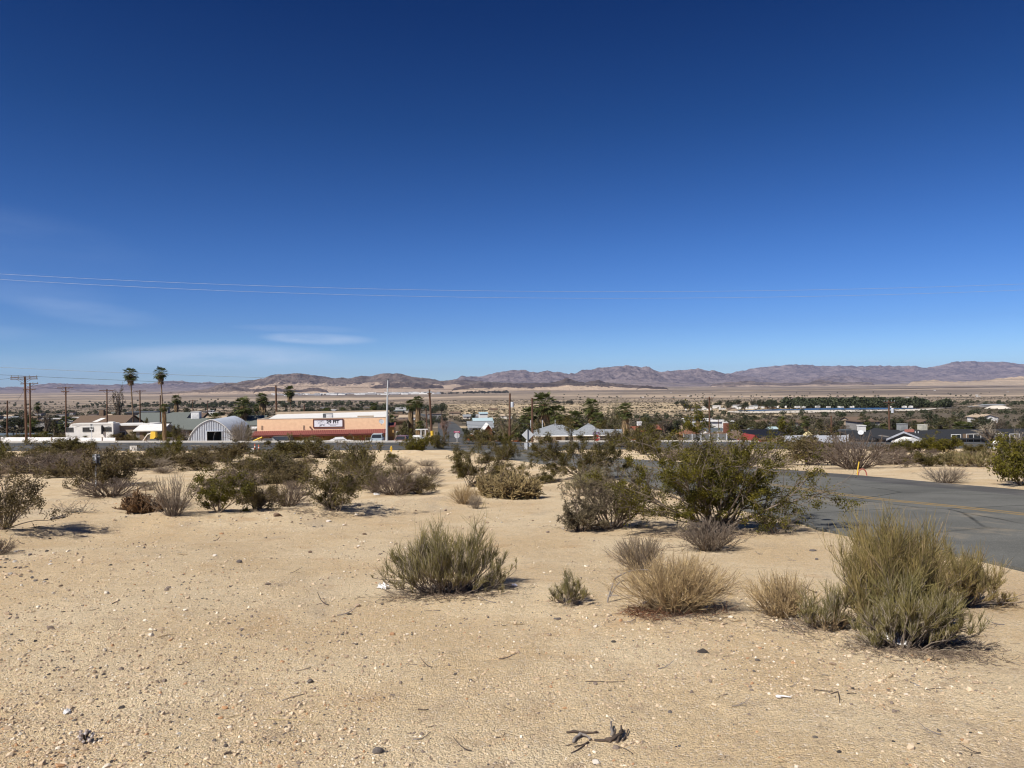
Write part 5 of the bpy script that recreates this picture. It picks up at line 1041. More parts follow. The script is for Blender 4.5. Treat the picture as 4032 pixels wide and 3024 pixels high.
# grey hip-roofed house
t, R_ = house('bungalow', 'house with pale grey hip roofs behind the stop sign creosote', 2098, 2300, 1668, 128, 9, 1.9, M_OFF, M_RGRY, 'hip', rz=.02, wins=W2, doors=((0,.9,2.),))
w_, d_, hw, hr = dims(t)
for (dx, ww, dz) in ((-1.7, 4.6, .1), (.9, 5.2, .45), (5.6, 5.6, .55)):   # three front-facing roof peaks
    p = MB(); zt_ = hw + hr*.62 + dz; yb = d_*.62; fy = -1.2 + abs(dx)*.05
    p.add([(dx - ww/2, fy, hw - .12), (dx + ww/2, fy, hw - .12), (dx, fy + 2.6, zt_), (dx, yb, zt_), (dx - ww/2, yb, hw - .12), (dx + ww/2, yb, hw - .12)], [[0, 2, 3, 4], [2, 1, 5, 3]]); p.add([(dx - ww/2, fy, hw - .12), (dx + ww/2, fy, hw - .12), (dx, fy + 2.6, zt_)], [[0, 1, 2]]); 
    q = p.build('roof_wing', M_RGRY, R_); MB().bar((dx - ww/2, fy - .04, hw - .18), (dx + ww/2, fy - .04, hw - .18), .11, 4).build('fascia', M_TRIM, q)
for dx in (-4.5, -2.5, -.3): MB().bar((dx, d_*.4, hw + hr*.6), (dx, d_*.4, hw + hr + .7), .07, 8).build('vent_pipe', M_STEEL, R_)
t2, R2 = house('bungalow', 'right wing of the grey-roofed house, with a long white roof edge', 2290, 2450, 1690, 131, 9, 1.6, M_BRNW, M_RGRY, 'gable', rz=-.12, wins=W2)
w_, d_, hw, hr = dims(t2); MB().box((0, -.55, hw - .12), (w_ + .9, .08, .3)).build('fascia', M_TRIM, R2)
# -- right part of the town
t, R_ = house('bungalow', 'left one of two rust-red roofs behind the largest creosote', 2500, 2556, 1678, 215, 9, 1.5, M_BRNW, M_RRED); cooler(t, 0, 3, dims(t)[2] + 1.2, 1.2, M_TARPW)
t, R_ = house('bungalow', 'right one of two rust-red roofs behind the largest creosote', 2556, 2618, 1672, 225, 9, 1.6, M_BRNW, M_RRED)
t, R_ = house('bungalow', 'brown hip roof at the left of the middle wooden pole', 2708, 2770, 1690, 150, 8, 1.6, M_BRNW, mat('red_brown_shingles', (.21,.10,.06), .95, (.15,.07,.045), 5), 'hip', wins=((0,1.3,1.2,.9),))
t, R_ = house('bungalow', 'slate-grey roof with a white wall right of the middle wooden pole', 2798, 2882, 1684, 170, 9, 1.6, M_WHT, mat('slate_shingles', (.10,.115,.125), .95, None, 5), wins=W2); MB().box((2.4, 4, dims(t)[2] + 1.6), (1.1, .9, 1.5)).build('chimney', M_WHT, R_)
t, R_ = house('bungalow', 'pale blue-grey roof with a low white gable behind the solar panel house', 2985, 3085, 1680, 215, 9, 1.5, M_WHT, M_RTEAL, wins=W2)
t, R_ = house('bungalow', 'brown-roofed house with a slope of black solar panels', 2815, 3168, 1690, 130, 12, 2.3, M_TANW, M_RBRN, 'hip', rz=.05, wins=((-.3,1.4,1.5,1.1),(.5,1.4,1.5,1.1)), doors=((.1,.95,2.0),))
w_, d_, hw, hr = dims(t); o = .45; s_ = hr/(d_/2 + o); nrm = Vector((0, -s_, 1)).normalized()
for k in range(10):
    x = -w_*.10 + k*(w_*.50)/9.; p = MB(); c = []
    y0_, y1_ = -.1, d_/2 - .55; a0 = Vector((0, y0_, hw + (y0_ + o)*s_ + .10)); a1 = Vector((0, y1_, hw + (y1_ + o)*s_ + .10)); hwid = w_*.5/9*.47; sk = (1.0 if False else 0)
    P4 = [a0 + Vector((x - hwid, 0, 0)), a0 + Vector((x + hwid, 0, 0)), a1 + Vector((x + hwid - .0, 0, 0)), a1 + Vector((x - hwid, 0, 0))]
    if k == 9: P4[2] -= Vector((hwid*.9, 0, 0))
    V = [tuple(v) for v in P4] + [tuple(v - nrm*.06) for v in P4]; p.add(V, [[0,1,2,3],[0,4,5,1],[1,5,6,2],[2,6,7,3],[3,7,4,0]]); p.build('solar_panel', M_SOLAR, R_)
MB().box((-w_*.27, d_/2, hw + hr + .3), (.75, .75, 1.7)).build('chimney', mat('red_brick', (.21,.085,.055), .95), R_)
t, R_ = house('porch', 'small red porch gable with white eaves in front of the solar panels', 2940, 2998, 1712, 121, 4, .9, M_OFF, mat('dull_red_roof', (.24,.04,.035), .85), 'gfront', over=.3, cat='porch')
# black-roofed long house with a front gable
t, R_ = house('ranch_house', 'long black-roofed house at the right with a white porch gable', 3360, 4150, 1690, 122, 12, 2.3, mat('grey_tan_wall', (.20,.175,.15), .9), M_RBLK, 'gable', rz=.0, wins=((.02,1.35,1.4,1.2),(.20,1.35,2.2,1.3),(.42,1.35,2.4,1.3),(.62,1.35,1.4,1.2)), doors=((.12,.95,2.05),))
w_, d_, hw, hr = dims(t); g = t.location; xm2 = lambda px: (px - 3755)/F*122
gx = xm2(3512); gw = (3585 - 3447)/F*120; gt = ztop(3512, 1698, 119) - g.z; ge = ztop(3512, 1727, 119) - g.z
p = MB(); p.prism([(gx - gw/2 + .5, -1), (gx + gw/2 - .5, -1), (gx + gw/2 - .5, ge + .25), (gx, gt - .2), (gx - gw/2 + .5, ge + .25)], -3.0, .1, 'y'); p.build('gable_wall', mat('grey_gable_wall', (.17,.155,.14), .9), t)
p = MB(); p.prism([(gx - gw/2, ge), (gx - gw/2, ge - .18), (gx, gt - .18), (gx + gw/2, ge - .18), (gx + gw/2, ge), (gx, gt)], -3.6, d_*.5, 'y'); q = p.build('gable_roof', M_RBLK, t)
b = MB(); 
for sx in (-1, 1): b.add([(gx, -3.64, gt + .02), (gx + sx*gw/2, -3.64, ge + .02), (gx + sx*gw/2, -3.64, ge - .26), (gx, -3.64, gt - .26), (gx, -3.60, gt + .02), (gx + sx*gw/2, -3.60, ge + .02), (gx + sx*gw/2, -3.60, ge - .26), (gx, -3.60, gt - .26)], [[0,1,2,3],[0,4,5,1],[3,2,6,7],[4,7,6,5]])
b.build('barge_board', mat('pale_grey_board', (.45,.46,.50), .7), q)
px_ = xm2(3516); pw = (3568 - 3466)/F*116; pt = ztop(3512, 1724, 116) - g.z; pe = ztop(3512, 1742, 116) - g.z
p = MB(); p.prism([(px_ - pw/2, -1), (px_ + pw/2, -1), (px_ + pw/2, pe), (px_, pt), (px_ - pw/2, pe)], -6.0, -3.1, 'y'); pc_ = p.build('porch', M_WHT, t); window(t, px_ - pw*.20, max(pe - .7, .9), .9, 1.1, -6.0, M_DKS)
c = MB(); cx_, cz_ = xm2(3452), hw + hr - .4; c.box((cx_, d_*.45, cz_ + .55), (1.05, .95, 1.3)); c.box((cx_, d_*.45, cz_ + 1.22), (1.2, 1.1, .12)); c.build('chimney', M_WHT, R_)
cooler(t, xm2(3627), d_*.5, hw + hr - .25, 1.25, mat('grey_cooler', (.33,.34,.33), .7)); MB().box((xm2(3638), d_*.38, hw + hr - .1), (1.3, .6, .45)).build('cooler_cover', mat('faded_red_cover', (.50,.20,.15), .8), t); cooler(t, xm2(3710), d_*.5, hw + hr - .25, 1.1, mat('cream_cooler', (.60,.57,.47), .7))
dish(t, (xm2(3411), 2.0, hw + hr*.55 + .3), .45, M_STEEL, -.5)
for px in (3650, 3662): MB().bar((xm2(px), d_*.3, hw + hr*.4), (xm2(px), d_*.3, hw + hr*.9), .08, 8).build('vent_pipe', M_STEEL, R_)
t, R_ = house('bungalow', 'slate-coloured low shed left of the black roof', 3358, 3392, 1697, 136, 5, .4, M_GRYW, mat('blue_slate', (.09,.11,.125), .9), 'flat', over=.1, cat='shed')
# far houses of the valley town
rr = rs(31); HM = [M_WHT, M_OFF, M_TANW, M_GRYW, M_BRNW]; RM = [M_WHT, M_RGRY, M_RBRN, M_RBRN, M_RGRN, M_TANW]
HP = []
for k in range(6):
    t, R_ = house('house', 'x', 1000, 1000 + 10.5/400*F, 1600, 400, 7.5, 1.1, HM[k % 5], RM[k], 'gable' if k % 3 else 'flat', H=3.5, wins=((-.4,1.4,1.2,1.0),)); HP.append(t)
first = [True]*6
def far_houses(px0, px1, Y0, Y1, n, label, group, s0=.8, s1=1.35):
    for i in range(n):
        px = rr.uniform(px0, px1); Y = math.exp(rr.uniform(math.log(Y0), math.log(Y1))); k = rr.randint(6); g = on(px, Y); s_ = rr.uniform(s0, s1); rz = rr.choice([0, PI/2, .1, -.1])
        if first[k]: o = HP[k]; o.location = g; o.rotation_euler = (0, 0, rz); o['label'] = label; o['group'] = group; first[k] = False
        else: dup(HP[k], g, rz, None, label, group)
far_houses(-40, 1000, 300, 1150, 46, 'small pale house among the dark trees of the left valley floor', 'houses of the left valley floor')
far_houses(1180, 2000, 420, 1500, 24, 'small pale house on the flat beyond the tan shop', 'houses beyond the tan shop')
far_houses(2550, 4060, 250, 340, 12, 'pale house among trees in the right middle distance', 'houses of the right middle distance', .55, .8)
far_houses(2700, 3120, 760, 980, 12, 'white house by the green patch beyond the right-hand sand', 'houses of the green patch')
far_houses(1900, 4060, 2200, 5500, 26, 'tiny pale building far out on the desert plain', 'buildings far out on the plain', 1.0, 2.0)
for t in HP:
    if t['label'] == 'x': bpy.data.objects.remove(t)
base_ = []
M_BW = mat('far_white_wall', (.74,.73,.70), .7); M_BG = mat('far_grey_wall', (.34,.33,.33), .8)
for k in range(4):
    mb = MB(); mb.prism([(-.5, -.3), (.5, -.3), (.5, .8), (0, 1.0), (-.5, .8)], -.5, .5, 'x'); base_.append(mb.mesh('distant_block', [M_BW, M_BG, M_BW, M_BG][k]))
for i in range(120):
    px = 1060 + 700*rr.beta(1.6, 1.3); Y = rr.uniform(6400, 8600); g = on(px, Y); o = link('distant_block', base_[rr.randint(4)], None, g); o.scale = (rr.uniform(25, 95), rr.uniform(18, 40), rr.uniform(6, 13)); o.rotation_euler = (0, 0, rr.choice([0, .2, -.15]))
    tag(o, 'white or grey block of the distant town below the hills', 'building', 'blocks of the distant town')
# water pond with pale banks, trailers along it and the low sheds to its right
M_POND = mat('pond_water', (.035,.06,.065), .25, (.03,.05,.055), .02, spec=.4); M_BANK = mat('pale_bank', (.60,.54,.455), .95, (.52,.46,.38), .05)
def patch_(name, pts, m, lift):
    P = [on(px, Y) for px, Y in pts]; n = len(P)//2; mb = MB(); A = np.array([[(p.x, p.y) for p in P[:n]], [(p.x, p.y) for p in P[n:][::-1]]]); q = np.linspace(0, 1, 7)[:, None, None]
    XY = A[0][None]*(1 - q) + A[1][None]*q; Z = ground_z(XY[..., 0], XY[..., 1]) + lift; V = np.concatenate([XY, Z[..., None]], -1); i = np.arange(V.shape[0]*V.shape[1]).reshape(V.shape[:2])
    mb.add(V.reshape(-1, 3), np.stack([i[:-1, :-1], i[:-1, 1:], i[1:, 1:], i[1:, :-1]], -1).reshape(-1, 4)); tag(mb.build(name, m), kind='structure')
xs_ = np.linspace(2865, 3830, 24); lo = np.interp(xs_, [2865, 2950, 3300, 3600, 3830], [668, 632, 645, 675, 762]); hi = np.interp(xs_, [2865, 2950, 3300, 3600, 3830], [720, 760, 790, 800, 775])
patch_('pale_sand_bank', list(zip(xs_, lo)) + list(zip(xs_, hi))[::-1], M_BANK, .5)
lo2 = np.interp(xs_, [2865, 2950, 3300, 3600, 3830], [712, 705, 718, 735, 768]); hi2 = np.interp(xs_, [2865, 2950, 3300, 3600, 3830], [714, 752, 775, 780, 770])
patch_('pond_water', list(zip(xs_[1:-1], lo2[1:-1])) + list(zip(xs_[1:-1], hi2[1:-1]))[::-1], M_POND, .8)
tp = MB(); tp.prism([(-1.25, .5), (1.25, .5), (1.25, 2.9), (1.0, 3.1), (-1.0, 3.1), (-1.25, 2.9)], -4, 4, 'x'); tpm = tp.mesh('body', M_WHT)
tw = MB(); tw.box((0, -1.27, 2.0), (5.5, .05, .7)); twm = tw.mesh('window', M_GLASS)
for i in range(36):
    px = rr.uniform(2720, 3610) if i < 30 else rr.uniform(2700, 2960); Y = np.interp(px, [2865, 3300, 3610], [775, 800, 806]) + rr.uniform(0, 30); g = on(px, Y)
    o = thing('parked_trailer', 'white trailer in the row behind the pond', 'trailer', g + Vector((0, 0, .9)), rr.choice([0, .2, 1.2, 1.4]), 'white trailers behind the pond', rr.uniform(.45, .8)); link('body', tpm, o); link('window', twm, o)
for (lb, p0, p1, tp_, Y, rm) in (('long translucent greenhouse at the right end of the pond',3870,3965,1591,840,M_RGRY),('low white shed left of the long greenhouse',3838,3872,1595,845,M_TANW)):
    house('greenhouse' if p1 - p0 > 50 else 'shed', lb, p0, p1, tp_, Y, 12, .8, M_GRYW, rm, 'gable', over=.2, cat='greenhouse' if p1 - p0 > 50 else 'shed')
g = on(3930, 700); mb = MB(); th = np.linspace(0, 2*PI, 24, endpoint=False); V = [(0, 0, 3.2)]; F3 = []
for q, z_ in ((.35, 2.6), (.7, 1.0), (1.0, -.6)): V += [(15*q*math.cos(a), 9*q*math.sin(a), z_*(1 + .15*math.sin(5*a))) for a in th]
for k in range(24):
    F3.append([0, 1 + k, 1 + (k + 1) % 24])
mb.add(V, F3); 
for ring in range(2): mb.F.append((np.array([[1 + ring*24 + k, 25 + ring*24 + k, 25 + ring*24 + (k + 1) % 24, 1 + ring*24 + (k + 1) % 24] for k in range(24)]), 0))
tag(mb.build('sand_pile', M_BANK, loc=g), 'white sand pile with gullies below the long greenhouse', 'sand pile')
# ------------------------------------------------------------------ fences, poles, wires
def fence(name, label, p0, p1, Y0, Y1, h, m, posts, pm, rails=(), group=None, top=None, gap=.0, boards=0, cat='fence', thick=.05):
    a, b = on(p0, Y0), on(p1, Y1); t = thing(name, label, cat, a, math.atan2(b.y - a.y, b.x - a.x), group); Ln = math.hypot(b.x - a.x, b.y - a.y)
    mb = MB(); n = max(2, len(posts) + 1); xs = [0] + [q*Ln for q in posts] + [Ln]
    dz = lambda x: float(ground_z(np.array([a.x + (b.x - a.x)*x/Ln]), np.array([a.y + (b.y - a.y)*x/Ln]))[0]) - a.z
    for x0, x1 in zip(xs[:-1], xs[1:]):
        k = max(1, boards*int(round((x1 - x0)/.16)) if boards else 1); q = np.linspace(x0 + .03, x1 - .03, k + 1); base = min(dz(x0), dz(x1))
        for u, v in zip(q[:-1], q[1:]): mb.box(((u + v)/2, 0, base + h/2 - .15 + gap/2), (max(v - u - (.012 if boards else 0), .02), thick, h + .3 - gap))
    mb.build('fence_panel', m, t)
    for x in xs:
        MB().box((x, -.05, dz(x) + h/2 - .2), (.12, .12, h + .6)).build('post', pm, t)
    return t
fence('panel_fence', 'low white panel fence with dark posts left along the highway', -60, 455, 139, 134, 1.12, M_WHF, [.12,.33,.52,.71,.90], M_BRNW)
fence('tarp_fence', 'blue-grey tarpaulin fence behind the white panel fence', -60, 212, 152, 149, 1.55, M_TARPB, [.46,.74], M_BRNW)
fence('board_fence', 'nearer orange board fence behind the wooden pole', 1946, 2056, 121, 124, 1.25, M_ORF, [.33,.66], M_WOOD, boards=1)
fence('board_fence', 'farther orange board fence in front of the small white gable', 1836, 1940, 160, 158, 1.2, M_ORF, [.25,.5,.75], M_WOOD, boards=1)
fence('board_fence', 'orange-brown fence piece right of the lone skirted palm', 2430, 2520, 122, 124, 1.3, M_ORF, [.5], M_WOOD, boards=1)
fence('board_fence', 'dark board fence by the white pergola', 1632, 1682, 127, 127, 1.35, M_DKF, [.5], M_DKF, boards=1)
fence('block_wall', 'white block wall left of the black-roofed house', 3088, 3338, 116, 118, 1.15, M_WHF, [.28,.52,.76], M_WHT, cat='wall', thick=.2)
fence('wire_fence', 'grey wire fence behind the largest creosote', 2690, 2860, 119, 119, 1.2, mat('grey_mesh', (.16,.16,.155), .8, None, 30), [.2,.4,.6,.8], M_STEEL, thick=.02)
fence('board_fence', 'dark brown low fence right of the shaded palms behind the mobile home', 640, 720, 138, 138, 1.2, M_DKF, [.5], M_DKF, boards=1)
# white pergola
g = on(1665, 126); t = thing('pergola', 'white pergola by the dark board fence', 'pergola', g, .1); H = ztop(1665, 1693, 126) - g.z
for x in (-.35, .35): MB().box((x, 0, H/2), (.16, .16, H)).build('post', M_TRIM, t)
MB().box((-.25, 0, H + .06), (2.0, .2, .12)).box((-.25, 1.0, H + .06), (2.0, .2, .12)).build('beam', M_TRIM, t)
M_INS = mat('glass_insulator', (.30,.34,.36), .3); M_CAN = mat('transformer_can', (.55,.58,.62), .5)
def solveY(px, top, H, y0=105., y1=1200.):
    Y = np.linspace(y0, y1, 1500); d = ray(px, top); f = EYE + d.z*Y - ground_z(d.x*Y, Y) - H
    i = np.nonzero(f > 0)[0]; return float(Y[i[0]]) if len(i) else y1
POLES = {}
def pole(key, label, px, top, Y=None, H=10.5, base=None, arms=((.5, 2.4),), can=0, r=.17, yaw=0.0, guard=False, name='utility_pole', m=None, cat='utility pole'):
    Y = solveY(px, top, H) if Y is None else Y; g = on(px if base is None else base, Y); zt = ztop(px, top, Y) - g.z; dx = ray(px, top).x*Y - g.x
    t = thing(name, label, cat, g, 0, 'wooden utility poles'); r = max(r, .055*Y/100)
    MB().tubes(np.array([[(0, 0, -.5), (dx*.5, 0, zt*.5), (dx, 0, zt)]]), np.array([[r, r*.85, r*.68]]), 9).build('pole_shaft', m or M_WOOD, t)
    ends = []
    for dz, ln in arms:
        z = zt - dz; ca, sa = math.cos(yaw), math.sin(yaw); x0 = dx*(z/zt)
        mb = MB(); mb.box((x0, -r - .03, z), (ln, .12, .14), yaw)
        for sx in (-1, 1): mb.bar((x0 + sx*ln*.28*ca, -r - .03 + sx*ln*.28*sa, z - .05), (x0, -r, z - .75), .025, 4)
        a = mb.build('crossarm', M_WOOD, t)
        for q in (-.46, -.2, .2, .46):
            p = (x0 + q*ln*ca, -r - .03 + q*ln*sa, z + .07); MB().lathe([(.03, 0), (.03, .08), (.075, .10), (.07, .2), (.03, .24)], 8, c=p).build('insulator', M_INS, a); ends.append(g + Vector(p) + Vector((0, 0, .24)))
    for k in range(can):
        MB().lathe([(.05, -.02), (.24, 0), (.24, .75), (.2, .82), (.05, .84)], 12, c=(r + .32, -.05 + k*.5, zt - 2.2)).bar((r - .05, 0, zt - 1.7), (r + .2, 0, zt - 1.7), .04, 4).build('transformer', M_CAN, t)
    if guard: MB().lathe([(r*1.3, 0), (r*1.3, ztop(px, 1697, Y) - g.z), (r*1.0, ztop(px, 1697, Y) - g.z + .02)], 10, c=(0, 0, 0)).build('pole_guard', M_YELP, t)
    POLES[key] = (g, zt, ends, g + Vector((dx, 0, zt))); return t
def wire(label, P, r=.02, sag=.0, m=None, group=None, name='overhead_wire'):
    pts = []
    for a, b in zip(P[:-1], P[1:]):
        for q in np.linspace(0, 1, 14, endpoint=False): v = a.lerp(b, q); v.z -= sag*4*q*(1 - q); pts.append(v)
    pts.append(P[-1]); o = MB().tubes(np.array([[tuple(p) for p in pts]]), r, 4).build(name, m or M_CABLE, smooth=True); tag(o, label, 'wire', group); return o
M_CABLE = mat('dark_cable', (.06,.06,.065), .5); M_ALU = mat('bare_aluminium_wire', (.44,.45,.48), .5, None, 2, metal=.3, spec=.5); M_ALU2 = mat('grey_aluminium_wire', (.20,.21,.23), .4, None, 2, metal=.3)
pole('A', 'tall pole with a crowded double crossarm, standing in front of the white panel fence', 98, 1482, 131, base=103, arms=((.12, 4.6), (.45, 4.6)), r=.22)
pole('B', 'pole with two crossarms just right of the crowded double crossarm pole', 118, 1507, H=11, arms=((.2, 3.2), (1.2, 2.2)))
pole('C', 'short bare pole at the left picture edge', 29, 1577, 150, arms=(), base=27)
pole('D', 'pole with one wide and one short crossarm, left of the leaning grey tree', 259, 1523, H=10.5, arms=((.2, 3.0), (.9, 1.5)))
pole('E', 'pole right in front of the tall grey feathery tree', 421, 1532, H=10.5, arms=((.3, 3.0),))
pole('F', 'thin pole with one crossarm between the two slender palms', 551, 1536, H=10.5, arms=((.2, 2.8),))
pole('G', 'dark bare pole behind the taller slender palm', 631, 1556, H=9.5, arms=())
pole('H', 'small far pole with crossarm right of the short-crowned skirted palm', 759, 1574, H=10, arms=((.3, 2.4),)); pole('I', 'small far bare pole left of the large thick-skirted palm', 817, 1581, H=9.5, arms=())
pole('J', 'tall thick bare pole behind the left part of the tan shop', 1086, 1517, 165, arms=(), base=1090, r=.25); pole('K', 'short thick pole standing behind the tan shop sign', 1198, 1595, 180, arms=(), r=.22)
pole('L', 'reddish pole with a yellow guard at its foot by the valley street', 1691, 1534, 122, arms=((.6, .7),), base=1700, guard=True, r=.2); pole('M', 'thin leaning pole between the shaggy palms and the yellow guarded pole', 1677, 1607, 150, arms=(), base=1682, r=.15)
pole('N', 'brown pole with a transformer in front of the pale green tree', 2008, 1549, 122, arms=(), can=1, base=2004, r=.2); pole('O', 'reddish bare pole left of the largest palm', 2095, 1567, 118, arms=(), r=.19)
pole('P', 'tall dark pole with a small crossarm behind the largest creosote', 2793, 1562, 145, arms=((.25, 1.7),), r=.2); pole('Q', 'short pole with transformer left of the tall dark pole', 2722, 1641, 190, arms=((.2, 1.0),), can=1, r=.13)
pole('R', 'plain pole right of the broad dark shrub tree', 3273, 1637, 130, arms=(), r=.17); pole('S', 'reddish pole with crossarm and transformer behind the black roof', 3499, 1577, 138, arms=((.3, 2.0),), can=1, base=3502, r=.2)
pole('T', 'thin pole right of the slate-grey roof, far off', 3010, 1655, 240, arms=(), r=.1); pole('U', 'small thin pole over the red roofs', 2541, 1645, 300, arms=((.2, 1.2),), r=.1); pole('V', 'second small thin pole left of the red roofs', 2519, 1642, 320, arms=(), r=.1); pole('W', 'short brown post right of the plain pole', 3312, 1678, 190, arms=(), r=.1); pole('X', 'small pole in the trees right of the middle dark pole', 2829, 1650, 260, arms=(), r=.1)
g = on(1521, 111); t = thing('lamp_post', 'tall pale grey tapered steel post at the right end of the tan shop', 'lamp post', g); zt = ztop(1527, 1497, 111) - g.z
MB().tubes(np.array([[(0, 0, -.3), (.12, 0, zt*.5), (.26, 0, zt)]]), np.array([[.19, .14, .09]]), 10).build('post_shaft', mat('pale_grey_steel', (.50,.51,.50), .5, (.44,.45,.45), 3), t)
MB().lathe([(.3, 0), (.3, .12), (.2, .16), (.2, .2)], 10).build('base_plate', M_CONC, t); MB().lathe([(.1, 0), (.13, .05), (.05, .22)], 8, c=(.26, 0, zt)).build('post_cap', M_DKS, t)
# the four long wires crossing the whole view, hung between poles out of the picture
def pixel_wire(label, px_pts, Y, r, m):
    X = np.linspace(-2600, 6600, 90); P = np.array(px_pts, float)
    co = np.polyfit(P[:, 0], P[:, 1], 2); pts = [Vector((0, 0, EYE)) + ray(x, np.polyval(co, x))*Y for x in X]
    o = MB().tubes(np.array([[tuple(p) for p in pts]]), r, 5).build('overhead_wire', m, smooth=True); tag(o, label, 'wire', 'long wires crossing the view')
pixel_wire('uppermost of the long thin wires crossing the blue sky', [(0,1080),(650,1108),(1300,1133),(2000,1149),(3000,1143),(4032,1118)], 58, .0072, M_ALU); pixel_wire('long wire just below the uppermost one in the blue sky', [(0,1101),(700,1136),(1530,1163),(2300,1176),(3200,1167),(4032,1141)], 58.6, .0072, M_ALU)
pixel_wire('upper one of the low long wires passing through the slender palm crowns', [(0,1446),(640,1474),(1100,1490),(1520,1498),(2000,1505),(2500,1513),(3472,1505),(4032,1492)], 84, .017, M_ALU2); pixel_wire('lower one of the low long wires passing under the slender palm crowns', [(0,1477),(630,1501),(1100,1518),(1700,1533),(2560,1540),(3472,1532),(4032,1519)], 84.5, .017, M_CABLE)
pe = lambda k, d=0.0: POLES[k][3] - Vector((0, 0, d))
for lb, ks, ds in [('top wire between the two-armed pole and the pole left of the leaning tree', 'BD', .1), ('wire between the pole of the leaning tree and the grey tree pole', 'DE', .2), ('wire between the grey tree pole and the pole between the palms', 'EF', .2),
    ('low cable from the short left edge pole past the crowded double crossarm pole', 'CA', 2.0), ('low cable from the crowded pole to the left edge of the town', 'AD', 6.0), ('low cable from the yellow guarded pole to the transformer pole', 'LN', 4.2), ('second low cable under the first between guarded and transformer pole', 'LN', 4.8), ('cable from the transformer pole to the pole left of the largest palm', 'NO', 3.8),
    ('cable from the reddish bare pole across the palms to the tall dark pole', 'OP', 4.0), ('cable from the tall dark pole to the plain pole on the right', 'PR', 4.0), ('cable from the plain pole to the pole behind the black roof', 'RS', 3.0)]:
    a, b = pe(ks[0], min(ds, 3 if ks[0] in 'R' else ds)), pe(ks[1], ds); wire(lb, [a, b], .02, .5)
e = pe('S', 4.0); wire('cable running off to the right edge from the pole behind the black roof', [e, e + Vector((34, -4, -.6))], .02, .5); e = pe('A', .0); wire('wire running off to the left edge from the crowded double crossarm pole', [e, e + Vector((-14, 3, -.8))], .02, .2)
# ------------------------------------------------------------------ signs and small street furniture
def octagon(r): return [(r*math.cos(PI/8 + k*PI/4), r*math.sin(PI/8 + k*PI/4)) for k in range(8)]
def post(par, h, w=.06, m=None, x=0.0, y=0.0, nm='post'): return MB().box((x, y, h/2 - .15), (w, w*.8, h + .3)).build(nm, m or M_STEEL, par)
# back of a two-panel road sign in the left foreground
g = G(378, 1916); k = m_per_px(g.y); t = thing('road_sign', 'back of a two-panel road sign on a steel post, left in the sand', 'road sign', g, .05); H = ztop(382, 1788, g.y) - g.z
post(t, H, 5.5*k, M_STEEL); MB().box((.0, .05, H - 11*k), (30*k, .012, 19*k)).build('upper_panel', M_DKS, t); MB().box((.0, .05, H - 32*k), (30*k, .012, 21*k)).build('lower_panel', M_DKS, t); MB().box((0, .02, H - 11*k), (28*k, .02, 1.6*k)).build('strap', M_STEEL, t)
g = on(360, 106.5); k = m_per_px(106.5); t = thing('speed_limit_sign', 'white speed limit sign reading 45 in front of the travel trailer', 'road sign', g); H = ztop(360, 1668, 106.5) - g.z
post(t, H, .07); q = MB().box((0, -.05, H - 12*k), (13.5*k, .02, 24*k)).build('sign_panel', M_WHT, t); text_obj(q, '45', .36, (0, -.075, H - 17*k), M_BLK, .012); text_obj(q, 'SPEED', .125, (0, -.075, H - 4*k), M_BLK, .004); text_obj(q, 'LIMIT', .125, (0, -.075, H - 8.5*k), M_BLK, .004)
g = on(2077, 74); k = m_per_px(74); t = thing('diamond_sign', 'back of a grey diamond road sign with a square plate below, by the junction', 'road sign', g); H = ztop(2077, 1688, 74) - g.z; z_ = ztop(2077, 1712, 74) - g.z
post(t, H, .075, M_DKS, y=-.03); MB().prism([(-24*k, z_), (0, z_ - 24*k), (24*k, z_), (0, z_ + 24*k)], 0.02, .035, 'y').build('diamond_panel', M_STEEL, t); MB().box((.0, .03, ztop(2077, 1757, 74) - g.z), (28*k, .015, 26*k)).build('square_plate', M_STEEL, t); MB().box((-5*k, -.02, ztop(2077, 1737, 74) - g.z), (6*k, .02, 9*k)).build('white_sticker', M_WHT, t)
def stop_sign(label, px, cy, Y, back, blade_y, bw, blm, rz=0.0):
    g = on(px, Y); t = thing('stop_sign', label, 'road sign', g, rz); z_ = ztop(px, cy, Y) - g.z; zb = ztop(px, blade_y, Y) - g.z; post(t, zb, .07)
    r_ = .41; P = [(x, z + z_) for x, z in octagon(r_)]
    if back: MB().prism(P, .04, .055, 'y').build('octagon_panel', M_STEEL, t)
    else:
        q = MB().prism(P, -.06, -.045, 'y').build('octagon_panel', M_REDP, t)
        b = MB(); o1 = [(x, z + z_) for x, z in octagon(r_*.97)]; o2 = [(x, z + z_) for x, z in octagon(r_*.90)]
        b.add([(x, -.064, z) for x, z in o1 + o2], [[i, (i + 1) % 8, 8 + (i + 1) % 8, 8 + i] for i in range(8)]); b.build('white_border', M_WHT, q); text_obj(q, 'STOP', .27, (0, -.066, z_), M_WHT, .010)
    B = MB().box((0, 0, zb + .1), (bw, .03, .22)).build('street_name_blade', blm, t); mk = MB(); x = -bw*.36; r2 = rs(int(px))
    while x < bw*.36: w_ = r2.uniform(.04, .07); mk.box((x + w_/2, -.019, zb + .1), (w_, .006, r2.uniform(.07, .11))); x += w_ + .03
    mk.build('lettering', M_WHT, B); return t
stop_sign('back of a stop sign with a magenta street name blade, at the valley street', 1798, 1715, 113.5, True, 1703, .92, M_MAG); stop_sign('red stop sign facing the camera behind the large creosote', 2348, 1724, 90, False, 1709, .75, mat('purple_street_sign', (.16,.07,.26), .5), .05)
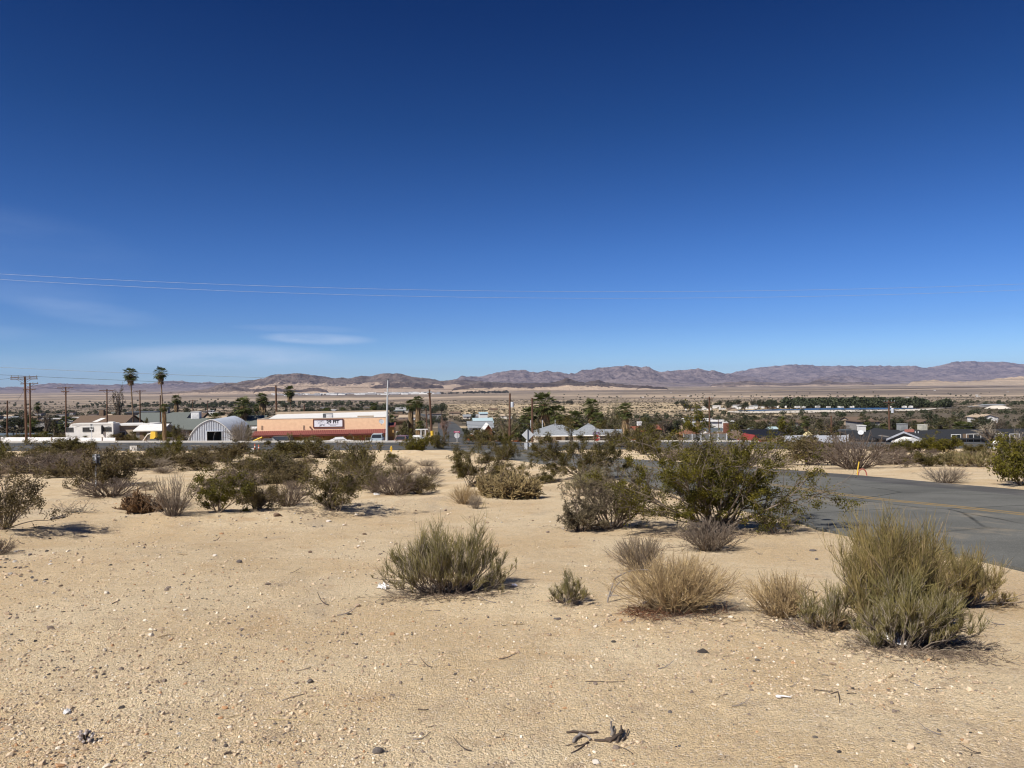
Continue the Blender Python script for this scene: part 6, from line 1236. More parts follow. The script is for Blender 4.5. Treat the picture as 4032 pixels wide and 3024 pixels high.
# hydrant
g = G(1541, 1780); k = (1780 - 1756)*m_per_px(g.y)/.78; t = thing('fire_hydrant', 'yellow fire hydrant on the near edge of the highway', 'hydrant', g, .3, None, k)
MB().lathe([(.15, 0), (.15, .04), (.105, .05), (.10, .5), (.13, .52), (.13, .56), (.10, .58)], 14).build('barrel', M_YELP, t, True); MB().lathe([(.125, .58), (.12, .64), (.08, .71), (.03, .74), (.03, .79), (.01, .80)], 14).build('bonnet', M_YELP, t, True)
for sx in (-1, 1): MB().lathe([(.05, .08), (.05, .15), (.065, .15), (.065, .19), (.02, .20)], 10, c=(0, 0, .42), ax='x').build('side_outlet', M_YELP, t).scale = (sx, 1, 1)
MB().lathe([(.065, -.19), (.08, -.19), (.08, -.14), (.065, -.14), (.065, -.05)], 10, c=(0, 0, .40), ax='y').build('front_outlet', M_YELP, t)
def paper_sign(label, p0, p1, top, bot, base):
    g = G((p0 + p1)/2, base); k = m_per_px(g.y); t = thing('paper_sign', label, 'sign', g, .1); w_, h_ = (p1 - p0)*k, (bot - top)*k; z_ = ztop((p0 + p1)/2, (top + bot)/2, g.y) - g.z
    q = MB().box((0, -.02, z_), (w_, .015, h_)).build('sign_panel', M_WHT, t); r2 = rs(p0); mk = MB()
    for i in range(7): mk.box((r2.uniform(-.3, .3)*w_, -.031, z_ + r2.uniform(-.3, .3)*h_), (r2.uniform(.06, .22)*w_, .006, .05*h_))
    mk.build('smudged_print', M_LINE, q)
    for sx in (-.3, .3): MB().box((sx*w_, .01, (z_ + h_*.3)/2 - .1), (.035, .035, z_ + h_*.3 + .2)).build('stake', M_GREY, t)
paper_sign('square white paper sign half hidden in a grey creosote, left of the metal arch building', 512, 539, 1755, 1774, 1783); paper_sign('square white paper sign on a stake by the orange cone', 976, 999, 1765, 1784, 1790)
def cone(label, px, base, hpx):
    g = G(px, base); k = hpx*m_per_px(g.y); t = thing('traffic_cone', label, 'traffic cone', g, .2, 'orange cones by the highway', k)
    MB().lathe([(.17, .05), (.12, .35), (.075, .68), (.045, .95), (.02, 1.0)], 14).build('cone_body', M_ORG, t, True); MB().box((0, 0, .03), (.48, .48, .06)).build('base_plate', M_ORG, t); MB().lathe([(.128, .40), (.092, .62)], 14).build('reflective_band', M_WHT, t)
cone('upright orange cone right beside the second white paper sign', 1004, 1771, 24); cone('orange cone standing a little right of the first cone', 1019, 1773, 22)
g = on(1010, 112); t = thing('board_barrier', 'slanting yellow-orange board on a trestle before the left end of the tan shop', 'barrier', g, .1); z0, z1 = ztop(988, 1741, 112) - g.z, ztop(1030, 1722, 112) - g.z
mb = MB(); mb.bar((-.9, 0, z0), (.75, 0, z1), .11, 4); mb.build('board', M_YELP, t); l = MB()
for x, z in ((-.7, z0 + .05), (.55, z1 - .1)):
    for sy in (-.3, .3): l.bar((x, sy, -.2), (x, 0, z), .05, 4)
l.build('trestle', M_TANW, t)
tree('bare', 'dry tumbleweed-like bush against the slanting board', 1032, 1724, 34, 112, None, cat='bush', name='dry_bush')
g = G(3378, 1873); k = m_per_px(g.y); t = thing('marker_post', 'yellow marker post with a red wire loop at its foot, across the road', 'marker post', g); H = ztop(3380, 1818, g.y) - g.z
MB().tubes(np.array([[(-.03, 0, -.1), (0, 0, H*.5), (.05, 0, H)]]), 2.4*k, 8).build('post', M_YELP, t); a = np.linspace(0, PI, 12); MB().tubes(np.stack([.16 + .16*np.cos(a)*1.0, np.full(12, -.02), .28*np.sin(a)*.9], 1)[None], .022, 6).build('wire_loop', mat('faded_red_paint', (.42,.13,.10), .8), t)
# ------------------------------------------------------------------ vehicles
M_TYRE = mat('tyre', (.022,.021,.02), .9); M_LAMP = mat('lamp_glass', (.6,.6,.58), .2, spec=.6)
def vehicle(label, px, Y, rz, kind, m, name='parked_car', cat='car', lift=0.0):
    g = on(px, Y); t = thing(name, label, cat, g + Vector((0, 0, lift)), rz)
    P = {'sedan': [(-2.2,.35),(-2.25,.75),(-2.1,.92),(-1.3,.98),(-.65,1.42),(.55,1.44),(1.25,.98),(2.0,.86),(2.25,.65),(2.2,.35)], 'suv': [(-2.25,.42),(-2.3,1.0),(-2.2,1.2),(-1.95,1.75),(-1.7,1.82),(.5,1.80),(1.2,1.18),(2.1,1.05),(2.3,.8),(2.25,.42)],
         'pickup': [(-2.7,.5),(-2.72,1.12),(-.85,1.12),(-.75,1.75),(-.5,1.85),(.55,1.83),(1.15,1.2),(2.45,1.12),(2.65,.85),(2.6,.5)], 'van': [(-2.3,.4),(-2.35,1.3),(-2.2,1.9),(-1.9,2.02),(.9,1.98),(1.7,1.25),(2.35,1.05),(2.45,.7),(2.4,.4)]}[kind]
    P = np.array(P); w = .90 if kind in ('sedan', 'suv') else 1.0; zw = 1.0 if kind == 'sedan' else 1.15
    n = len(P); mb = MB(); lay = []
    for y, s, zz in ((-w, .0, 0), (-w*.985, .03, 0), (w*.985, .03, 0), (w, .0, 0)): lay.append(y)
    def ring(y, sh):
        q = P.copy(); up_ = np.clip((q[:, 1] - zw)/.7, 0, 1); yy = np.sign(y)*(abs(y) - .22*up_); return np.stack([q[:, 0]*(1 - sh), yy, q[:, 1] - sh*.3], 1)
    V = np.concatenate([ring(-w, .02), ring(-w*.93, 0), ring(w*.93, 0), ring(w, .02)]); i = np.arange(4*n).reshape(4, n); j = np.roll(i, -1, 1)
    mb.add(V, np.stack([i[:-1], j[:-1], j[1:], i[1:]], -1).reshape(-1, 4)); mb.F.append((i[:1, ::-1], 0)); mb.F.append((i[-1:], 0)); mb.build('body', m, t)
    top = P[P[:, 1] > zw + .12]; x0, x1, zt_ = top[:, 0].min(), top[:, 0].max(), top[:, 1].max()
    for sy in (-1, 1):
        b = MB(); zl = zw + .06; b.add([(x0 - .1, sy*(w + .005), zl), (x1 + .35, sy*(w + .005), zl), (x1 - .02, sy*(w - .18), zt_ - .10), (x0 + .18, sy*(w - .18), zt_ - .10)], [[0, 1, 2, 3]]); b.build('side_window', M_GLASS, t)
    fr_ = P[np.argmax(P[:, 0]*(P[:, 1] > zt_ - .06))]; nx = P[np.argmax(P[:, 0]*(P[:, 1] > zt_ - .06)) + 1]; e = Vector((nx[1] - fr_[1], 0, -(nx[0] - fr_[0]))).normalized()*-.012
    b = MB(); lp = lambda q: (fr_[0] + (nx[0] - fr_[0])*q, fr_[1] + (nx[1] - fr_[1])*q); a0, a1 = lp(.12), lp(.92); b.add([(a0[0] + .015, -w*.72, a0[1] + .012), (a0[0] + .015, w*.72, a0[1] + .012), (a1[0] + .015, w*.86, a1[1] + .012), (a1[0] + .015, -w*.86, a1[1] + .012)], [[0, 1, 2, 3]]); b.build('windscreen', M_GLASS, t)
    for sx in (-1, 1):
        for sy in (-1, 1):
            W = MB().lathe([(.12, -.1), (.30, -.11), (.34, -.07), (.34, .07), (.30, .11), (.12, .1)], 16, c=(sx*(1.38 if kind != 'pickup' else 1.65), sy*(w - .08), .34), ax='y').build('wheel', M_TYRE, t, True); MB().lathe([(.02, -.02), (.2, -.03), (.2, .03), (.02, .02)], 12, c=(sx*(1.38 if kind != 'pickup' else 1.65), sy*(w + .03), .34), ax='y').build('rim', M_STEEL, W)
    for sy in (-1, 1): MB().box((P[:, 0].max() - .03, sy*w*.7, .72), (.06, .32, .14)).build('headlight', M_LAMP, t)
    return t
C_ = lambda n, c: mat(n, c, .3, c, 1, spec=.6)
vehicle('dark sedan parked at the left end of the tan shop', 1058, 117.5, 3.1, 'sedan', C_('dark_car_paint', (.035,.036,.04)), lift=.1); vehicle('black sport utility vehicle parked right of the dark sedan', 1096, 118, 2.9, 'suv', C_('black_car_paint', (.018,.018,.02)), lift=.1)
vehicle('silver car whose roof shows in front of the tan shop, left one of two', 1318, 118.5, .1, 'sedan', C_('silver_car_paint', (.50,.52,.54)), lift=.0); vehicle('white car whose roof shows in front of the tan shop, right one of two', 1336, 115.6, .2, 'sedan', C_('white_car_paint', (.68,.69,.69)), lift=-.25)
vehicle('pale blue-grey van facing the camera at the right end of the tan shop', 1484, 117, -1.5, 'suv', C_('bluegrey_car_paint', (.30,.36,.40)), 'parked_van', 'van'); vehicle('dusty red and blue pickup truck in the yard right of the lamp post', 1585, 121, -1.9, 'pickup', C_('dull_red_car_paint', (.20,.10,.09)), 'pickup_truck', 'truck', lift=.2)
vehicle('small white car parked behind the dark shaggy palms', 1640, 150, 0, 'sedan', C_('white_car_paint', (.68,.69,.69))); vehicle('dark blue car seen through the largest creosote, across the highway', 2842, 124, .1, 'sedan', C_('dark_blue_car_paint', (.02,.026,.05)))
# travel trailer
Y = 143.; g = on(352, Y); L2 = (445 - 262)/F*Y; H = ztop(352, 1667, Y) - g.z; t = thing('travel_trailer', 'long white travel trailer with a slanted nose and dark windows', 'trailer', g, .03)
MB().prism([(-L2/2, .6), (L2/2, .6), (L2/2, H - .05), (L2/2 - .1, H), (-L2/2 + 1.3, H), (-L2/2 + .9, H - .15), (-L2/2 - .05, H - 1.4), (-L2/2 - .1, H - 2.0)], 0, 2.5, 'y').build('body', M_WHT, t)
for x0, x1 in ((-.52, -.345), (-.165, .105), (.28, .48)): window(t, (x0 + x1)/2*L2*.98, H - 1.15, (x1 - x0)*L2*.8, .75, 0, M_DKS)
for z_ in (H - .22, H - .36): MB().box((.35, -.006, z_), (L2*.82, .012, .05)).build('stripe', M_GRYW, t)
for x in (-.25, .05, .42): MB().add([(x*L2 - .7, -.012, H - .75), (x*L2 - .1, -.012, H - .55), (x*L2 + .5, -.012, H - .5), (x*L2 - .05, -.012, H - .62)], [[0, 1, 2, 3]]).build('swoosh', M_DKS, t)
sl = MB(); sl.box((L2*.275, -.25, H - 1.2), (.1, .5, 1.6)); sl.build('slide_out_edge', M_DKS, t); MB().box((L2*.40, 1.2, H + .1), (1.0, .9, .25)).build('roof_vent', M_WHT, t)
for x in (-.8, .8): MB().lathe([(.1, -.12), (.36, -.12), (.38, .12), (.1, .12)], 14, c=(x, .1, .38), ax='y').build('wheel', M_TYRE, t)
# yellow digger bucket, tarps
g = on(604, 136); t = thing('digger', 'yellow machine bucket with a white arm in front of the mobile home', 'machine', g); k = m_per_px(136)
MB().prism([(-.5, .9), (.1, .8), (.5, 1.3), (.45, 2.1), (-.35, 2.2)], -.4, .4, 'y').build('bucket', M_YELP, t); MB().bar((-.4, 0, 1.9), (-1.1, 0, 1.7), .11, 5).bar((-1.1, 0, 1.7), (-1.9, 0, .6), .1, 5).build('arm', M_WHT, t); MB().box((.1, 0, .45), (1.2, 1.0, .9)).build('chassis', M_DKS, t)
def lump(name, label, cat, px, Y, w, h, d, m, seed, base=None):
    r2 = rs(seed); g = on(px, Y); th = np.linspace(0, 2*PI, 18, endpoint=False); V = []; 
    for q in np.linspace(0, 1, 7):
        rr_ = np.cos(q*PI/2)**.55*(1 + .12*r2.randn(18)); V.append(np.stack([rr_*np.cos(th)*w/2, rr_*np.sin(th)*d/2, np.full(18, q*h*1.0) + .06*h*r2.randn(18) - .02], 1))
    mb = MB(); V = np.array(V); i = np.arange(126).reshape(7, 18); j = np.roll(i, -1, 1); mb.add(V.reshape(-1, 3), np.stack([i[:-1], j[:-1], j[1:], i[1:]], -1).reshape(-1, 4)); mb.F.append((i[-1:], 0)); o = mb.build(name, m, loc=g); tag(o, label, cat); return o
lump('tarp_cover', 'pale yellow tarp over a heap behind the white block wall', 'tarp', 3180, 121, 2.2, 1.55, 1.6, M_TARPY, 4); lump('tarp_bundle', 'upright white tarp bundle at the foot of the wide leafless tree', 'tarp', 3922, 104, 1.35, 1.15, .8, M_TARPW, 6)
g = on(3337, 132); t = thing('water_tank', 'white ribbed tank on legs left of the black roof', 'tank', g); z_ = ztop(3337, 1697, 132) - g.z; MB().lathe([(.3, z_ - 1.0), (.95, z_ - .9), (1.0, z_ - .45), (.95, z_ - .1), (.3, z_)], 16).build('tank_body', M_TARPW, t)
for x in (-.6, .6): MB().box((x, 0, (z_ - .9)/2), (.12, .12, z_ - .9)).build('leg', M_STEEL, t)
# ------------------------------------------------------------------ stones, dead wood, litter on the sand
import bmesh
M_ROCKS = [mat('grey_stone', (.20,.175,.155), .9, (.12,.10,.09), 20, bump=.5, bscale=60), mat('brown_stone', (.24,.165,.11), .9, (.15,.10,.07), 20, bump=.5, bscale=60), mat('white_stone', (.66,.60,.52), .85, (.50,.44,.37), 18, bump=.4, bscale=60), mat('dark_stone', (.075,.062,.055), .9, (.045,.038,.034), 20, bump=.5, bscale=60), mat('tan_stone', (.52,.40,.27), .9, (.40,.30,.20), 18, bump=.4, bscale=60)]
def rock_mesh(seed, m):
    r = rs(seed); bm = bmesh.new(); bmesh.ops.create_icosphere(bm, subdivisions=2, radius=1.0)
    cuts = [(Vector(unit(r.randn(3))), r.uniform(.45, .85)) for _ in range(9)]
    for v in bm.verts:
        for n, d in cuts:
            q = v.co.dot(n)
            if q > d: v.co -= n*(q - d)*.95
        v.co *= 1 + .06*r.randn()
        v.co.z = max(v.co.z*.75, -.45)
    me = bpy.data.meshes.new('rock'); bm.to_mesh(me); bm.free(); me.materials.append(m); return me
ROCK = [[rock_mesh(900 + i*7 + j, M_ROCKS[j]) for i in range(4)] for j in range(5)]
def rock(label, px, py, wpx, kind, asp=.8, group=None, name='rock'):
    g = G(px, py); s_ = wpx/2*m_per_px(g.y)*1.08; i = int(px + py) % 4; o = link(name, ROCK[kind][i], None, g + Vector((0, 0, s_*.22*asp))); o.scale = (s_, s_*.85, s_*asp); o.rotation_euler = (0, 0, (px*31 % 628)/100); tag(o, label, 'rock', group); return o
for a in [('pitted dark rock in the sand at the bottom, left of centre, with a sharp shadow',1490,2962,46,0,1.1),('flat brown-black rock below the arching dead branch, biggest dark one on open sand',2765,2568,42,3,.8),('pebble touching the flat brown-black rock',2790,2572,12,3),('dark oval pebble between the small broom bush and the flat brown rock',2417,2528,22,3),('dark stone below the left end of the wide broom bush',1377,2420,20,3),
 ('pale stone at the bottom edge under the dead branch pieces, larger one',2348,3005,36,2,.8),('pale stone with a stalk just above the larger pale stone',2320,2976,18,2),('orange-tan stone lying over a thin stick in the middle of the sand',2384,2692,24,4),('round grey pebble right of the orange-tan stone',2638,2805,22,0),('white angular stone on the stony bank, right of the bank crest creosote',1295,2055,24,2),('brown block of stone at the bank crest left of the crest creosote',1093,2032,34,1,.9),
 ('dark stone on the crest beside the crest creosote',1412,1992,22,0),('grey stone right of the white angular stone',1436,2105,20,1),('pale grey stone on the open left sand',846,2190,22,2,.8),('dark pointed stone right of the pale grey stone',942,2215,22,0,1.1),('brown stone under the crest at mid left',1220,2176,20,1),('white stone left of the wide broom bush',1412,2152,16,2),('dark stone on the left bank edge, standing on the crest line',196,2122,12,3,1.3),
 ('dark flat stone on open sand at left',434,2226,18,3,.6),('dark stone alone in the sand below the left bank',240,2308,22,1,.6),('grey flat pebble right of the small broom bush',2196,2438,32,0,.5),('purple-dark shard at the bottom left, largest',480,2788,28,3,.6),('rust-dark shard right of the purple one',700,2945,22,3,.5),('brown stone at the bottom left below the pebble streak',582,2968,24,1),('pale stone by the pebble streak at lower left',550,2936,18,2),('flat pale stone right of the pebble streak',752,2832,20,2,.5),('white pebble at lower left near the pale flat stone',704,2890,22,2,.6),
 ('dark grey lump of asphalt on the sand left of the tall yellow-green bush, long one',3202,2170,34,0,.4),('smaller lump of asphalt just below the long one',3214,2203,18,0,.7),('brown stone near the road edge shadow',3272,2151,12,1),('dark pebble left of the lump of asphalt',3140,2182,8,3),('grey stone at the foot of the dark thorn bush',2212,2078,14,4),('pale stone in front of the dark thorn bush left side',2216,2082,12,2),
 ('dark pebble in the right foreground, near the edge',3820,2885,16,3,.5),('black chip in the bottom right sand',3614,2928,16,3,.5),('black chip left of the other bottom right chip',3518,2920,18,3,.4),('dark chip right of the white hook',3360,2712,18,3,.5),('grey pebble at the bottom right of centre',3572,3010,14,0),('dark tuft-like lump at lower right of centre',3304,2962,24,3,.7),('pebble pair at the lower right of the dead branch, left one',2662,2942,12,3),('pebble pair at the lower right of the dead branch, right one',2676,2940,16,0),('pale stone right of centre at the bottom',2840,2972,14,2)]:
    rock(*a)
r9 = rs(12)
def rocks_in(x0, x1, y0, y1, n, w0, w1, kinds, label, group):
    for i in range(n):
        px, py = r9.uniform(x0, x1), r9.uniform(y0, y1); rock(label, px, py, r9.uniform(w0, w1)*(.45 + (py - 1900)/1100.)*1.25, kinds[r9.randint(len(kinds))], r9.uniform(.5, 1), group, 'stone')
rocks_in(0, 200, 2165, 2300, 46, 10, 26, [0,2,3,4,4], 'stone of the rubble patch at the left picture edge', 'stones of the left rubble patch')
rocks_in(960, 1560, 1990, 2075, 46, 8, 18, [0,2,4,4,1], 'stone strewn along the top of the bank around the crest creosote', 'stones along the bank crest')
rocks_in(620, 980, 2015, 2080, 26, 8, 16, [0,2,4,1], 'stone strewn along the left part of the bank top', 'stones along the left bank top')
rocks_in(1500, 2200, 1930, 2060, 40, 7, 15, [0,2,4,4,1], 'small stone on the sand before the bushy cholla', 'stones before the bushy cholla')
rocks_in(0, 260, 2460, 2660, 34, 6, 14, [0,2,4,4,3], 'small stone of the gravelly patch at the lower left edge', 'stones of the lower left gravel')
rocks_in(300, 760, 2640, 3000, 40, 5, 11, [0,2,4,4,3], 'small stone of the pebble streak at lower left', 'stones of the lower left pebble streak')
# gravel: far too many grains to count
def gravel():
    r = rs(61); ico = np.array([(-1,1.618,0),(1,1.618,0),(-1,-1.618,0),(1,-1.618,0),(0,-1,1.618),(0,1,1.618),(0,-1,-1.618),(0,1,-1.618),(1.618,0,-1),(1.618,0,1),(-1.618,0,-1),(-1.618,0,1)])/1.9
    tri = np.array([(0,11,5),(0,5,1),(0,1,7),(0,7,10),(0,10,11),(1,5,9),(5,11,4),(11,10,2),(10,7,6),(7,1,8),(3,9,4),(3,4,2),(3,2,6),(3,6,8),(3,8,9),(4,9,5),(2,4,11),(6,2,10),(8,6,7),(9,8,1)])
    n = 56000; py = 1512 + 1560*r.uniform(.19, 1.02, n)**1.0; px = r.uniform(-250, 4280, n); s = (py - 1505)/F; Y = np.clip(1.6/np.maximum(s - .068, .04), 2.2, 24)*r.uniform(.97, 1.03, n); x = (px - 2016)/F*Y
    d = fbm(x/1.3, Y/1.3, 4, 71)*.7 + fbm(x/.3, Y/.3, 2, 72)*.3; left = .12*sstep(-x, 0, 4); ok = (r.uniform(0, 1, n) < np.clip((d + left - .36)*4.0, .07, 1)) & (roadmask(x, Y) > .85)
    x, Y = x[ok], Y[ok]; n = len(x); z = ground_z(x, Y); sz = np.clip(np.exp(r.normal(math.log(.0043), .52, n)), .002, .024)*np.where(x < -1.2, 1.08, 1.0)*np.interp(Y, [2, 5, 20], [.9, 1.15, 2.1])
    V = ico[None]*r.uniform(.65, 1.25, (n, 12, 1))*(sz[:, None]*r.uniform(.6, 1.2, (n, 3)))[:, None]; a = r.uniform(0, 2*PI, n); ca, sa = np.cos(a)[:, None], np.sin(a)[:, None]
    V = np.stack([V[..., 0]*ca - V[..., 1]*sa, V[..., 0]*sa + V[..., 1]*ca, V[..., 2]*.75], -1) + np.stack([x, Y, z + sz*.22], -1)[:, None]
    mb = MB(); mb.add(V.reshape(-1, 3), (tri[None] + np.arange(n)[:, None, None]*12).reshape(-1, 3))
    m = bpy.data.materials.new('gravel_grains'); m.use_nodes = True; N = m.node_tree.nodes; L = m.node_tree.links; g = N.new('ShaderNodeNewGeometry'); cr = N.new('ShaderNodeValToRGB'); E = cr.color_ramp.elements; cr.color_ramp.interpolation = 'CONSTANT'
    cols = [(0,(.48,.36,.235)),(.34,(.60,.47,.32)),(.55,(.34,.25,.165)),(.70,(.70,.61,.48)),(.80,(.20,.155,.12)),(.90,(.11,.09,.075)),(.955,(.42,.24,.12))]
    while len(E) < len(cols): E.new(.5)
    for e, (p, c) in zip(E, cols): e.position = p; e.color = (*c, 1)
    L.new(g.outputs['Random Per Island'], cr.inputs[0]); L.new(cr.outputs[0], N['Principled BSDF'].inputs['Base Color']); N['Principled BSDF'].inputs['Roughness'].default_value = .9
    tag(mb.build('gravel', m), kind='stuff')
gravel()
# dead wood
M_DEADW = mat('silvery_dead_wood', (.27,.24,.215), .9, (.14,.115,.095), 12, streak=(1, 1, 4)); M_DEADD = mat('dark_dead_wood', (.115,.085,.065), .95, (.065,.048,.038), 14)
def stick(label, pts, r0, r1, m=None, name='dead_branch', cat='branch', lifts=None, group=None, extra=()):
    def line(pp, lf): return np.array([tuple(G(a, b) + Vector((0, 0, l))) for (a, b), l in zip(pp, lf)])
    lf = lifts or [r0]*len(pts); P = smooth_line(line(pts, lf), .03); n = len(P); q_ = rs(int(pts[0][0] + pts[0][1])); P = P + q_.randn(n, 3)*r0*.35; mb = MB().tubes(P[None], np.linspace(r0, r1, n)[None]*(1 + .22*q_.randn(n))[None].clip(.6, 1.6), 7)
    for pp, l2, a, b in extra: Q = smooth_line(line(pp, l2), .03); mb.tubes(Q[None], np.linspace(a, b, len(Q))[None], 6)
    o = mb.build(name, m or M_DEADW, smooth=True); tag(o, label, cat, group); return o
# the arch: foot at the ground, rising to the left of the straw brush and coming down inside it
g0 = G(2398, 2372); k = m_per_px(g0.y)
def arch(pp): return np.array([(g0.x + (a - 2398)*k, g0.y + dy, g0.z + (2372 - b)*k) for a, b, dy in pp])
mb = MB()
for pp, r0, r1 in (([(2465,2452,-.10),(2430,2420,-.06),(2412,2395,-.03),(2392,2372,0),(2402,2340,.02),(2418,2300,.04),(2430,2280,.05),(2490,2256,.06),(2560,2254,.08),(2600,2275,.10),(2640,2320,.12)], .010, .0035), ([(2402,2350,0),(2425,2318,.05),(2450,2300,.08),(2480,2298,.1),(2520,2330,.12)], .006, .002), ([(2405,2345,0),(2450,2342,-.04),(2490,2340,-.05)], .004, .0015), ([(2398,2330,0),(2394,2312,-.02)], .003, .0015), ([(2430,2425,-.06),(2460,2440,-.14),(2520,2452,-.16)], .005, .002), ([(2420,2400,-.05),(2450,2415,0),(2490,2400,.05)], .004, .0015)):
    Q = smooth_line(arch(pp), .02); mb.tubes(Q[None], np.linspace(r0, r1, len(Q))[None], 7)
tag(mb.build('dead_branch', M_DEADW, smooth=True), 'grey dead branch arching out of the big straw-coloured brush', 'branch')
stick('grey crooked root piece, left part of the broken wood near the bottom', [(2254,2926),(2266,2913),(2284,2903),(2306,2904),(2324,2920)], .009, .007, lifts=[.004,.010,.016,.014,.006])
stick('thin dark stick lying behind the grey crooked root', [(2230,2890),(2260,2886),(2310,2890),(2352,2888)], .006, .005, M_DEADD); stick('dark forked stick in front of the grey crooked root', [(2316,2926),(2285,2938),(2262,2944)], .004, .003, M_DEADD, extra=[([(2316,2926),(2275,2955),(2248,2968)], [.004]*3, .004, .002)]); stick('short dark stick left of the grey crooked root', [(2230,2938),(2255,2932),(2272,2927)], .003, .002, M_DEADD)
stick('upright grey snag beside the rotten stump', [(2412,2898),(2408,2880),(2404,2862)], .008, .006, lifts=[.0,.012,.03])
stick('dark rotten stump with broken splinters near the bottom', [(2385,2920),(2415,2918),(2440,2905),(2452,2890)], .012, .010, M_DEADD, 'rotten_stump', 'stump', [.008,.012,.02,.018], None, [([(2340,2918),(2370,2920),(2395,2918)], [.006]*3, .006, .008), ([(2430,2925),(2445,2898),(2446,2882)], [.004,.02,.034], .008, .004), ([(2450,2920),(2462,2908),(2475,2880)], [.004,.01,.012], .006, .003), ([(2400,2925),(2420,2905),(2425,2895)], [.003,.02,.03], .007, .004)])
stick('thin curved twig running down right of the rotten stump', [(2425,2938),(2450,2945),(2475,2958),(2492,2969)], .0025, .002, M_DEADD)
stick('long dark forked stick on the right sand', [(3300,2727),(3270,2735)][::-1] + [(3306,2770)], .004, .003, M_DEADD, extra=[([(3205,2717),(3240,2722),(3280,2724)], [.004]*3, .003, .002)]); stick('short dark stick right of the long forked one', [(3335,2733),(3352,2731),(3372,2732)], .003, .002, M_DEADD)
stick('stick lying diagonally on the right sand', [(3583,2688),(3600,2695),(3622,2704)], .004, .003, M_DEADW); stick('thin twig with side twigs right of the diagonal stick', [(3645,2716),(3680,2713),(3725,2711)], .003, .001, M_DEADD); stick('pale grass stalk on the left of the bottom sand', [(1052,2831),(1120,2836),(1200,2840),(1268,2855)], .003, .0012, mat('straw', (.55,.42,.22), .8), 'grass_stalk', 'stalk')
stick('pale split stick left of the dead wood, bent', [(1625,2913),(1660,2911),(1695,2888)], .004, .002, M_DEADW); stick('thin dark stick above the pale split stick', [(1685,2865),(1718,2857)], .002, .0015, M_DEADD); stick('small brown stick in the middle of the bottom sand', [(1645,2795),(1668,2798),(1688,2796)], .004, .003, M_DEADD); stick('small dark stick at upper left of the open sand', [(440,2380),(455,2372),(470,2366)], .004, .003, M_DEADD); stick('dark stick at the left below the small one', [(240,2412),(258,2409)], .005, .004, M_DEADD)
stick('forked dead stick on the far left sand before the bank', [(200,2045),(225,2044),(262,2034)], .02, .008, M_DEADW, extra=[([(205,2040),(230,2037),(270,2022)], [.02]*3, .015, .005)]); stick('thin stick with an orange stone over it, middle of the sand', [(2305,2686),(2360,2686),(2420,2687),(2460,2686)], .003, .002, M_DEADD); stick('dark bent twig at the lower left edge of the middle', [(880,2972),(905,2968),(940,2972)], .006, .003, M_DEADD); stick('slanting thin twig left of the pebbles', [(1110,2760),(1150,2747),(1200,2735)], .003, .002, M_DEADW)
# heap of dead wood on the left
r = rs(88); g = G(140, 1864); k = m_per_px(g.y); n = 260; P = np.stack([r.uniform(-125, 130, n)*k, r.uniform(-.4, .9, n), np.abs(r.randn(n))*.10 + .03], 1); D = r.randn(n, 3)*np.array([1, .5, .13]); mb = MB().tubes(grow(r, P, D, r.uniform(.4, 1.5, n), 4, .2), taper(n, 5, .045*r.uniform(.4, 1.2, n), .015), 5); tag(mb.build('brush_pile', M_GREYD, loc=g), 'dark heap of dead wood on the left before the purple-brown scrub', 'brush pile')
r = rs(89); g = G(290, 2018); mb = MB().tubes(grow(r, np.stack([r.uniform(-.4, .5, 90), r.uniform(-.15, .15, 90), np.full(90, .02)], 1), r.randn(90, 3)*np.array([1, .3, .25]) + np.array([.2, 0, .15]), r.uniform(.15, .5, 90), 4, .25), .006, 4); tag(mb.build('dry_tangle', M_PALE, loc=g), 'flat tangle of dry twigs with a grey rag on the far left sand', 'dry twigs')
TW = []
for i in range(5):
    r = rs(300 + i); TW.append(MB().tubes(grow(r, np.zeros((1, 3)), np.array([[1., 0, 0]]), 1.0, 6, .12), taper(1, 7, .03, .015), 5).tubes(grow(r, np.array([[.4, .01, 0]]), np.array([[.7, .6, .1]]), .4, 4, .15), taper(1, 5, .02, .008), 4).mesh('twig', [M_DEADD, M_DEADW, M_DRYB, M_DEADD, M_GREY][i]))
r9 = rs(44)
for i in range(90):
    px, py = r9.uniform(0, 4032), r9.uniform(2080, 3020); g = G(px, py); o = link('twig', TW[i % 5], None, g + Vector((0, 0, .004))); l = r9.uniform(.03, .14)*min(g.y/4, 1.6); o.scale = (l, l, l*.9); o.rotation_euler = (0, 0, r9.uniform(-.6, .6) + (PI if r9.rand() < .5 else 0)); tag(o, 'short dry twig lying loose on the foreground sand', 'twig', 'loose twigs on the foreground sand')
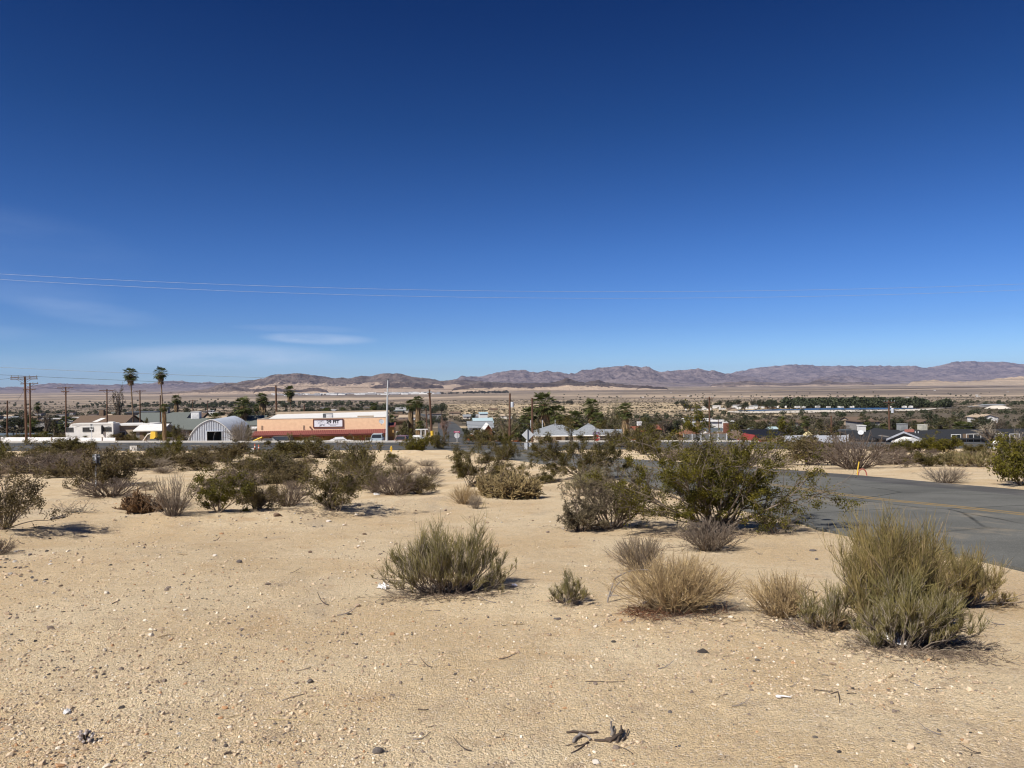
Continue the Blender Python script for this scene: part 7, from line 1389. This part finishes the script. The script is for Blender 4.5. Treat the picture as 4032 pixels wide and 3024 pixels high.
# litter
M_PAPER = mat('white_litter', (.80,.79,.77), .7, (.70,.69,.67), 8); M_FOIL = mat('silver_foil', (.55,.57,.62), .3, (.30,.32,.36), 12, metal=.6, spec=.6); M_GRNL = mat('green_white_litter', (.40,.60,.50), .7, (.75,.74,.70), 14)
def crumple(name, label, cat, px, py, wpx, hpx, m, seed, flat=.6):
    g = G(px, py); k = m_per_px(g.y); r = rs(seed); n = 9; u, v = np.meshgrid(np.linspace(-1, 1, n), np.linspace(-1, 1, n), indexing='ij'); h = np.abs(r.randn(n, n))*.35 + .25*(1 - u*u)*(1 - v*v)
    V = np.stack([(u + r.uniform(-.12, .12, (n, n)))*wpx/2*k, (v + r.uniform(-.12, .12, (n, n)))*wpx/2*k*flat, h*hpx*k*.75 + .004], -1); i = np.arange(n*n).reshape(n, n)
    keep = r.rand(n - 1, n - 1) > .1; f = np.stack([i[:-1, :-1], i[1:, :-1], i[1:, 1:], i[:-1, 1:]], -1)[keep]; mb = MB().add(V.reshape(-1, 3), f); o = mb.build(name, m, loc=g); o.rotation_euler = (0, 0, r.uniform(0, 3)); md = o.modifiers.new('thick', 'SOLIDIFY'); md.thickness = .003; tag(o, label, cat); return o
# the sheet under the right bush: one sharp fold standing up
g = G(3545, 2545); k = m_per_px(g.y); A = lambda a, b, y=0.0: (g.x + (a - 3545)*k, g.y + y, g.z + (2545 - b)*k)
mb = MB().add([A(3492,2528,.10), A(3520,2535,.02), A(3545,2520,.06), A(3575,2540,-.03), A(3568,2503,.12), A(3542,2512,.14), A(3500,2515,.16), A(3578,2545,-.05)], [[0,1,2,6],[1,3,4,2],[2,4,5,6],[1,7,3,1]][:3]); o = mb.build('plastic_sheet', M_PAPER); md = o.modifiers.new('thick', 'SOLIDIFY'); md.thickness = .003; tag(o, 'creased white plastic sheet at the foot of the sprawling green broom bush', 'litter')
for a in [('plastic_bag','white plastic bag caught at the left end of the wide broom bush','litter',1510,2318,46,34,M_PAPER,1),('plastic_scrap','crumpled white plastic lump on the lower left sand','litter',264,2808,42,20,M_PAPER,2),('paper_scrap','white crumpled paper in front of the bushy tan cholla','litter',2078,1955,24,16,M_PAPER,3),('paper_scrap','white scrap at the left foot of the bushy tan cholla','litter',1930,1918,12,18,M_PAPER,4),('paper_scrap','white scrap in the hollow left of the purple-brown bush','litter',1484,1950,26,14,M_PAPER,5),
  ('foil_wrapper','silver wrapper under the right side of the big straw-coloured brush','litter',2776,2400,38,22,M_FOIL,6),('foil_wrapper','small silver wrapper under the left side of the big straw-coloured brush','litter',2542,2378,24,14,M_FOIL,7),('paper_scrap','white strip left of the largest creosote foot','litter',2617,2027,34,9,M_PAPER,8),('paper_scrap','white scrap under the dark thorn bush','litter',2345,2074,16,10,M_PAPER,9),('paper_scrap','white scrap at the right foot of the largest creosote','litter',3058,2084,14,12,M_PAPER,10),
  ('paper_scrap','white scrap beside the straw-coloured clump on the right','litter',3084,2412,20,14,M_PAPER,11),('paper_scrap','white paper lying flat between the right clump and the sparse broom','litter',3242,2450,44,12,M_PAPER,12),('paper_litter','green and white litter in the low broom bush by the asphalt','litter',3752,2362,46,26,M_GRNL,13),('paper_litter','white litter right of the green and white one','litter',3836,2362,40,26,M_PAPER,14),('paper_scrap','white scrap at the far right end of the low broom bush','litter',3912,2336,16,16,M_PAPER,15),('foil_wrapper','blue-white wrapper at the right end of the wide broom bush','litter',2024,2310,22,16,mat('blue_wrapper', (.30,.33,.62), .4, (.7,.7,.75), 16),16),('rag','grey rag in the flat tangle of dry twigs','litter',303,2018,40,9,mat('grey_rag', (.20,.21,.20), .9),17)]:
    crumple(*a)
g = G(1756, 2322); k = m_per_px(g.y); t = thing('bottle', 'dark bottle with a pale label leaning at the front of the wide broom bush', 'litter', g, .4); t.rotation_euler = (.25, -.3, .4); MB().lathe([(4*k, 0), (10*k, .5*k), (10*k, 17*k), (5*k, 24*k), (5*k, 30*k), (.5*k, 30*k)], 14).build('bottle_body', M_BLK, t, True); MB().lathe([(10.2*k, 4*k), (10.2*k, 14*k)], 14).build('bottle_label', M_PAPER, t)
a = np.linspace(0, PI*1.1, 10); g = G(3087, 2750); k = m_per_px(g.y); pts = [(g.x + 26*k, g.y - .01), (g.x, g.y + .005), (g.x - 20*k, g.y + .014)] + [(g.x - 24*k - 5*k*math.sin(q), g.y + .014 - .022*(1 - math.cos(q))/2) for q in a[1:]] + [(g.x - 14*k, g.y - .012)]
mb = MB().tubes(np.array([[(x, y, g.z + .012) for x, y in pts]]), .0045, 7); tag(mb.build('plastic_hook', M_PAPER, smooth=True), 'white plastic hook lying on the right-hand sand', 'litter')
r = rs(91); g = G(335, 2925); k = m_per_px(g.y); t = thing('seed_head', 'dry whitish seed head with a stalk at the lower left', 'dry plant', g); mb = MB(); c = np.stack([r.uniform(-26, 26, 16)*k, r.uniform(-.02, .03, 16), r.uniform(6, 52, 16)*k], 1)
for q in c: mb.lathe([(.1*k, -6*k), (7*k, -3*k), (8*k, 2*k), (2*k, 7*k)], 6, c=tuple(q))
mb.build('seed_pods', mat('whitish_pods', (.55,.50,.46), .8, (.22,.16,.13), 60), t); MB().tubes(grow(r, np.zeros((14, 3)), np.stack([r.uniform(-.4, .4, 14), r.uniform(-.3, .3, 14), np.ones(14)], 1), 40*k, 3, .1), .0018, 4).build('stems', M_DEADD, t); MB().tubes(smooth_line(np.array([(15*k, .03, 30*k), (60*k, .05, 22*k), (125*k, .05, 26*k)]), .01)[None], .0018, 5).build('stalk', M_DEADW, t)
# fallen bits below the big bushes
def floor_litter():
    r = rs(93); mb = MB()
    for px, py, w, n in ((1750,2350,300,700),(3600,2560,300,1200),(2700,2430,240,600),(2350,2085,160,400),(2800,2110,300,700),(3750,2590,280,900),(3180,2480,180,400),(1260,2030,140,250)):
        g = G(px, py); k = m_per_px(g.y); x = g.x + r.randn(n)*w*k*.45; y = g.y + r.randn(n)*.16 + .12; z = ground_z(x, y) + .004; P = np.stack([x, y, z], 1); D = r.randn(n, 3)*np.array([1, .8, .06]); mb.tubes(grow(r, P, D, r.uniform(.02, .12, n)*min(g.y/6, 1.5), 2, .2), .0016*min(g.y/6, 1.6), 3)
    tag(mb.build('fallen_twigs', mat('fallen_twig_bits', (.20,.15,.11), .95, (.10,.075,.055), 8, .5)), kind='stuff')
floor_litter()
